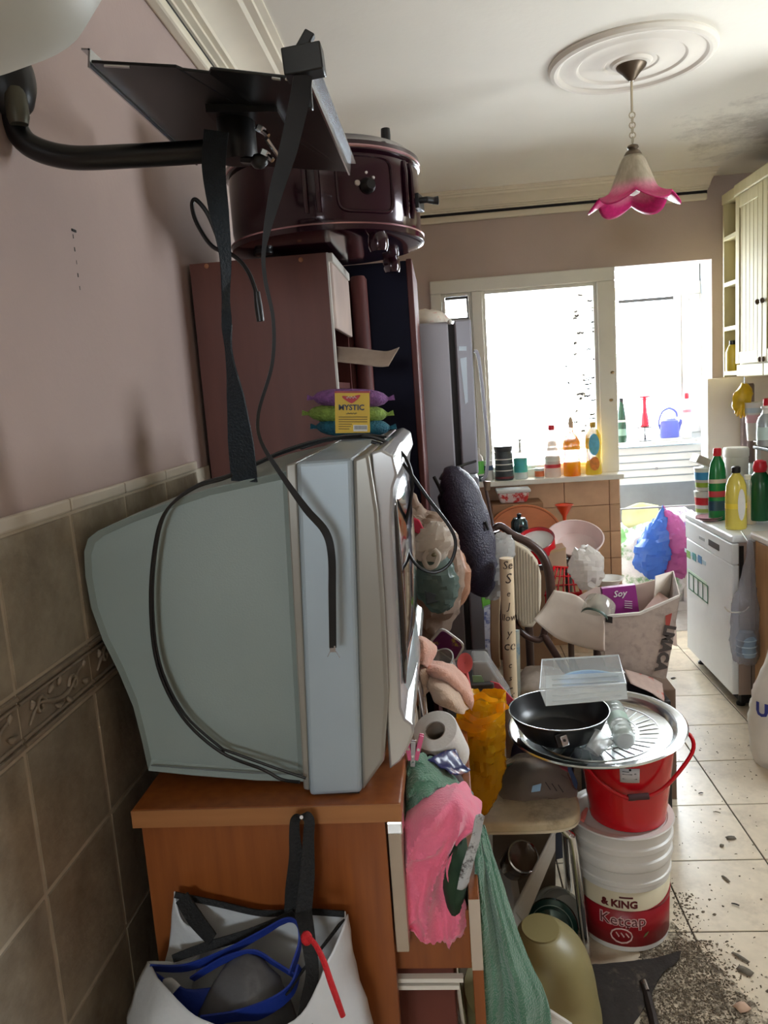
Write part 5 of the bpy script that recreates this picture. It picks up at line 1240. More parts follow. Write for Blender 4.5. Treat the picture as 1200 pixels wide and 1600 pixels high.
scrap(1128, 1322, .014, .018, 1.1, 'small torn grey scrap beside the round leaf scrap', m_sc)
scrap(1134, 1374, .010, .035, 1.9, 'curled brown scrap in the middle of a floor tile', m_sc)
scrap(1149, 1414, .007, .022, -.5, 'short black sliver on the floor tile', m_sc2)
scrap(1164, 1518, .028, .04, -.8, 'large grey flake at the edge of the swept dirt', m_sc)
scrap(1157, 1497, .012, .05, -.9, 'thin twisted twig in the swept dirt', m_sc)
scrap(1095, 1240, .006, .018, .2, 'dark splinter beside the red pail on the floor', m_sc2)
scrap(1120, 1270, .005, .024, -.4, 'thin dark splinter near the long floor joint', m_sc)
scrap(1052, 1060, .012, .03, .4, 'curled dark scrap under the cardboard box corner', m_sc2)
scrap(1160, 1575, .035, .035, .4, 'pinkish crumb lump in the swept dirt', mat('pinkish_lump', (196, 164, 140), .9))
# ------------------------------------------------------------------ fridge
m_fr = mat('fridge_grey', (150, 146, 150), .4, .25, var=.05, scale=4)
m_frd = mat('fridge_door_silver', (140, 138, 144), .35, .35, var=.05, scale=4)
fg = thing('fridge', 'tall silver-grey fridge standing beyond the dark wardrobe', 'fridge', (-.25, 3.3, 0))
FY0, FY1 = 3.02, 3.66; fx1 = at(705, 600, FY0).x; fx2 = at(714, 600, FY0).x; fx3 = at(741, 600, FY0).x; fz = at(690, 503, FY0).z
MB().box(XL + .01, fx1, FY0, FY1, .02, fz).build('body', m_fr, fg, smooth=False, bevel=.006)
MB().box(fx1, fx2, FY0 + .006, FY1 - .006, .04, fz - .01).build('door_seal', m_dark, fg, smooth=False)
zsplit = at(720, 745, FY0).z
d1 = MB().box(fx2, fx3, FY0, FY1, zsplit + .006, fz + .004).build('door', m_frd, fg, smooth=False, bevel=.008)
d2 = MB().box(fx2, fx3, FY0, FY1, .06, zsplit - .006).build('door', m_frd, fg, smooth=False, bevel=.008)
hp = [at(741, 548, FY0 + .03), at(748, 560, FY0 + .03), at(757, 640, FY0 + .03), at(762, 700, FY0 + .03), at(760, 740, FY0 + .03), at(752, 750, FY0 + .03)]
MB().ribbon(hp, [.02, .022, .022, .022, .022, .02], (0, 1, 0), .012, 5).build('handle', m_frd, d1, bevel=.003)
MB().prism([at(719, 560, FY0 - .002), at(729, 558, FY0 - .002), at(731, 628, FY0 - .002), at(727, 632, FY0 - .002)], (0, .002, 0)).build('sticker', mat('ice_sticker', (206, 220, 230), .4), d1, smooth=False)
MB().prism([at(717, 541, FY0 - .002), at(729, 541, FY0 - .002), at(729, 548, FY0 - .002), at(717, 548, FY0 - .002)], (0, .002, 0)).build('badge', MATS['ice_sticker'], d1, smooth=False)
MB().ball(at(703, 503, FY0), .010, .02, .010, n=10).build('hinge_cap', m_white, fg)
mb = skin([(V3((-.02, 3.3, fz)), .07, .1), (V3((-.03, 3.3, fz + .03)), .075, .11), (V3((-.04, 3.3, fz + .06)), .05, .07), (V3((-.06, 3.3, fz + .075)), .01, .02)], 20, 4); crumple(mb, .012, 25)
tag(recenter(mb.build('fridge_top_bag', stained('white_red_bag', (214, 204, 190), (196, 84, 70), scale=14, lo=.58, hi=.66, rough=.4))), 'white and red plastic bag lying on top of the fridge', 'bag')

# ------------------------------------------------------------------ carrier bags hanging beside the television
hb_ = thing('carrier_bag', 'large translucent beige carrier bag hanging from the wardrobe door', 'bag', at(672, 990, 2.3))
m_film = film('beige_film', (206, 184, 166), .30); m_film2 = film('grey_green_film', (120, 140, 132), .3); m_film3 = film('peach_film', (222, 176, 146), .35)
Yh = 2.33
rings = [(at(668, 1000, Yh), .015, .02), (at(672, 975, Yh), .055, .05), (at(672, 940, Yh), .085, .07), (at(670, 895, Yh), .095, .075), (at(668, 855, Yh), .090, .07), (at(664, 825, Yh), .060, .045), (at(650, 800, Yh), .030, .02), (at(636, 770, Yh), .010, .01)]
mb = skin(rings, 40, 6, cap=False); crumple(mb, .022, 16, 4.0, .7); mb.build('film', m_film, hb_, solid=.0008, angle=22)
rows = [[at(622, 760, 2.28), at(630, 770, 2.28)], [at(622, 800, 2.28), at(640, 805, 2.27)], [at(626, 840, 2.27), at(658, 832, 2.26)]]
MB().grid(sheet(rows, 4, 5, .004, 30)).build('handle_strap', m_film, hb_, solid=.001)
rows = [[at(640, 806, 2.25), at(655, 812, 2.25)], [at(646, 830, 2.24), at(668, 836, 2.24)], [at(655, 832, 2.24), at(672, 838, 2.24)]]
MB().grid(sheet(rows, 4, 4, .003, 40)).build('red_print', mat('cerise_print', (196, 24, 62), .4), hb_, solid=.001)
tg = thing('grey_green_bag', 'grey-green knotted plastic bag in the middle of the hanging carrier bags', 'bag', at(680, 940, 2.24))
mb = skin([(at(686, 950, 2.22), .02, .02), (at(684, 930, 2.22), .05, .035), (at(680, 900, 2.22), .055, .04), (at(676, 875, 2.22), .04, .03), (at(672, 862, 2.22), .012, .012)], 30, 6); crumple(mb, .014, 22, 9.0, .7); mb.build('film', m_film2, tg, angle=22)
drape([[at(664, 922, 2.18), at(690, 930, 2.18), at(704, 920, 2.19)], [at(666, 945, 2.18), at(690, 938, 2.18), at(702, 936, 2.19)]], .004, 40).build('dark_contents', mat('slate_contents', (66, 76, 82), .5), tg, solid=.002)
kt = thing('white_knotted_bag', 'white plastic bag tied in a bow above the grey-green one', 'bag', at(675, 870, 2.22))
mb = skin([(at(672, 872, 2.2), .03, .02), (at(676, 855, 2.2), .05, .03), (at(680, 835, 2.2), .045, .03), (at(684, 820, 2.2), .02, .015)], 28, 6); crumple(mb, .012, 26, 11.0, .8); mb.build('film', film('white_film', (226, 214, 200), .25), kt, angle=22)
MB().tube([at(668, 862, 2.165), at(662, 872, 2.16), at(668, 886, 2.16), at(680, 884, 2.16), at(686, 868, 2.165), at(678, 858, 2.165)], .007, n=10, smooth=5, closed=False).build('knot_loop', film('white_film', (226, 214, 200), .25), kt)
MB().ball(at(678, 867, 2.16), .008, .006, .006, n=10).build('knot', mat('olive_knot', (110, 100, 70), .6), kt)
pb2 = thing('peach_bag', 'small peach-tinted plastic bag against the fridge side', 'bag', at(715, 920, 2.36))
mb = skin([(at(712, 950, 2.36), .01, .01), (at(716, 930, 2.36), .026, .02), (at(718, 900, 2.36), .032, .025), (at(712, 870, 2.36), .022, .02), (at(706, 850, 2.36), .008, .008)], 24, 5); crumple(mb, .010, 28, 6.0, .7); mb.build('film', m_film3, pb2, angle=22)

# ------------------------------------------------------------------ quilted black bag
bp = thing('quilted_bag', 'black quilted mesh bag hanging on the fridge door handle', 'bag', at(730, 900, 2.75))
m_mesh = mat('purple_black_mesh', (40, 36, 54), .42, var=.25, scale=40, bump=.5, bscale=160)
cl = [(690, 748, 20), (708, 756, 34), (722, 790, 40), (732, 830, 43), (742, 870, 42), (752, 900, 36), (762, 922, 22), (766, 930, 6)]
rows = []; Yq = 2.72
C = [at(a, c2, Yq) for a, c2, w in cl]; W = [w*Yq/1200 for a, c2, w in cl]
C = spline(C, 4); W = spline([float(w) for w in W], 4)
for i, (c_, w) in enumerate(zip(C, W)):
    t = (C[min(i+1, len(C)-1)] - C[max(i-1, 0)]).normalized(); s_ = V3((0, 1, 0)).cross(t); s_ = V3((abs(s_.x), 0, s_.z if s_.x >= 0 else -s_.z)).normalized()
    qf = 1 + .05*abs(math.sin(i*PI/4.0)); rows.append([c_ + (s_*(math.cos(2*PI*k/24)*w*.85) + V3((0, math.sin(2*PI*k/24)*w*1.1, 0)))*qf for k in range(24)])
mb = MB().grid(rows, wrap=True); mb.f.append(tuple(range(24))); mb.f.append(tuple(range((len(rows)-1)*24, len(rows)*24))[::-1]); mb.build('body', m_mesh, bp)
MB().tube([at(678, 745, 2.70), at(690, 770, 2.68), at(706, 815, 2.66), at(722, 865, 2.66), at(742, 908, 2.67), at(758, 930, 2.69)], .006, n=8, smooth=5).build('piping', m_black, bp)
MB().tube([at(758, 815, 2.64), at(763, 828, 2.64)], .005, n=8).build('zip_pull', m_black, bp)
MB().tube([at(688, 748, 2.70), at(700, 735, 2.85), at(745, 720, 3.03)], .005, n=8, smooth=4).build('strap', m_black, bp)
mb = skin([(at(770, 930, 2.70), .02, .02), (at(772, 915, 2.70), .035, .03), (at(774, 890, 2.70), .04, .035), (at(780, 860, 2.72), .05, .035), (at(785, 840, 2.74), .02, .02)], 24, 5); crumple(mb, .016, 24, 12.0, .8)
tag(recenter(mb.build('clear_wrap_bag', film('clear_wrap', (214, 212, 208), .5, .1), angle=22)), 'crinkled clear plastic wrap between the quilted bag and the padded chair', 'bag')

# ------------------------------------------------------------------ clutter heap between television front and fridge
tb2 = thing('butter_tub', 'plastic tub lid with purple fruit print standing against the fridge', 'tub', at(705, 1010, 2.25)); Yt = 2.2
q = [at(668, 1006, Yt), at(690, 980, Yt), at(728, 1008, Yt), at(712, 1036, Yt)]
c_ = sum(q, V3((0, 0, 0)))/4
def rrect(q, k=.25, inset=1.0):
    out = []; c_ = sum(q, V3((0, 0, 0)))/4; q = [c_ + (p - c_)*inset for p in q]
    for i in range(4):
        p, a, c2 = q[i], q[i-1], q[(i+1) % 4]
        for t in (0, .25, .5, .75, 1.0):
            s1, s2 = p.lerp(a, k), p.lerp(c2, k); out.append(s1.lerp(p, t).lerp(p.lerp(s2, t), t))
    return out
MB().prism(rrect(q), (0, .012, 0)).build('lid_rim', m_whitepl, tb2)
MB().prism(rrect(q, .2, .86), (0, -.002, 0)).build('printed_face', stained('purple_fruit_print', (96, 26, 84), (178, 160, 60), scale=22, lo=.56, hi=.62, rough=.35), tb2)
cpn = thing('clear_goblet', 'clear plastic goblet lying on the heap by the peach towel', 'goblet', at(695, 1040, 2.05)); A, B = at(706, 1052, 2.05), at(684, 1022, 2.0); qq = V3((0, 0, 1)).rotation_difference((B - A).normalized()).to_matrix()
MB().lathe([(.001, 0), (.018, .0), (.02, .004), (.03, .05), (.034, .07), (.032, .07), (.028, .05), (.017, .006), (.001, .004)], A, 24, qq, cap=False).build('bowl', mat('smoke_plastic', (170, 164, 156), .1, alpha=.5), cpn)
MB().lathe([(.033, .07), (.036, .071), (.033, .073)], A, 24, qq, cap=False).build('rim', m_frost, cpn)
ls = thing('pink_ladle', 'salmon-pink round plastic spatula in the clutter heap', 'spatula', at(728, 1045, 2.1)); 
MB().lathe([(.001, -.004), (.018, -.002), (.022, .004), (.02, .004), (.001, .0)], at(726, 1036, 2.05), 24, V3((0, 0, 1)).rotation_difference(V3((.2, -.95, .3)).normalized()).to_matrix(), cap=False, sx=1.0, sy=1.3).build('head', mat('salmon_plastic2', (214, 92, 92), .4), ls)
MB().tube([at(728, 1050, 2.06), at(736, 1090, 2.04)], .006, n=8).build('handle', MATS['salmon_plastic2'], ls)
bx2 = thing('clear_lidded_box', 'clear plastic box with a pink lid wedged beside the yellow bag', 'container', at(765, 1090, 2.1)); Yc = 2.12
q = [at(738, 1034, Yc), at(762, 1034, Yc), at(802, 1095, Yc), at(738, 1110, Yc)]
MB().prism(q, (0, .10, 0)).build('body', mat('clear_box_plastic', (206, 206, 204), .12, alpha=.4), bx2, smooth=False, bevel=.006)
MB().prism([at(766, 1064, Yc - .006), at(780, 1068, Yc - .006), at(803, 1094, Yc - .006), at(790, 1104, Yc - .006), at(774, 1088, Yc - .006)], (0, .004, 0)).build('pink_lid', mat('rose_plastic', (222, 70, 96), .3), bx2, bevel=.003)
MB().prism([at(738, 1056, Yc - .004), at(752, 1056, Yc - .004), at(764, 1080, Yc - .004), at(740, 1080, Yc - .004)], (0, .003, 0)).build('green_tag', mat('pale_green_tag', (150, 190, 150), .4), bx2, smooth=False)
# low clutter board that carries the heap
sh_ = thing('side_crate', 'grey folding crate under the heap of bags beside the fridge', 'crate', (.0, 2.2, 0)); 
MB().box(-.06, .10, 1.98, 2.40, .0, .72).build('body', mat('dark_grey_plastic', (70, 66, 66), .6), sh_, smooth=False, bevel=.01) if False else None
for x0_, x1_, y0_, y1_ in ((-.055, -.04, 2.29, 2.40), (.085, .10, 2.29, 2.40)): MB().box(x0_, x1_, y0_, y1_, 0, .74).build('upright', mat('dark_grey_plastic', (70, 66, 66), .6), sh_, smooth=False, bevel=.004)
MB().box(-.055, .10, 2.10, 2.40, .74, .76).build('shelf', MATS['dark_grey_plastic'], sh_, smooth=False, bevel=.004)
MB().box(-.055, .10, 2.29, 2.40, .40, .42).build('shelf', MATS['dark_grey_plastic'], sh_, smooth=False, bevel=.004)

# ------------------------------------------------------------------ rolled vinyl, papers
rv = thing('patterned_roll', 'tall roll of cream vinyl with brown script print beside the padded chair', 'roll', V3((at(795, 1000, 2.62).x, 2.62, .2)))
A, B = at(797, 1115, 2.62), at(791, 872, 2.62); A.z = .02
MB().tube([A, B], .024, n=24).build('roll', mat('cream_vinyl', (214, 190, 156), .5, var=.06, scale=12), rv)
m_ink = mat('print_sepia', (62, 42, 34), .6)
for py, tx, s_ in ((884, 'Se', .04), (905, 'S', .05), (928, 'e', .03), (948, 'J', .035), (966, 'llow', .034), (990, 'y', .04), (1010, 'ce', .05), (1040, 'c', .03), (1060, 's', .03), (1082, 'Q', .045), (1100, 'm', .03)):
    o_ = at(793 + (py - 880)*.024, py, 2.594); o_.y = 2.62; ax2 = (o_.x, 2.62); letters(tx, s_, m_ink, rv, V3((o_.x, 2.62 - .0245, o_.z)), (1, 0, 0), (0, 0, 1), bend=(ax2, .0246), shear=.2)
rv2 = MB().grid(sheet([[at(768, 900, 2.7), at(784, 900, 2.68)], [at(766, 1000, 2.7), at(780, 990, 2.68)], [at(772, 1060, 2.7), at(782, 1040, 2.68)]], 4, 6, .004, 12))
tag(recenter(rv2.build('curled_poster', mat('tan_poster', (186, 160, 128), .6), solid=.002)), 'curled tan paper leaning on the patterned roll', 'paper')
rv2 = MB().prism([at(756, 950, 2.74), at(770, 945, 2.74), at(776, 1060, 2.74), at(760, 1060, 2.74)], (0, .02, 0))
tag(recenter(rv2.build('magazine_stack', stained('blue_white_print', (196, 200, 214), (80, 90, 150), scale=16, lo=.52, hi=.6), smooth=False)), 'blue and white magazines standing between fridge and patterned roll', 'magazines')
rv2 = MB().prism([at(752, 935, 2.78), at(768, 930, 2.78), at(768, 952, 2.78), at(754, 952, 2.78)], (0, .03, 0))
tag(recenter(rv2.build('green_carton', mat('apple_green_carton', (120, 196, 70), .5), smooth=False, bevel=.003)), 'small bright green carton behind the quilted bag', 'carton')
rv2 = MB().prism([at(800, 985, 2.66), at(812, 985, 2.66), at(814, 1110, 2.66), at(806, 1110, 2.66)], (0, .01, 0))
tag(recenter(rv2.build('pale_wrapping_sheet', stained('pale_blue_green_sheet', (186, 196, 190), (120, 160, 190), scale=10, lo=.5, hi=.6), smooth=False)), 'pale blue-green sheet standing right behind the patterned roll', 'paper')

# ------------------------------------------------------------------ padded dining chair
ch = thing('padded_chair', 'dark wooden dining chair with ribbed cream upholstered back', 'chair', (.28, 2.95, 0)); Yk = 2.92
m_dw = mat('dark_walnut', (66, 44, 36), .35, var=.2, scale=8, stretch=(1, 1, 6)); m_cr = mat('cream_upholstery', (206, 192, 168), .85, var=.06, scale=20)
outl = [(772, 826), (782, 822), (802, 836), (826, 848), (846, 866), (857, 892), (861, 930), (858, 960), (850, 990)]
MB().tube([at(a, c2, Yk + .02) for a, c2 in outl], [.012, .014, .015, .017, .018, .018, .018, .016, .014], n=12, smooth=4).build('back_frame', m_dw, ch)
MB().tube([at(850, 990, Yk + .02), at(842, 1000, Yk + .02), at(820, 992, Yk + .02), at(802, 966, Yk + .02), at(796, 900, Yk + .03), at(776, 830, Yk + .03)], .013, n=10, smooth=4).build('back_frame', m_dw, ch)
pad = [(788, 838), (806, 846), (826, 858), (840, 876), (846, 900), (846, 940), (842, 968), (832, 982), (815, 980), (803, 955), (800, 900)]
MB().prism([at(a, c2, Yk) for a, c2 in pad], (0, .03, 0)).build('back_pad', m_cr, ch, bevel=.01, seg=3)
for k in range(9):
    a, c2 = at(804 + k*4.6, 850 + k*3.2 + (k > 6)*6, Yk - .002), at(808 + k*4.2, 972 + (2 - abs(k - 4))*2, Yk - .002)
    MB().tube([a, c2], .0022, n=5).build('piping_rib', mat('darker_cream', (176, 160, 138), .9), ch)  # ribs in a darker cream than the pad
seat = [(808, 1012), (828, 1000), (856, 1004), (870, 1020), (868, 1036), (832, 1040), (812, 1030)]
sz_ = .46
MB().prism([(.20, 2.52, sz_ - .05), (.46, 2.52, sz_ - .05), (.44, 2.92, sz_ - .05), (.22, 2.92, sz_ - .05)], (0, 0, .05)).build('seat_pad', m_cr, ch, bevel=.018, seg=3)
MB().prism([(.205, 2.525, sz_ - .09), (.455, 2.525, sz_ - .09), (.435, 2.915, sz_ - .09), (.225, 2.915, sz_ - .09)], (0, 0, .04)).build('seat_rail', m_dw, ch, smooth=False, bevel=.004)
for (x, y) in ((.222, 2.545), (.438, 2.545)): MB().lathe([(.014, 0), (.018, sz_ - .09)], (x, y, 0), 12).build('leg', m_dw, ch)
for (x, y, px, py) in ((.232, 2.93, 797, 900), (.428, 2.93, 848, 990)): MB().tube([V3((x, y + .02, 0)), V3((x, y, sz_)), at(px, py, Yk + .02)], .015, n=10).build('leg', m_dw, ch)
mb = skin([(V3((.31, 2.72, sz_)), .09, .14), (V3((.31, 2.72, sz_ + .03)), .095, .15), (V3((.31, 2.74, sz_ + .06)), .08, .12), (V3((.31, 2.76, sz_ + .075)), .02, .03)], 20, 4); crumple(mb, .012, 20)
tag(recenter(mb.build('seat_clothes', mat('taupe_knit', (150, 136, 124), .9, var=.15, scale=30))), 'taupe clothing folded on the padded chair seat', 'clothes')
mb = skin([(V3((.27, 2.50, 0)), .09, .08), (V3((.27, 2.50, .2)), .10, .09), (V3((.27, 2.50, .36)), .09, .08), (V3((.27, 2.50, .405)), .03, .03)], 22, 4); crumple(mb, .02, 12)
tag(recenter(mb.build('navy_sack', mat('navy_sack_plastic', (24, 34, 56), .4, var=.2))), 'dark navy sack standing under the padded chair', 'sack')

# ------------------------------------------------------------------ open carton with papers
Yx = 2.72
bxx = thing('open_carton', 'open greyish cardboard carton with raised flaps and large dark lettering', 'cardboard box', at(960, 1040, 2.8))
m_card = stained('grey_cardboard', (176, 160, 148), (146, 132, 122), scale=24, lo=.5, hi=.7, rough=.8)
m_cardin = mat('pinkish_carton_inside', (212, 190, 176), .8, var=.06)
nearL, nearR = at(946, 1040, Yx), at(1040, 1060, Yx); topL, topR = at(942, 962, Yx), at(1062, 930, Yx)
fw = MB(); fw.prism([nearL, nearR, at(1052, 1000, Yx), topR, at(1030, 946, Yx), at(1000, 958, Yx), topL], (0, .005, 0)); fwo = fw.build('near_wall', m_card, bxx, smooth=False)
fw = MB(); fw.prism([at(942, 962, Yx - .002), at(1000, 957, Yx - .002), at(1030, 944, Yx - .002), at(1062, 930, Yx - .002), at(1062, 933, Yx - .002), at(1030, 948, Yx - .002), at(1000, 961, Yx - .002), at(942, 966, Yx - .002)], (0, .009, 0)); fw.build('cut_edge', mat('cardboard_edge', (222, 214, 204), .8), fwo, smooth=False)
rows = [[at(866, 922, Yx + .12), at(900, 930, Yx + .08), at(925, 950, Yx + .04), at(944, 962, Yx)], [at(848, 950, Yx + .10), at(890, 956, Yx + .06), at(922, 975, Yx + .02), at(945, 985, Yx - .005)], [at(834, 968, Yx + .08), at(868, 996, Yx + .05), at(905, 1010, Yx + .02), at(945, 1018, Yx - .004)]]
MB().grid(sheet(rows, 6, 6, .006, 14, 3)).build('side_flap', mat('pale_paper_flap', (222, 208, 194), .8, var=.05, scale=18), bxx, solid=.003)
far = MB(); Yf2 = Yx + .36
far.prism([at(870, 950, Yf2), at(1058, 1010, Yf2), at(1052, 892, Yf2), at(1030, 905, Yf2), at(990, 915, Yf2), at(930, 918, Yf2)], (0, .005, 0)); far.build('far_wall', m_cardin, bxx, smooth=False)
rs_ = MB(); rs_.add([at(1040, 1060, Yx), at(1062, 930, Yx), at(1052, 892, Yf2), at(1030, 1010, Yf2)], [(0, 1, 2, 3)]); rs_.build('side_wall', m_card, bxx, solid=.004, smooth=False)
rs_ = MB(); rs_.add([at(946, 1040, Yx), at(1040, 1060, Yx), at(1030, 1010, Yf2), at(930, 1000, Yf2)], [(0, 1, 2, 3)]); rs_.build('base', m_card, bxx, solid=.004, smooth=False)
fl_ = MB(); fl_.add([at(1052, 892, Yf2), at(1046, 950, Yf2 - .02), at(1022, 938, Yf2 - .1), at(1024, 900, Yf2 - .05)], [(0, 1, 2, 3)]); fl_.build('side_flap', mat('white_flap', (232, 220, 206), .8), bxx, solid=.003, smooth=False)
fl_ = MB(); fl_.add([at(1030, 925, Yf2 - .08), at(1056, 944, Yx + .12), at(1040, 958, Yx + .06), at(1004, 955, Yx + .18)], [(0, 1, 2, 3)]); fl_.build('tucked_flap', mat('rosy_flap', (196, 160, 146), .8), bxx, solid=.003, smooth=False)
tdir = at(1035, 1042, Yx) - at(1048, 985, Yx)
lt = letters('LMACA', .052, mat('print_charcoal', (70, 62, 58), .7), fwo, at(1039, 1013, Yx - .002), tdir, V3((1, 0, .25)), bold=.0032)
MB().prism([at(1040, 962, Yx - .002), at(1050, 958, Yx - .002), at(1046, 980, Yx - .002), at(1040, 984, Yx - .002)], (0, .001, 0)).build('red_print', mat('print_dull_red', (170, 70, 60), .7), fwo, smooth=False)
MB().prism([at(946, 962, Yx - .003), at(957, 964, Yx - .003), at(957, 974, Yx - .003), at(946, 972, Yx - .003)], (0, .001, 0)).build('black_stamp', m_black, fwo, smooth=False)
ps = thing('purple_packet', 'purple printed packet standing in the open carton', 'packet', at(965, 955, Yx + .2)); Yp = Yx + .2
q = [at(945, 962, Yp), at(1000, 962, Yp), at(993, 914, Yp), at(940, 920, Yp)]
MB().prism(q, (0, .03, 0)).build('box', mat('magenta_card', (142, 42, 122), .45), ps, smooth=False, bevel=.002)
letters('Soy', .034, m_whitepl, ps, at(968, 928, Yp - .003), (1, 0, .08), (0, 0, 1), bold=.0004, shear=.3)
for i in range(4): MB().tube([at(976, 939 + i*3.4, Yp - .002), at(988, 940 + i*3.4, Yp - .002)], .0012, n=5).build('printed_line', m_whitepl, ps)
jr2 = thing('upturned_jar', 'clear glass jar with a grey rim lying in the open carton', 'jar', at(930, 970, Yx + .04)); A, B = at(924, 966, Yx + .03), at(938, 932, Yx + .10); qq = V3((0, 0, 1)).rotation_difference((B - A).normalized()).to_matrix()
MB().lathe([(.001, .0), (.05, 0), (.052, .005), (.056, .012), (.060, .04), (.056, .07), (.035, .088), (.001, .09)], A + V3((.012, 0, .0)), 32, qq, cap=False).build('body', mat('clear_jar_glass', (190, 188, 170), .06, alpha=.45, coat=.5), jr2)
MB().lathe([(.051, -.004), (.053, .0), (.052, .008), (.049, .0)], A + V3((.012, 0, .0)), 32, qq, cap=False).build('rim', mat('dark_green_seal', (60, 76, 66), .4), jr2)
MB().ball(A + qq @ V3((.0, 0, .035)) + V3((.012, 0, 0)), .03, .03, .025, n=14).build('contents', mat('taupe_contents', (110, 100, 96), .8, var=.4, scale=60), jr2)
wb_ = thing('white_bowl', 'white shallow bowl behind the purple packet', 'bowl', at(952, 908, 3.2)); MB().lathe([(.001, 0), (.03, 0), (.055, .03), (.062, .034), (.06, .036), (.05, .03), (.028, .004), (.001, .004)], at(952, 916, 3.2), 32, cap=False).build('bowl', m_whitepl, wb_)
MB().lathe([(.062, .034), (.064, .036), (.061, .038)], at(952, 916, 3.2), 32, cap=False).build('rim', m_white, wb_)
mb = skin([(at(918, 912, 3.15), .03, .04), (at(916, 895, 3.15), .055, .05), (at(916, 875, 3.15), .05, .05), (at(910, 862, 3.15), .02, .02)], 26, 5); crumple(mb, .02, 22, 8, .8)
tag(recenter(mb.build('crumpled_white_bag', film('white_crinkle', (226, 220, 212), .2), angle=20)), 'crumpled white plastic bag under the red and white tub', 'bag')
# lower cartons and leaflet below the box
lf = MB().grid(sheet([[at(975, 1046, 2.68), at(1010, 1056, 2.68), at(1035, 1068, 2.68)], [at(985, 1068, 2.56), at(1015, 1082, 2.555), at(1038, 1096, 2.555)]], 5, 5, .003, 20))
lfo = tag(recenter(lf.build('printed_leaflet', stained('grey_red_leaflet', (176, 152, 140), (190, 70, 60), scale=26, lo=.6, hi=.64, rough=.6), solid=.002)), 'creased printed leaflet sticking out under the open carton', 'leaflet')
lb = thing('lower_carton', 'brown carton on the floor under the open carton', 'cardboard box', (.55, 2.95, 0)); MB().box(.49, .80, 2.78, 3.15, 0, .44).build('body', mat('dark_brown_carton', (116, 92, 76), .8, var=.1), lb, smooth=False, bevel=.004)
MB().box(.49, .80, 2.955, 2.975, .44, .4415).build('tape', mat('tan_tape', (170, 140, 100), .4), lb, smooth=False)
zl = min((lfo.matrix_world @ v.co).z if False else v.co.z + lfo.location.z for v in lfo.data.vertices) - .002
lb = thing('dark_crate', 'black crate beside the brown carton under the leaflet', 'crate', (.62, 2.6, 0)); 
for (x0_, x1_, y0_, y1_, z0_, z1_, nm_) in ((.44, .72, 2.56, 2.575, 0, zl, 'wall'), (.44, .72, 2.735, 2.75, 0, zl, 'wall'), (.44, .455, 2.575, 2.735, 0, zl, 'wall'), (.705, .72, 2.575, 2.735, 0, zl, 'wall'), (.44, .72, 2.56, 2.75, 0, .01, 'base')): MB().box(x0_, x1_, y0_, y1_, z0_, z1_).build(nm_, mat('black_crate_plastic', (36, 34, 36), .5), lb, smooth=False, bevel=.003)

# ------------------------------------------------------------------ table heap behind the chair
Yr = 3.45
tbz = at(860, 872, Yr).z
tt = thing('clutter_table', 'low dark table carrying red containers in front of the tiled wall', 'table', (.6, 3.7, 0)); ztop = .80
MB().box(.30, .66, 3.35, 4.18, ztop - .025, ztop).build('table_top', mat('dark_table', (80, 60, 50), .5, var=.2), tt, smooth=False, bevel=.004)
for x, y in ((.33, 3.38), (.63, 3.38), (.33, 4.14), (.63, 4.14)): MB().lathe([(.016, 0), (.02, ztop - .025)], (x, y, 0), 12).build('leg', MATS['dark_table'], tt)
rp_ = thing('red_pot', 'red enamel pot with white inside tilted behind the padded chair', 'pot', at(835, 860, 3.3)); qq = V3((0, 0, 1)).rotation_difference(V3((-.2, -.42, .88)).normalized()).to_matrix(); A = at(842, 866, 3.4)
MB().lathe([(.001, 0), (.07, 0), (.078, .005), (.084, .085), (.082, .088), (.080, .086), (.074, .008), (.001, .006)], A, 36, qq, cap=False).build('wall', m_red, rp_)
MB().lathe([(.001, .072), (.0795, .072), (.0805, .084)], A, 36, qq, cap=False).build('white_inside', m_whitepl, rp_)
MB().lathe([(.080, .086), (.086, .087), (.084, .090), (.081, .089)], A, 36, qq, cap=False).build('rim', mat('dark_red_rim', (130, 14, 26), .3), rp_)
rt = thing('red_white_tub', 'red oval tub with a milky white inside tilted on the clutter table', 'tub', at(895, 872, 3.4))
qq = V3((0, 0, 1)).rotation_difference(V3((-.22, -.66, .72)).normalized()).to_matrix() @ Matrix.Rotation(-.5, 3, 'Z'); A = at(902, 856, 3.48)
MB().lathe([(.001, 0), (.075, 0), (.082, .006), (.094, .045), (.096, .048), (.092, .047), (.080, .010), (.001, .006)], A, 40, qq, 1.18, .86, cap=False).build('red_base', m_red, rt)
MB().lathe([(.001, .012), (.078, .012), (.090, .046), (.098, .052), (.108, .085), (.111, .086), (.106, .088), (.094, .054), (.076, .020), (.001, .016)], A, 40, qq, 1.18, .86, cap=False).build('milky_liner', mat('milky_plastic', (240, 222, 216), .3, alpha=.85), rt)
rbs = thing('red_basket', 'red latticed plastic basket behind the open carton', 'basket', at(885, 915, 3.25)); Yb2 = 3.2
q = [at(852, 930, Yb2), at(908, 926, Yb2), at(898, 888, Yb2 + .12), at(866, 886, Yb2 + .12)]
for k in range(7):
    t = k/6; MB().tube([q[0].lerp(q[1], t), q[3].lerp(q[2], t)], .0035, n=6).build('lattice_bar', m_red, rbs)
for k in range(4):
    t = k/3; MB().tube([q[0].lerp(q[3], t), q[1].lerp(q[2], t)], .0035, n=6).build('lattice_bar', m_red, rbs)
MB().tube(q, .007, n=8, closed=True).build('rim', m_red, rbs)
MB().prism([q[0], q[1], q[1] + V3((0, .02, -.1)), q[0] + V3((0, .02, -.1))], (0, .01, 0)).build('near_wall', m_red, rbs, smooth=False)
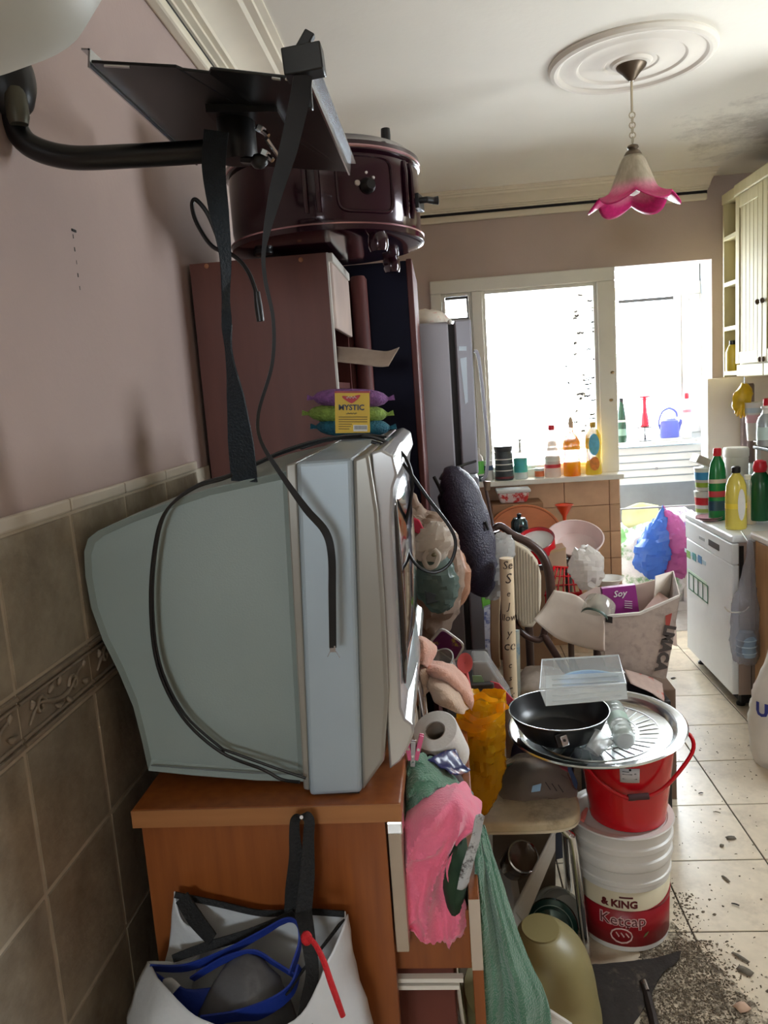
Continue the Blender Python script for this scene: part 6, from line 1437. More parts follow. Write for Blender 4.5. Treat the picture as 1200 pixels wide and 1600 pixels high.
bd_ = thing('round_board', 'orange-brown round wooden board leaning on the tiled wall', 'board', at(820, 820, 4.3)); A = at(820, 838, 4.30); qq = V3((0, 0, 1)).rotation_difference(V3((0, -.95, .3)).normalized()).to_matrix()
MB().lathe([(.001, -.006), (.21, -.006), (.214, 0), (.21, .006), (.001, .006)], A, 48, qq, cap=False, sx=1.0, sy=.85).build('disc', mat('orange_board', (206, 122, 76), .55, var=.08, scale=10, stretch=(1, 8, 1)), bd_)
MB().lathe([(.196, .006), (.20, .0085), (.204, .006)], A, 48, qq, cap=False, sx=1.0, sy=.85).build('edge_groove', mat('dark_board_edge', (170, 92, 54), .6), bd_)
zlow = A.z - .175; bc_ = thing('low_carton', 'low carton on the floor under the round board', 'carton', (A.x, 4.29, 0)); MB().box(A.x - .12, A.x + .12, 4.20, 4.35, 0, zlow).build('body', mat('kraft_low', (140, 106, 78), .8), bc_, smooth=False, bevel=.004); MB().box(A.x - .02, A.x + .02, 4.20, 4.35, zlow, zlow + .001).build('tape', mat('tan_tape', (170, 140, 100), .4), bc_, smooth=False)
it = thing('ice_cream_tub', 'white and red ice cream tub standing below the window sill', 'tub', at(802, 785, 4.46)); q = at(802, 784, 4.46)
mb = MB(); mb.hexa([q + V3((-.075, -.05, -.0)), q + V3((.075, -.05, 0)), q + V3((.075, .05, 0)), q + V3((-.075, .05, 0)), q + V3((-.09, -.06, .06)), q + V3((.09, -.06, .06)), q + V3((.09, .06, .06)), q + V3((-.09, .06, .06))]); mb.build('body', stained('pink_red_tub_print', (228, 206, 200), (206, 60, 56), scale=18, lo=.5, hi=.56, rough=.35), it, smooth=False, bevel=.01)
MB().box(q.x - .097, q.x + .097, q.y - .066, q.y + .066, q.z + .06, q.z + .078).build('lid', m_whitepl, it, smooth=False, bevel=.006)
tk = thing('tall_carton', 'tall brown carton behind the round board carrying the ice cream tub', 'carton', (q.x, 4.46, 0)); MB().box(q.x - .13, q.x + .16, 4.36, 4.57, 0, q.z - .001).build('body', mat('plain_carton', (150, 112, 82), .8), tk, smooth=False, bevel=.004); MB().box(q.x - .01, q.x + .02, 4.358, 4.36, q.z - .2, q.z - .002).build('tape', mat('tan_tape', (170, 140, 100), .4), tk, smooth=False)
fn = thing('orange_funnel', 'orange-red plastic funnel on the clutter below the sill', 'funnel', at(882, 800, 4.3)); q = at(882, 806, 4.3); MB().lathe([(.008, -.03), (.012, 0), (.03, .03), (.048, .06), (.05, .062), (.045, .06), (.01, .004)], q, 24, cap=False).build('cone', mat('orange_red_plastic', (226, 70, 30), .3), fn)
MB().lathe([(.048, .06), (.052, .062), (.049, .065)], q, 24, cap=False).build('rim', MATS['orange_red_plastic'], fn)
kt = thing('steel_kettle', 'small dark steel pot behind the red pot', 'pot', at(812, 815, 3.9)); q = at(812, 830, 3.9); MB().lathe([(.001, 0), (.04, 0), (.045, .01), (.042, .05), (.03, .07), (.001, .075)], q, 24, cap=False).build('body', mat('dark_steel', (70, 84, 84), .2, .9), kt); MB().lathe([(.01, .075), (.012, .09), (.001, .095)], q, 16, cap=False).build('knob', m_black, kt)
cbx = thing('kraft_carton', 'small brown kraft carton under the red and white tub', 'carton', at(870, 880, 3.35)); q = [at(852, 862, 3.32), at(884, 855, 3.32), at(886, 888, 3.32), at(856, 892, 3.32)]; MB().prism(q, (0, .1, 0)).build('body', mat('kraft_card', (166, 138, 112), .8), cbx, smooth=False, bevel=.003)
MB().prism([q[0] + V3((0, -.002, 0)), q[1] + V3((0, -.002, 0)), q[1] + V3((0, -.002, -.012)), q[0] + V3((0, -.002, -.012))], (0, .003, 0)).build('tape', MATS['tan_tape'], cbx, smooth=False)
# broom handle leaning between fridge and heap
bh = thing('broom', 'thin dark broom handle with metal cap leaning under the sill end', 'broom', V3((at(770, 840, 3.9).x, 3.9, .3))); MB().tube([at(757, 752, 3.95), at(772, 830, 3.85), V3((at(790, 1000, 3.6).x, 3.6, .1))], .008, n=8).build('handle', mat('dark_brown_wood', (70, 44, 36), .5), bh)
MB().tube([at(762, 752, 3.93), at(761, 766, 3.93)], .016, n=12).build('cap', mat('dull_bronze', (130, 110, 90), .4, .6), bh); MB().box(at(790, 1000, 3.6).x - .1, at(790, 1000, 3.6).x + .1, 3.56, 3.64, .02, .12).build('brush_head', m_black, bh, bevel=.01)
# ------------------------------------------------------------------ ceiling rose and pendant lamp
rz = thing('ceiling_rose', 'moulded round plaster ceiling rose', 'ceiling rose', (.697, 2.86, ZC)); rcn = atz(986, 92, ZC); rcn.z = ZC
MB().lathe([(.275, 0), (.275, -.006), (.268, -.016), (.255, -.02), (.245, -.018), (.236, -.010), (.20, -.010), (.19, -.014), (.18, -.014), (.172, -.008), (.12, -.008), (.10, -.016), (.09, -.016), (.084, -.012), (.07, -.012), (.062, -.020), (.05, -.022), (.001, -.022)], rcn, 64, cap=False).build('disc', m_ceiling if False else mat('rose_plaster', (222, 214, 200), .75, var=.04), rz, angle=25)
rz.location = rcn; 
for o in rz.children: o.data.transform(Matrix.Translation(V3((.697, 2.86, ZC)) - rcn))
lm = thing('pendant_lamp', 'pendant lamp with a pink-tipped tulip glass shade on a chain', 'pendant lamp', rcn + V3((0, 0, -.05)))
m_bronze = mat('brown_bronze', (92, 78, 62), .4, .6)
MB().lathe([(.001, -.022), (.05, -.022), (.048, -.028), (.03, -.045), (.016, -.062), (.008, -.07), (.001, -.07)], rcn, 28, cap=False).build('canopy', m_bronze, lm)
top = rcn + V3((0, 0, -.07)); zsh = at(987, 228, rcn.y).z
MB().tube([top, top + V3((0, 0, -.10))], .0045, n=8).build('rod', mat('pale_bronze', (176, 164, 140), .4, .5), lm)
z = top.z - .10; n = 6; ll = (z - zsh - .01)/n
for i in range(n):
    zz = z - i*ll; w = .010; h = ll*.62
    ring = [V3((rcn.x + (w*math.cos(2*PI*k/12) if i % 2 == 0 else 0), rcn.y + (w*math.cos(2*PI*k/12) if i % 2 else 0), zz - ll/2 + h*math.sin(2*PI*k/12))) for k in range(12)]
    MB().tube(ring, .0022, n=6, closed=True).build('chain_link', MATS['pale_bronze'], lm)
MB().lathe([(.004, .0), (.018, -.006), (.02, -.012), (.014, -.018), (.024, -.026), (.030, -.036), (.03, -.042)], V3((rcn.x, rcn.y, zsh + .006)), 24).build('shade_cap', m_bronze, lm)
# tulip shade: six petals flaring outwards, tips dyed pink
m_sh = bpy.data.materials.new('tulip_glass'); m_sh.use_nodes = True; MATS['tulip_glass'] = m_sh
nt = m_sh.node_tree; N = nt.nodes; L = nt.links; b = N['Principled BSDF']
at_ = N.new('ShaderNodeAttribute'); at_.attribute_name = 'tip'
rp = N.new('ShaderNodeValToRGB'); rp.color_ramp.elements[0].position = .45; rp.color_ramp.elements[0].color = (*lin((196, 184, 160)), 1); rp.color_ramp.elements[1].position = .8; rp.color_ramp.elements[1].color = (*lin((206, 40, 120)), 1)
e = rp.color_ramp.elements.new(.62); e.color = (*lin((222, 150, 170)), 1)
wv = N.new('ShaderNodeTexNoise'); wv.inputs['Scale'].default_value = 30; tcx = N.new('ShaderNodeTexCoord'); mpx = N.new('ShaderNodeMapping'); mpx.inputs['Scale'].default_value = (3, 3, .25); L.new(tcx.outputs['Object'], mpx.inputs['Vector']); L.new(mpx.outputs['Vector'], wv.inputs['Vector'])
mxx = N.new('ShaderNodeMix'); mxx.data_type = 'RGBA'; mxx.blend_type = 'MULTIPLY'; mxx.inputs[0].default_value = .5
L.new(at_.outputs['Fac'], rp.inputs['Fac']); L.new(rp.outputs['Color'], mxx.inputs[6]); L.new(wv.outputs['Color'], mxx.inputs[7]); 
cr2 = N.new('ShaderNodeValToRGB'); cr2.color_ramp.elements[0].position = .3; cr2.color_ramp.elements[0].color = (.55, .5, .42, 1); cr2.color_ramp.elements[1].position = .7; cr2.color_ramp.elements[1].color = (1, 1, 1, 1); L.new(wv.outputs['Fac'], cr2.inputs['Fac']); L.new(cr2.outputs['Color'], mxx.inputs[7])
L.new(mxx.outputs[2], b.inputs['Base Color']); b.inputs['Roughness'].default_value = .35
tr = N.new('ShaderNodeBsdfTranslucent'); L.new(mxx.outputs[2], tr.inputs['Color']); ms = N.new('ShaderNodeMixShader'); ms.inputs[0].default_value = .4; L.new(b.outputs[0], ms.inputs[1]); L.new(tr.outputs[0], ms.inputs[2]); L.new(ms.outputs[0], N['Material Output'].inputs['Surface'])
mb = MB(); rows = []; tips = []; nn = 72; sc_ = V3((rcn.x, rcn.y, zsh - .034)); HH = .185
for i in range(19):
    t = i/18; r = .03 + .064*t**.75 + .048*max(0, t - .55)**1.6*3; row = []
    for k in range(nn):
        a = 2*PI*k/nn; pet = abs(math.cos(3*a + .5)); ext = 1 - (1 - pet)*.26*t**2.5 
        fl = r + (.02*t**3)*pet; zz = -HH*t*ext
        row.append(sc_ + V3((fl*math.cos(a), fl*math.sin(a), zz + .012*t**6*pet))); tips.append(t)
    rows.append(row)
mb.grid(rows, wrap=True); so_ = mb.build('shade', m_sh, lm, solid=.003, angle=80)
att = so_.data.attributes.new('tip', 'FLOAT', 'POINT')
for i, t in enumerate(tips): att.data[i].value = t
MB().lathe([(.012, -.03), (.018, -.05), (.026, -.08), (.028, -.1), (.02, -.122), (.001, -.13)], sc_, 20).build('bulb', m_whitepl, lm)

# ------------------------------------------------------------------ pale water heater at the picture's corner
bo = thing('water_heater', 'pale grey domed water heater on the wall, cropped by the picture corner', 'water heater', (-.40, .62, 1.84))
bcn = V3((-.405, .60, 0)); RB = .185
MB().lathe([(.001, 1.885), (.06, 1.888), (.11, 1.90), (.15, 1.923), (.175, 1.96), (.185, 2.01), (.185, 2.50), (.17, 2.55), (.10, 2.575), (.001, 2.58)], bcn, 48, cap=False).build('tank', mat('warm_grey_enamel', (196, 196, 186), .4, var=.03), bo)
MB().box(XL - .008, bcn.x - .16, .52, .68, 2.1, 2.2).build('wall_mount', m_steel, bo, smooth=False)

# ------------------------------------------------------------------ bottles on the window sill
def bottle(name, label, px, py, Y, prof, mt, cap=None, lab=None, zbase=None, n=24, sx=1.0, sy=1.0, grp=None, cat='bottle', rot=None):
    """prof in metres; cap=(profile, material); lab=[(z0,z1,r,material)]"""
    c = at(px, py, Y)
    if zbase is not None: c.z = zbase
    t = thing(name, label, cat, c, grp)
    M_ = Matrix.Rotation(rot, 3, 'Z') if rot is not None else None
    MB().lathe(prof, c, n, M_, sx, sy, cap=False).build('body', mt, t)
    if cap: MB().lathe(cap[0], c, n, M_, sx if len(cap) > 2 else 1.0, sy if len(cap) > 2 else 1.0).build('cap', cap[1], t)
    for q in (lab or []):
        MB().lathe([(q[2], q[0]), (q[2], q[1])], c, n, M_, sx, sy, cap=False).build('paper_label', q[3], t)
    return t
SZ = sz + .002; Ys = YB - .085; g = 'bottles on the window sill'
m_cl = mat('clear_bottle_plastic', (236, 240, 240), .08, alpha=.4)
bottle('detergent_bottle', 'white and green bottle at the fridge end of the sill', 748, 742, Ys, [(.001, 0), (.03, 0), (.032, .004), (.032, .12), (.026, .145), (.013, .16), (.012, .17)], m_whitepl, ([(.014, .165), (.014, .19), (.012, .195)], m_whitepl), [(.045, .12, .0328, mat('label_bright_green', (110, 210, 90), .4)), (.002, .035, .0328, mat('label_dark_teal', (30, 60, 60), .4))], SZ, grp=g)
bottle('blue_label_jar', 'white jar with blue label half behind the dark jar', 764, 742, Ys + .02, [(.001, 0), (.026, 0), (.027, .004), (.027, .09), (.023, .1)], m_whitepl, ([(.024, .098), (.024, .115)], m_whitepl), [(.06, .088, .0276, mat('label_slate_blue', (70, 100, 130), .4))], SZ, grp=g, cat='jar')
bottle('dark_jar', 'dark grey ribbed jar with black lid on the sill', 788, 741, Ys, [(.001, 0), (.05, 0), (.053, .005), (.053, .155), (.048, .165), (.046, .172)], mat('charcoal_label_plastic', (66, 72, 74), .35, var=.3, scale=30), ([(.052, .168), (.053, .172), (.053, .195), (.05, .198)], mat('graphite_lid', (52, 56, 58), .4)), [(.01, .022, .0538, mat('label_wine', (110, 40, 46), .4)), (.055, .06, .0536, m_white), (.09, .096, .0536, m_white), (.12, .126, .0536, m_white)], SZ, grp=g, cat='jar')
bottle('pump_soap', 'soap bottle with turquoise label and thin dark pump on the sill', 814, 740, Ys, [(.001, 0), (.036, 0), (.039, .004), (.039, .125), (.03, .14), (.014, .148), (.012, .156)], m_cl, ([(.012, .156), (.006, .165), (.005, .22), (.012, .222), (.012, .23)], m_whitepl), [(.04, .12, .0396, mat('label_turquoise', (70, 180, 190), .4, rgb2=(70, 170, 110), scale=14))], SZ, grp=g)
c = at(814, 740, Ys); 
bottle('vinegar_bottle', 'clear tapering bottle with a red cap and pink-white label on the sill', 864, 738, Ys, [(.001, 0), (.043, 0), (.046, .004), (.045, .09), (.032, .16), (.017, .23), (.015, .27), (.016, .275)], mat('pinkish_clear_plastic', (232, 216, 206), .1, alpha=.6), ([(.018, .272), (.018, .298), (.016, .3)], mat('cap_red', (206, 24, 44), .35)), [(.055, .075, .0462, mat('label_red_strip', (206, 50, 60), .4)), (.08, .12, .0445, m_white)], SZ, grp=g)
bottle('orange_cleaner', 'yellow-orange glowing liquid in a square clear bottle on the sill', 894, 737, Ys, [(.001, 0), (.046, 0), (.049, .004), (.049, .19), (.046, .205), (.03, .235), (.016, .25), (.015, .28)], mat('yellow_liquid', (252, 190, 10), .12, rgb2=(250, 130, 10), scale=9, alpha=.8), ([(.013, .278), (.015, .30), (.012, .325), (.006, .34)], mat('beige_nozzle', (206, 180, 150), .4)), None, SZ, grp=g, n=4 if False else 20)
bottle('shampoo_bottle', 'yellow oval bottle with a blue oval label at the post end of the sill', 928, 736, Ys, [(.001, 0), (.042, 0), (.047, .006), (.046, .05), (.040, .09), (.042, .13), (.047, .18), (.043, .225), (.028, .255), (.016, .265), (.015, .275)], mat('honey_plastic', (236, 206, 70), .18, alpha=.85), ([(.015, .272), (.017, .276), (.017, .30), (.013, .303)], mat('ochre_cap', (200, 160, 60), .35)), None, SZ, grp=g, sx=1.0, sy=.6)
sb_ = bpy.data.objects['shampoo_bottle']; c = at(928, 736, Ys)
for nm_, z_, rx_, rz_, col in (('blue_oval', .175, .030, .062, (96, 176, 200)), ('orange_oval', .065, .028, .040, (216, 130, 50))):
    ring = [V3((c.x + rx_*math.cos(2*PI*k/24), c.y - .030, SZ + z_ + rz_*math.sin(2*PI*k/24))) for k in range(24)]
    MB().prism(ring, (0, .002, 0)).build(nm_, mat('label_' + nm_, col, .4, var=.2, scale=40), sb_)
bottle('small_orange_tin', 'small low orange-labelled tin between the sill bottles', 843, 740, Ys, [(.001, 0), (.026, 0), (.027, .003), (.027, .045), (.024, .05)], mat('tin_white', (222, 214, 204), .4), ([(.0275, .046), (.0275, .056)], m_whitepl), [(.008, .04, .0276, mat('label_orange', (216, 110, 60), .4))], SZ, grp=g, cat='tin')

# ------------------------------------------------------------------ balcony things
zb_ = zsb - .004; Yo = 5.85
bottle('dark_green_bottle', 'dark green bottle beside the doorway post on the balcony sill', 972, 690, Yo, [(.001, 0), (.03, 0), (.034, .006), (.036, .12), (.030, .2), (.02, .27), (.014, .3)], mat('bottle_green_glass', (34, 70, 48), .12), ([(.015, .298), (.015, .325)], m_black), [(.05, .1, .0365, mat('label_grey_green', (120, 150, 130), .4)), (.15, .165, .0345, m_white)], zb_)
dp = thing('dish_stand', 'small black round stand on the balcony sill', 'stand', at(1008, 690, Yo)); c = at(1008, 688, Yo); c.z = zb_
MB().lathe([(.05, 0), (.05, .006), (.01, .008), (.005, .02), (.005, .098), (.001, .1)], c, 24).build('pedestal', m_black, dp); MB().lathe([(.001, .098), (.075, .098), (.076, .102), (.075, .106), (.001, .106)], c, 32, cap=False).build('disc', m_black, dp)
bs = thing('red_brush', 'red plastic brush standing upside down on the black stand', 'brush', c + V3((0, 0, .106)))
MB().lathe([(.001, .106), (.022, .106), (.030, .112), (.028, .15), (.022, .2), (.017, .21), (.014, .29), (.018, .31), (.04, .318), (.042, .328), (.036, .332), (.001, .332)], c, 24, cap=False).build('handle', mat('brush_red', (226, 36, 60), .3), bs)
for k in range(14): a = 2*PI*k/14; MB().tube([c + V3((.028*math.cos(a), .028*math.sin(a), .112)), c + V3((.034*math.cos(a), .034*math.sin(a), .107))], .003, n=5).build('bristle_tuft', MATS['brush_red'], bs)
wc = thing('lilac_watering_can', 'lilac plastic watering can with arched handle on the balcony sill', 'watering can', at(1045, 688, Yo)); c = at(1046, 684, Yo); c.z = zb_ + .012; m_li = mat('lilac_plastic', (92, 100, 178), .35)
MB().lathe([(.001, 0), (.062, 0), (.066, .006), (.066, .09), (.060, .125), (.035, .14), (.03, .135), (.001, .13)], c, 32, None, 1.05, .7, cap=False).build('body', m_li, wc)
MB().tube([c + V3((-.066, 0, .06)), c + V3((-.075, 0, .12)), c + V3((-.05, 0, .19)), c + V3((0, 0, .215)), c + V3((.045, 0, .19)), c + V3((.056, 0, .15))], [.007, .007, .008, .009, .009, .009], n=10, smooth=5).build('handle', m_li, wc)
MB().tube([c + V3((.05, 0, .02)), c + V3((.075, 0, .09)), c + V3((.084, 0, .13))], [.014, .011, .010], n=10, smooth=4).build('spout', m_li, wc)
MB().box(c.x - .075, c.x + .075, c.y - .05, c.y + .05, zb_, zb_ + .011).build('base_tray', m_whitepl, wc, smooth=False, bevel=.003)
bottle('white_spray_bottle', 'white bottle with red cap and red spots on the balcony sill', 1073, 690, Yo, [(.001, 0), (.034, 0), (.037, .005), (.037, .2), (.03, .24), (.014, .27), (.013, .29)], m_whitepl, ([(.016, .29), (.018, .3), (.018, .32), (.012, .33)], mat('cap_red', (206, 24, 44), .35)), [(.19, .21, .0378, mat('label_rose', (226, 130, 140), .4))], zb_)
rows = [[at(972, 796, 5.4), at(1000, 786, 5.4), at(1028, 790, 5.4)], [at(974, 820, 5.36), at(1000, 818, 5.34), at(1030, 812, 5.36)], [at(1000, 822, 5.36), at(1016, 822, 5.35), at(1028, 826, 5.36)]]
tag(recenter(drape(rows, .02, 12, 2.0).build('yellow_green_cloth', mat('pistachio_cloth', (206, 208, 150), .9, var=.08, scale=12), solid=.006)), 'pale yellow-green cloth spread over the balcony pile', 'cloth')
cl_ = skin([(V3((1.40, 5.45, 0)), .28, .25), (V3((1.42, 5.45, .2)), .30, .26), (V3((1.42, 5.45, .4)), .28, .24), (V3((1.42, 5.45, .53)), .2, .18), (V3((1.42, 5.45, .58)), .03, .03)], 28, 5); crumple(cl_, .05, 7, 3.0)
tag(recenter(cl_.build('laundry_pile', stained('mixed_laundry', (212, 210, 206), (92, 140, 80), scale=6, lo=.5, hi=.6, rough=.9))), 'heap of white and green laundry on the balcony floor', 'laundry')
for nm_, lab, pts, col in (('blue_bag', 'deep blue plastic bag hanging in the balcony doorway', [(1022, 896, .04), (1018, 880, .095), (1021, 855, .10), (1029, 825, .06), (1034, 802, .012)], (70, 116, 190)), ('magenta_bag', 'magenta plastic bag hanging beside the blue one', [(1058, 896, .04), (1056, 878, .08), (1056, 850, .085), (1050, 822, .055), (1040, 800, .012)], (178, 92, 150))):
    Yq = 5.05; t = thing(nm_, lab, 'bag', at(pts[0][0], pts[0][1], Yq)); mb = skin([(at(a, c2, Yq), r, r*.8) for a, c2, r in pts], 28, 6); crumple(mb, .03, 13, pts[0][0]*.1, .8); mb.build('film', film(nm_ + '_film', col, .2, .2), t, angle=24)
    MB().tube([at(pts[-1][0], pts[-1][1], Yq), at(1036, 790, Yq + .02)], [.012, .006], n=8).build('knot', film(nm_ + '_film', col, .2, .2), t)
fb = skin([(at(1062, 850, 5.3), .1, .08), (at(1062, 830, 5.3), .13, .1), (at(1060, 808, 5.3), .12, .09), (at(1056, 795, 5.3), .06, .05)], 24, 5); crumple(fb, .02, 12, 4)
tag(recenter(fb.build('floral_sack', stained('white_violet_print', (222, 216, 226), (130, 100, 170), scale=12, lo=.52, hi=.58, rough=.5))), 'white sack with violet flower print behind the magenta bag', 'sack')
dr2 = thing('drying_rack', 'grey slatted rack standing on the balcony floor', 'rack', (1.55, 5.2, 0))
for k in range(9): x = 1.40 + k*.05; MB().box(x, x + .022, 5.18, 5.2, .06, .42).build('slat', mat('light_grey_slat', (196, 192, 186), .5), dr2, smooth=False)
MB().box(1.38, 1.84, 5.175, 5.205, .40, .43).build('top_rail', MATS['light_grey_slat'], dr2, smooth=False); MB().box(1.38, 1.84, 5.175, 5.205, .0, .06).build('bottom_rail', MATS['light_grey_slat'], dr2, smooth=False)
# rail from which the balcony bags hang
rl_ = thing('balcony_rail', 'thin grey rail across the balcony doorway carrying the bags', 'rail', (1.5, 5.07, .7)); zr = at(1036, 792, 5.07).z
MB().tube([(1.02, 5.07, zr), (1.93, 5.07, zr)], .006, n=8).build('bar', mat('grey_rail', (150, 150, 150), .4, .5), rl_)

# ------------------------------------------------------------------ wall cupboards
m_cream = mat('cream_cupboard_paint', (206, 194, 150), .6, rgb2=(192, 180, 134), scale=3, stretch=(6, 6, .6)); m_creamd = mat('cream_inside', (190, 172, 140), .6)
UX, UZ0, UZ1 = 1.53, 1.553, 2.50; UYa = atx(1150, 450, UX).y
uc = thing('wall_cupboard', 'cream wall cupboard with grooved doors over the kitchen counter', 'wall cupboard', (1.74, 3.6, UZ0))
MB().box(UX + .02, XR - .002, 2.75, UYa, UZ0, UZ1).build('carcass', m_cream, uc, smooth=False)
MB().box(UX - .012, XR - .002, 2.75, UYa + .0, UZ1 - .055, UZ1 + .002).build('cornice_board', m_cream, uc, smooth=False, bevel=.006)
ysp = atx(1193, 470, UX).y
ys_ = [UYa - .004, ysp, ysp - .44, ysp - .88]
m_groove = mat('dark_cream_groove', (176, 160, 112), .6)
for k in range(2):
    y1, y0 = ys_[k] - .003, ys_[k+1] + .003
    for zz0, zz1, nm_ in ((UZ0 + .065, UZ1 - .058, 'door'), (UZ0 + .002, UZ0 + .060, 'flap')):
        d = MB().box(UX, UX + .02, y0, y1, zz0, zz1).build(nm_, m_cream, uc, smooth=False, bevel=.003)
        if nm_ == 'door':
            for j in range(7):
                yy = y0 + (y1 - y0)*(j + .5)/7 - .004
                if j in (0, 6): continue
                MB().box(UX - .001, UX + .001, yy, yy + .004, zz0 + .06, zz1 - .06).build('groove', m_groove, d, smooth=False)
            fr2 = MB(); fr2.box(UX - .006, UX, y0, y0 + .05, zz0, zz1); fr2.box(UX - .006, UX, y1 - .05, y1, zz0, zz1); fr2.box(UX - .006, UX, y0 + .05, y1 - .05, zz1 - .06, zz1); fr2.box(UX - .006, UX, y0 + .05, y1 - .05, zz0, zz0 + .06)
            fr2.build('door_frame', m_cream, d, smooth=False, bevel=.003)
            yk = (y0 + .025) if k == 0 else (y1 - .025)
            MB().ball(V3((UX - .018, yk, 1.90)), .011, .013, .013, n=12).build('knob', m_bronze, d)
        else:
            yk = (y0 + .02); MB().ball(V3((UX - .008, yk + (0 if k == 0 else (y1 - y0 - .04)), zz1 + .018)), .009, .010, .013, n=10).build('knob', m_bronze, d)
us = thing('corner_shelf', 'cream open corner shelf at the end of the wall cupboards', 'shelf', (1.74, 4.4, UZ0)); UYe = atx(1128, 450, UX).y
MB().box(XR - .012, XR - .002, UYa, UYe, UZ0, UZ1).build('back_panel', m_creamd, us, smooth=False)
MB().box(UX + .005, XR - .012, UYe - .018, UYe, UZ0, UZ1).build('end_panel', m_cream, us, smooth=False, bevel=.002)
MB().box(UX, XR - .012, UYa, UYe, UZ1 - .05, UZ1).build('top_board', m_cream, us, smooth=False, bevel=.002)
for px, py in ((1138, 370), (1138, 443), (1138, 513), (1138, 583)):
    z = atx(px, py, UX).z; MB().box(UX + .003, XR - .012, UYa, UYe - .018, z - .012, z + .010).build('shelf_board', m_cream, us, smooth=False, bevel=.002)
z1_, z2_ = atx(1138, 513, UX).z + .010, atx(1138, 583, UX).z + .010
yb1 = (UYa + UYe)/2 - .03
bk1 = thing('brown_packet', 'brown coffee-like packet standing on the corner shelf', 'packet', (1.62, yb1, z1_)); MB().hexa([(1.58, yb1 - .06, z1_), (1.66, yb1 - .06, z1_), (1.66, yb1 + .06, z1_), (1.58, yb1 + .06, z1_), (1.60, yb1 - .055, z1_ + .19), (1.64, yb1 - .055, z1_ + .19), (1.64, yb1 + .055, z1_ + .19), (1.60, yb1 + .055, z1_ + .19)]).build('body', stained('brown_foil', (84, 56, 48), (196, 170, 150), scale=20, lo=.6, hi=.65, rough=.3), bk1, smooth=False, bevel=.006)
MB().box(1.61, 1.63, yb1 - .055, yb1 + .055, z1_ + .188, z1_ + .21).build('sealed_top', MATS['brown_foil'], bk1, smooth=False)
bottle('yellow_shelf_bottle', 'yellow bottle on the lowest corner shelf', 1144, 575, 4.32, [(.001, 0), (.03, 0), (.032, .005), (.032, .1), (.02, .13), (.014, .14)], mat('mustard_plastic', (196, 172, 60), .3), ([(.015, .138), (.015, .16)], m_black), None, z2_)
# tiled backsplash strip and pillar under the corner shelf
m_bs = mat('backsplash_tile', (226, 212, 196), .35, var=.05, scale=10, rnd=.03)
wr = bpy.data.objects['wall_right']; bs0 = None
MB().box(XR - .010, XR - .001, 2.7, YB, .86, UZ0).build('grout_bed', mat('pale_grout', (190, 176, 160), .8), wr, smooth=False)
for i in range(9):
    for j in range(4):
        y = 2.7 + i*.21 + .105; z = .86 + j*.172
        if bs0 is None: bs0 = MB().box(XR - .018, XR - .006, -.103, .103, .002, .170).build('backsplash_tile', m_bs, wr, smooth=False, bevel=.002, seg=1); bs0.location = (0, y, z)
        else: dup(bs0, wr, (0, y, z))
# cream pillar between doorway and counter
pl0, pl1 = at(1104, 640, YB - .1).x, at(1131, 640, YB - .1).x
struct(MB().box(pl0, XR - .02, YB - .12, YB, 0, UZ0 - .005).build('wall_pillar', mat('cream_tile_pier', (226, 214, 200), .4, var=.04), smooth=False, bevel=.004), 'short cream tiled pier beside the balcony doorway')

# ------------------------------------------------------------------ dishwasher
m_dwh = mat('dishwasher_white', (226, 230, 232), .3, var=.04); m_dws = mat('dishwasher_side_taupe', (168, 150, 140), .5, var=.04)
dw = thing('dishwasher', 'white dishwasher with stickers on its front beside the doorway', 'dishwasher', (1.58, 3.9, 0)); DY0, DY1, DX = 3.56, 4.24, 1.285; DZ = .842
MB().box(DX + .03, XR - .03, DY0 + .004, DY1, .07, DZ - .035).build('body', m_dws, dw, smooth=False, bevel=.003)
tp = MB().box(DX - .005, XR - .03, DY0 - .004, DY1 + .004, DZ - .035, DZ).build('top_panel', m_dwh, dw, smooth=False, bevel=.010, seg=3)
fd = MB().box(DX, DX + .03, DY0, DY1, .075, DZ - .14).build('door', m_dwh, dw, smooth=False, bevel=.006)
cpn_ = MB().box(DX - .004, DX + .03, DY0, DY1, DZ - .138, DZ - .037).build('control_panel', m_dwh, dw, smooth=False, bevel=.006)
a, c2 = atx(1112, 843, DX), atx(1124, 852, DX); MB().box(DX - .006, DX - .003, min(a.y, c2.y) - .01, max(a.y, c2.y) + .03, DZ - .105, DZ - .075).build('handle_slot', m_black, cpn_, smooth=False)
a = atx(1098, 842, DX); MB().box(DX - .006, DX - .003, a.y - .04, a.y + .04, DZ - .10, DZ - .085).build('brand_plate', mat('grey_plate', (170, 176, 178), .4), cpn_, smooth=False)
MB().box(DX + .031, DX + .05, DY0 + .0, DY0 + .006, DZ - .24, DZ - .05).build('side_slot', m_black, dw, smooth=False)
MB().box(DX + .085, DX + .088, DY0 + .001, DY0 + .006, .08, DZ - .04).build('panel_seam', mat('dark_seam', (70, 60, 56), .6), dw, smooth=False)
for y in (DY0 + .06, DY1 - .06): MB().lathe([(.02, 0), (.022, .01), (.012, .02), (.012, .08)], (DX + .06, y, 0), 14).build('foot', m_black, dw)
MB().box(DX + .05, XR - .05, DY0 + .03, DY1 - .03, .02, .08).build('plinth', m_dark, dw, smooth=False)
for (pa, pb, col, nm_) in (((1070, 856), (1103, 878), (190, 216, 226), 'sticker'), ((1074, 888), (1104, 912), (206, 226, 206), 'sticker')):
    a, c2 = atx(*pa, DX), atx(*pb, DX); MB().box(DX - .0012, DX, min(a.y, c2.y), max(a.y, c2.y), min(a.z, c2.z) - .02, max(a.z, c2.z)).build(nm_, mat('dw_sticker_%d' % pa[1], col, .5), fd, smooth=False)
m_stp = mat('print_dark_green', (50, 110, 80), .5)
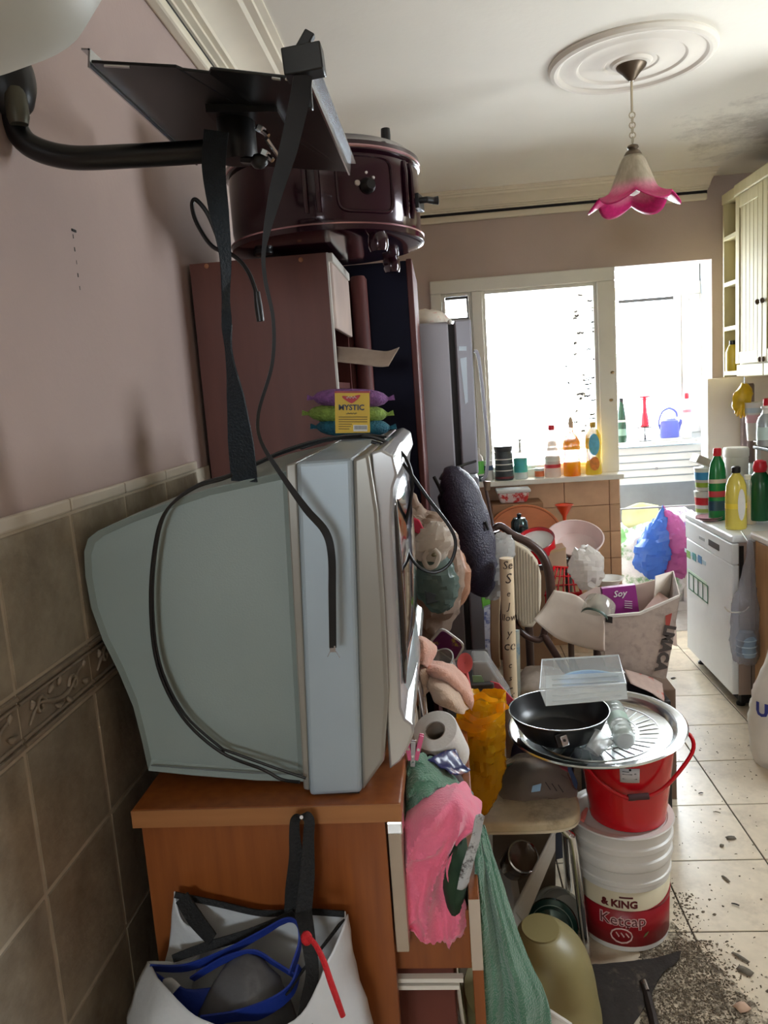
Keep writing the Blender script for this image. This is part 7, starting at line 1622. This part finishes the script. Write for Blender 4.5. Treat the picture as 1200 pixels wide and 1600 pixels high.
st0 = atx(1074, 892, DX); y1_ = st0.y - .03
for k in range(5): MB().box(DX - .0024, DX - .001, y1_ - k*.075 - .004, y1_ - k*.075 + .004, st0.z - .09, st0.z + .0).build('printed_line', m_stp, fd, smooth=False)
for dz_ in (.0, -.09): MB().box(DX - .0024, DX - .001, y1_ - .304, y1_ + .004, st0.z + dz_ - .003, st0.z + dz_ + .003).build('printed_line', m_stp, fd, smooth=False)
for k, col in enumerate(((120, 170, 80), (70, 150, 150), (60, 120, 170))):
    a = atx(1076 + k*9, 866 + k*4, DX); MB().box(DX - .0022, DX - .001, a.y - .03, a.y + .03, a.z - .02, a.z + .02).build('printed_patch', mat('print_patch_%d' % k, col, .5, var=.3, scale=40), fd, smooth=False)

# ------------------------------------------------------------------ counter
m_oak = mat('pale_oak_front', (196, 152, 104), .45, rgb2=(178, 134, 88), scale=4, stretch=(8, 8, 1), detail=8); m_ctop = mat('grey_counter', (206, 196, 184), .3, var=.06, scale=30)
kc2 = thing('base_cabinet', 'pale oak base cabinet with light worktop at the right picture edge', 'base cabinet', (1.66, 3.1, 0)); KX = 1.385
MB().box(KX, XR - .02, 2.75, 3.515, .10, .83).build('carcass', m_oak, kc2, smooth=False)
MB().box(KX - .018, KX, 3.14, 3.512, .11, .825).build('door', m_oak, kc2, smooth=False, bevel=.003); MB().box(KX - .018, KX, 2.755, 3.134, .11, .825).build('door', m_oak, kc2, smooth=False, bevel=.003)
MB().box(KX + .05, XR - .02, 2.75, 3.515, .0, .10).build('plinth', m_dark, kc2, smooth=False)
MB().box(KX - .035, XR - .02, 2.75, 3.53, .832, .866).build('worktop', m_ctop, kc2, smooth=False, bevel=.008)
# things on the dishwasher top
g2 = 'bottles on the dishwasher'
T = DZ + .001
def on(px, py, z): p = atz(px, py, z); return p
def bottle2(name, label, px, py, z, *a, **k):
    p = atz(px, py, z); return bottle(name, label, px, py, p.y, *a, zbase=z, **k)
bottle2('green_bleach_bottle', 'tall dark green bleach bottle with red cap on the dishwasher', 1121, 812, T, [(.001, 0), (.040, 0), (.043, .005), (.043, .20), (.040, .25), (.034, .29), (.018, .32), (.016, .33)], mat('bleach_green', (10, 120, 56), .25), ([(.017, .326), (.02, .33), (.02, .36), (.016, .365)], mat('cap_red', (206, 24, 44), .35)), [(.05, .10, .0438, mat('label_navy_teal', (20, 60, 80), .35)), (.12, .15, .0438, mat('label_red_small', (180, 50, 60), .4)), (.19, .21, .0436, mat('label_pale', (206, 190, 180), .4))], sx=1.0, sy=.7, grp=g2)
y_b = atz(1121, 812, T).y
bottle2('yellow_dish_soap', 'yellow dish soap bottle with white oval label on the dishwasher', 1150, 826, T, [(.001, 0), (.045, 0), (.049, .006), (.048, .16), (.045, .21), (.033, .245), (.018, .262), (.016, .27)], mat('lemon_plastic', (222, 204, 90), .2, alpha=.9), ([(.018, .268), (.02, .272), (.02, .295), (.012, .30)], m_black), [(.10, .125, .0492, mat('label_yellow', (230, 206, 60), .4))], sx=1.0, sy=.75, grp=g2)
c = atz(1150, 826, T); o_ = bpy.data.objects['yellow_dish_soap']
MB().prism([V3((c.x + .012 + .017*math.cos(2*PI*k/20), c.y - .038, T + .12 + .075*math.sin(2*PI*k/20))) for k in range(20)], (0, .003, 0)).build('white_oval', m_whitepl, o_)
bottle2('amber_oil_jar', 'clear bottle half full of amber oil beside the dish soap', 1170, 818, T, [(.001, 0), (.034, 0), (.036, .004), (.036, .13), (.036, .2), (.028, .215), (.02, .22)], m_cl, ([(.022, .218), (.022, .24)], m_whitepl), None, grp=g2)
c = atz(1170, 818, T); MB().lathe([(.001, .004), (.033, .004), (.0335, .13), (.001, .131)], c, 24, cap=False).build('oil', mat('amber_oil', (236, 184, 20), .1, alpha=.9), bpy.data.objects['amber_oil_jar'])
bottle2('second_green_bottle', 'dark green bottle with a round red cap behind the oil bottle', 1187, 812, T + .02, [(.001, 0), (.046, 0), (.049, .006), (.049, .16), (.043, .21), (.025, .235)], mat('deep_green_plastic', (10, 84, 44), .25), ([(.024, .232), (.030, .24), (.033, .26), (.027, .285), (.012, .292)], mat('cap_red', (206, 24, 44), .35)), None, grp=g2)
for nm_, lab, py, z0, cols in (('yogurt_tub', 'white tub with red label at the bottom of the tub stack', 804, T, ((.05, .09, (206, 40, 50)), (.01, .03, (160, 180, 90)))), ('butter_bowl', 'white and blue tub on top of the tub stack', 804, T + .125, ((.06, .10, (60, 150, 200)), (.02, .045, (150, 180, 60))))):
    p = atz(1101, 802, T); t = thing(nm_, lab, 'tub', (p.x, p.y, z0)); c = V3((p.x, p.y, z0))
    MB().lathe([(.001, 0), (.040, 0), (.043, .004), (.052, .115), (.054, .117), (.054, .122), (.001, .123)], c, 32, cap=False).build('body', m_whitepl, t)
    for q in cols: r_ = .0435 + .0095*(q[0] - .004)/.11; MB().lathe([(r_, q[0]), (r_ + .0086*(q[1] - q[0])/.11, q[1])], c, 32, cap=False).build('paper_label', mat('tub_label_%d_%d' % q[2][:2], q[2], .4), t)
p = atz(1101, 802, T); cbx = thing('small_carton', 'small open white carton tilted on the tub stack', 'carton', (p.x, p.y, T + .25)); c = V3((p.x - .01, p.y, T + .283)); Mr = Matrix.Rotation(.45, 3, 'Y')
MB().obox(c, Mr @ V3((.045, 0, 0)), V3((0, .05, 0)), Mr @ V3((0, 0, .022))).build('box', m_whitepl, cbx, smooth=False, bevel=.002); MB().obox(c + Mr @ V3((0, -.0505, 0)), Mr @ V3((.040, 0, 0)), V3((0, .001, 0)), Mr @ V3((0, 0, .018))).build('open_face', mat('grey_card', (176, 166, 154), .7), cbx, smooth=False)  # grey panel set on the solid box as its open side
bottle2('white_canister', 'ribbed white canister behind the green bleach bottle', 1150, 800, T, [(.001, 0), (.058, 0), (.060, .004)] + [(.060 + (.0015 if k % 2 else 0), .01 + k*.012) for k in range(24)] + [(.056, .30)], mat('bone_plastic', (206, 206, 196), .4), ([(.062, .295), (.064, .30), (.064, .335), (.058, .345)], mat('bone_lid', (212, 210, 200), .4)), None, grp='canisters on the dishwasher', cat='canister')
bottle2('grey_mug', 'grey mug behind the red-capped green bottle', 1182, 795, T, [(.001, 0), (.04, 0), (.042, .004), (.042, .24), (.04, .25)], mat('grey_ceramic', (150, 160, 154), .3), None, None, cat='mug')
pd = thing('pink_saucers', 'pair of pink saucers under the tub stack on the dishwasher', 'saucers', atz(1100, 808, T)); p = atz(1104, 810, T); 
for k in range(2): MB().lathe([(.001, .0), (.04, .0), (.065, .01), (.066, .012), (.04, .004), (.001, .004)], V3((p.x - .005, p.y - .05, T + k*.008)), 32, cap=False).build('saucer', mat('dusty_pink', (196, 150, 160), .35), pd)
# dish rack full of crockery over the back of the dishwasher
rk = thing('dish_rack', 'white plastic dish rack shelf loaded with crockery over the dishwasher', 'dish rack', (1.75, 3.85, T)); rzk = 1.21
MB().prism([(1.60, 3.35, rzk), (1.93, 3.35, rzk), (1.93, 4.15, rzk), (1.60, 4.15, rzk)], (0, 0, .02)).build('shelf', mat('grey_rack', (190, 192, 186), .4), rk, smooth=False, bevel=.006)
MB().box(1.60, 1.93, 3.35, 4.15, rzk - .035, rzk - .018).build('drip_tray', mat('dark_tray', (70, 76, 72), .4), rk, smooth=False, bevel=.004)
for x, y in ((1.62, 3.37), (1.91, 3.37), (1.62, 4.13), (1.91, 4.13)): MB().box(x - .01, x + .01, y - .01, y + .01, (.866 if y < 3.5 else T), rzk - .03).build('leg', m_whitepl, rk, smooth=False)
zr_ = rzk + .0205
def crock(name, label, x, y, prof, col, cat, rough=.3, alpha=1.0, sx=1.0):
    t = thing(name, label, cat, (x, y, zr_)); MB().lathe(prof, V3((x, y, zr_)), 28, None, sx, 1.0, cap=False).build('body', mat(name + '_glaze', col, rough, alpha=alpha), t); r = prof[-2][0]; zt_ = prof[-2][1]
    MB().lathe([(r - .001, zt_ - .002), (r + .002, zt_), (r - .001, zt_ + .002)], V3((x, y, zr_)), 28, None, sx, 1.0, cap=False).build('rim', m_whitepl, t)
crock('plate_stack', 'stack of white plates at the doorway end of the dish rack', 1.68, 4.0, [(.001, 0), (.07, 0), (.10, .012), (.102, .03), (.10, .04), (.06, .032), (.001, .03)], (214, 214, 206), 'plates')
crock('olive_bowl', 'pale bowl with an olive stripe on the dish rack', 1.66, 3.82, [(.001, 0), (.045, 0), (.075, .04), (.08, .06), (.076, .06), (.001, .02)], (190, 196, 170), 'bowl')
crock('white_lidded_dish', 'white domed dish on the dish rack', 1.78, 3.95, [(.001, 0), (.07, 0), (.08, .02), (.075, .06), (.04, .085), (.015, .10), (.001, .105)], (216, 218, 214), 'dish')
crock('rose_platter', 'rose-pink platter leaning low on the dish rack', 1.64, 3.62, [(.001, 0), (.07, .004), (.09, .02), (.095, .034), (.088, .034), (.001, .012)], (190, 90, 104), 'platter')
bottle('soap_dispenser', 'silver-grey soap dispenser on the dish rack', 1196, 690, 3.70, [(.001, 0), (.034, 0), (.038, .01), (.038, .11), (.03, .135), (.014, .15)], mat('silver_soap', (170, 178, 182), .25, .4), ([(.014, .148), (.014, .17), (.02, .175), (.02, .185)], m_whitepl), [(.03, .09, .0388, mat('label_pale_aqua', (196, 220, 214), .4))], zr_)
bottle('white_paper_cup', 'white printed paper cup standing behind the soap dispenser', 1179, 690, 4.02, [(.001, 0), (.034, 0), (.035, .004), (.047, .19), (.049, .192), (.046, .19), (.001, .12)], m_whitepl, None, [(.09, .13, .0435, mat('label_pink_mark', (226, 180, 190), .4)), (.14, .165, .0455, mat('label_blue_mark', (190, 206, 214), .4))], zr_, cat='cup')
bottle('dark_red_cap_bottle', 'dark bottle with red cap behind the soap dispenser', 1199, 690, 3.86, [(.001, 0), (.03, 0), (.032, .005), (.032, .14), (.02, .16), (.014, .17)], mat('black_green_glass', (30, 34, 32), .2), ([(.018, .168), (.02, .172), (.02, .21), (.014, .214)], mat('cap_red', (206, 24, 44), .35)), None, zr_)
# yellow glove hanging on the backsplash
yg = thing('yellow_gloves', 'pair of yellow rubber gloves hanging under the wall cupboard', 'gloves', at(1160, 625, 4.0)); c = at(1160, 622, 4.05)
mb = skin([(c + V3((-.01, 0, -.075)), .02, .012), (c + V3((-.01, 0, -.04)), .035, .02), (c + V3((0, 0, .0)), .04, .022), (c + V3((.005, 0, .04)), .032, .02), (c + V3((.01, 0, .07)), .012, .01)], 20, 5); crumple(mb, .012, 30, 2); mb.build('glove', mat('glove_yellow', (206, 168, 10), .4, var=.2, scale=20), yg)
MB().tube([c + V3((.01, 0, .065)), V3((c.x + .01, c.y, UZ0 - .002))], .003, n=6).build('hanging_loop', m_steel, yg)
for k, (dx_, dz_) in enumerate(((-.03, -.09), (-.012, -.10), (.006, -.095))): MB().tube([c + V3((dx_*.6, -.01, -.05)), c + V3((dx_, -.012, dz_))], [.010, .006], n=8).build('finger', MATS['glove_yellow'], yg)
kr = thing('steel_canister', 'tall brushed steel tube in the corner under the open shelf', 'paper holder', at(1140, 670, 4.3)); c = at(1141, 700, 4.35); c.z = T
MB().lathe([(.001, 0), (.05, 0), (.05, .28), (.048, .285)], V3((1.66, 4.38, .0)), 24).build('base_post', m_cream, kr); MB().lathe([(.035, .285), (.035, 1.50), (.03, 1.51)], V3((1.66, 4.38, 0)), 28).build('tube', mat('taupe_steel', (150, 134, 134), .3, .6), kr)

# ------------------------------------------------------------------ hanging bag with bottle, white sack
hb2 = thing('clear_hanging_bag', 'long clear plastic bag holding a water bottle on the dishwasher side', 'bag', at(1165, 1030, 3.48)); Yc = 3.47
rings = [(at(1166, 1034, Yc), .03, .02), (at(1166, 1022, Yc), .058, .035), (at(1164, 990, Yc), .062, .035), (at(1164, 950, Yc), .05, .03), (at(1168, 910, Yc), .032, .02), (at(1172, 870, Yc), .018, .015), (at(1170, 848, Yc), .01, .01)]
mb = skin(rings, 28, 6, cap=False); crumple(mb, .012, 22, 5, .8); mb.build('film', film('clear_haze', (216, 216, 220), .78, .08), hb2, solid=.0006)
MB().tube([at(1132, 948, Yc - .01), at(1140, 956, Yc - .02), at(1160, 956, Yc - .03), at(1170, 948, Yc - .02)], .003, n=6, smooth=4).build('wire_ring', m_whitepl, hb2)
MB().tube([at(1170, 848, Yc), V3((at(1170, 848, Yc).x, DY0 - .003, at(1170, 836, Yc).z))], .004, n=6).build('hook', m_steel, hb2)
wbt = thing('blue_water_bottle', 'pale blue bottle base inside the hanging clear bag', 'bottle', at(1166, 1028, Yc)); c = at(1166, 1026, Yc)
MB().lathe([(.001, .004), (.03, 0), (.042, .006), (.044, .03), (.042, .06), (.044, .09), (.03, .12), (.001, .125)], c, 24, cap=False).build('body', mat('ice_blue_plastic', (160, 190, 216), .12, alpha=.6), wbt)
for k in range(3): MB().lathe([(.0425, .02 + k*.03), (.046, .024 + k*.03), (.0425, .028 + k*.03)], c, 24, cap=False).build('rib', mat('ice_blue_rib', (180, 206, 226), .12, alpha=.7), wbt)
ws = thing('white_sack', 'white plastic sack with blue lettering at the right picture edge', 'sack', (1.36, 3.1, 0)); Yw = 3.18
m_wbag = mat('white_carrier', (222, 216, 206), .45, var=.05, scale=10)
Yw = 3.05; bxc = at(1216, 1100, Yw).x; zt_ = at(1196, 1000, Yw).z
rings = [(V3((bxc, Yw, .004)), .085, .08), (V3((bxc, Yw, .05)), .10, .10), (V3((bxc, Yw, .14)), .105, .10), (V3((bxc + .0, Yw, .24)), .10, .09), (V3((bxc, Yw, .32)), .085, .075), (V3((bxc + .01, Yw, zt_ - .08)), .05, .05), (V3((bxc - .005, Yw, zt_)), .02, .02), (V3((bxc - .005, Yw, zt_ + .02)), .006, .006)]
mb = skin(rings, 40, 6); crumple(mb, .012, 16, 3, .6); mb.build('film', m_wbag, ws)
p = at(1186, 1116, Yw - .10); letters('UIKI', .075, mat('print_royal_blue', (50, 60, 140), .5), ws, V3((bxc + .114*math.cos(FACE - .55), Yw + .114*math.sin(FACE - .55), p.z)), (1, .0, .06), (0, 0, 1), bold=.003, bend=((bxc, Yw), .1145))
bpy.context.view_layer.update()
# ------------------------------------------------------------------ unseen hall lamp added for light from behind the photographer
hl = thing('added_hall_lamp', 'unseen ceiling lamp added in the entrance room for light from behind', 'ceiling lamp', (-.75, -.75, 2.3))
MB().lathe([(.05, 2.64), (.05, 2.60), (.02, 2.58)], (-.75, -.75, 0), 20).build('base', m_white, hl)
MB().tube([(-.75, -.75, 2.62), (-.75, -.75, 2.45)], .006).build('rod', m_chrome, hl)
ld_ = bpy.data.lights.new('bulb', 'POINT'); ld_.energy = ADDED_LAMP_POWER; ld_.shadow_soft_size = .09; ld_.color = (1.0, .96, .88)
lo_ = bpy.data.objects.new('bulb', ld_); COL.objects.link(lo_); lo_.parent = hl; lo_.location = (0, 0, .02)
MB().lathe([(.03, 2.46), (.05, 2.45), (.055, 2.43), (.03, 2.42)], (-.75, -.75, 0), 24).build('socket', m_chrome, hl)
bpy.context.view_layer.update()
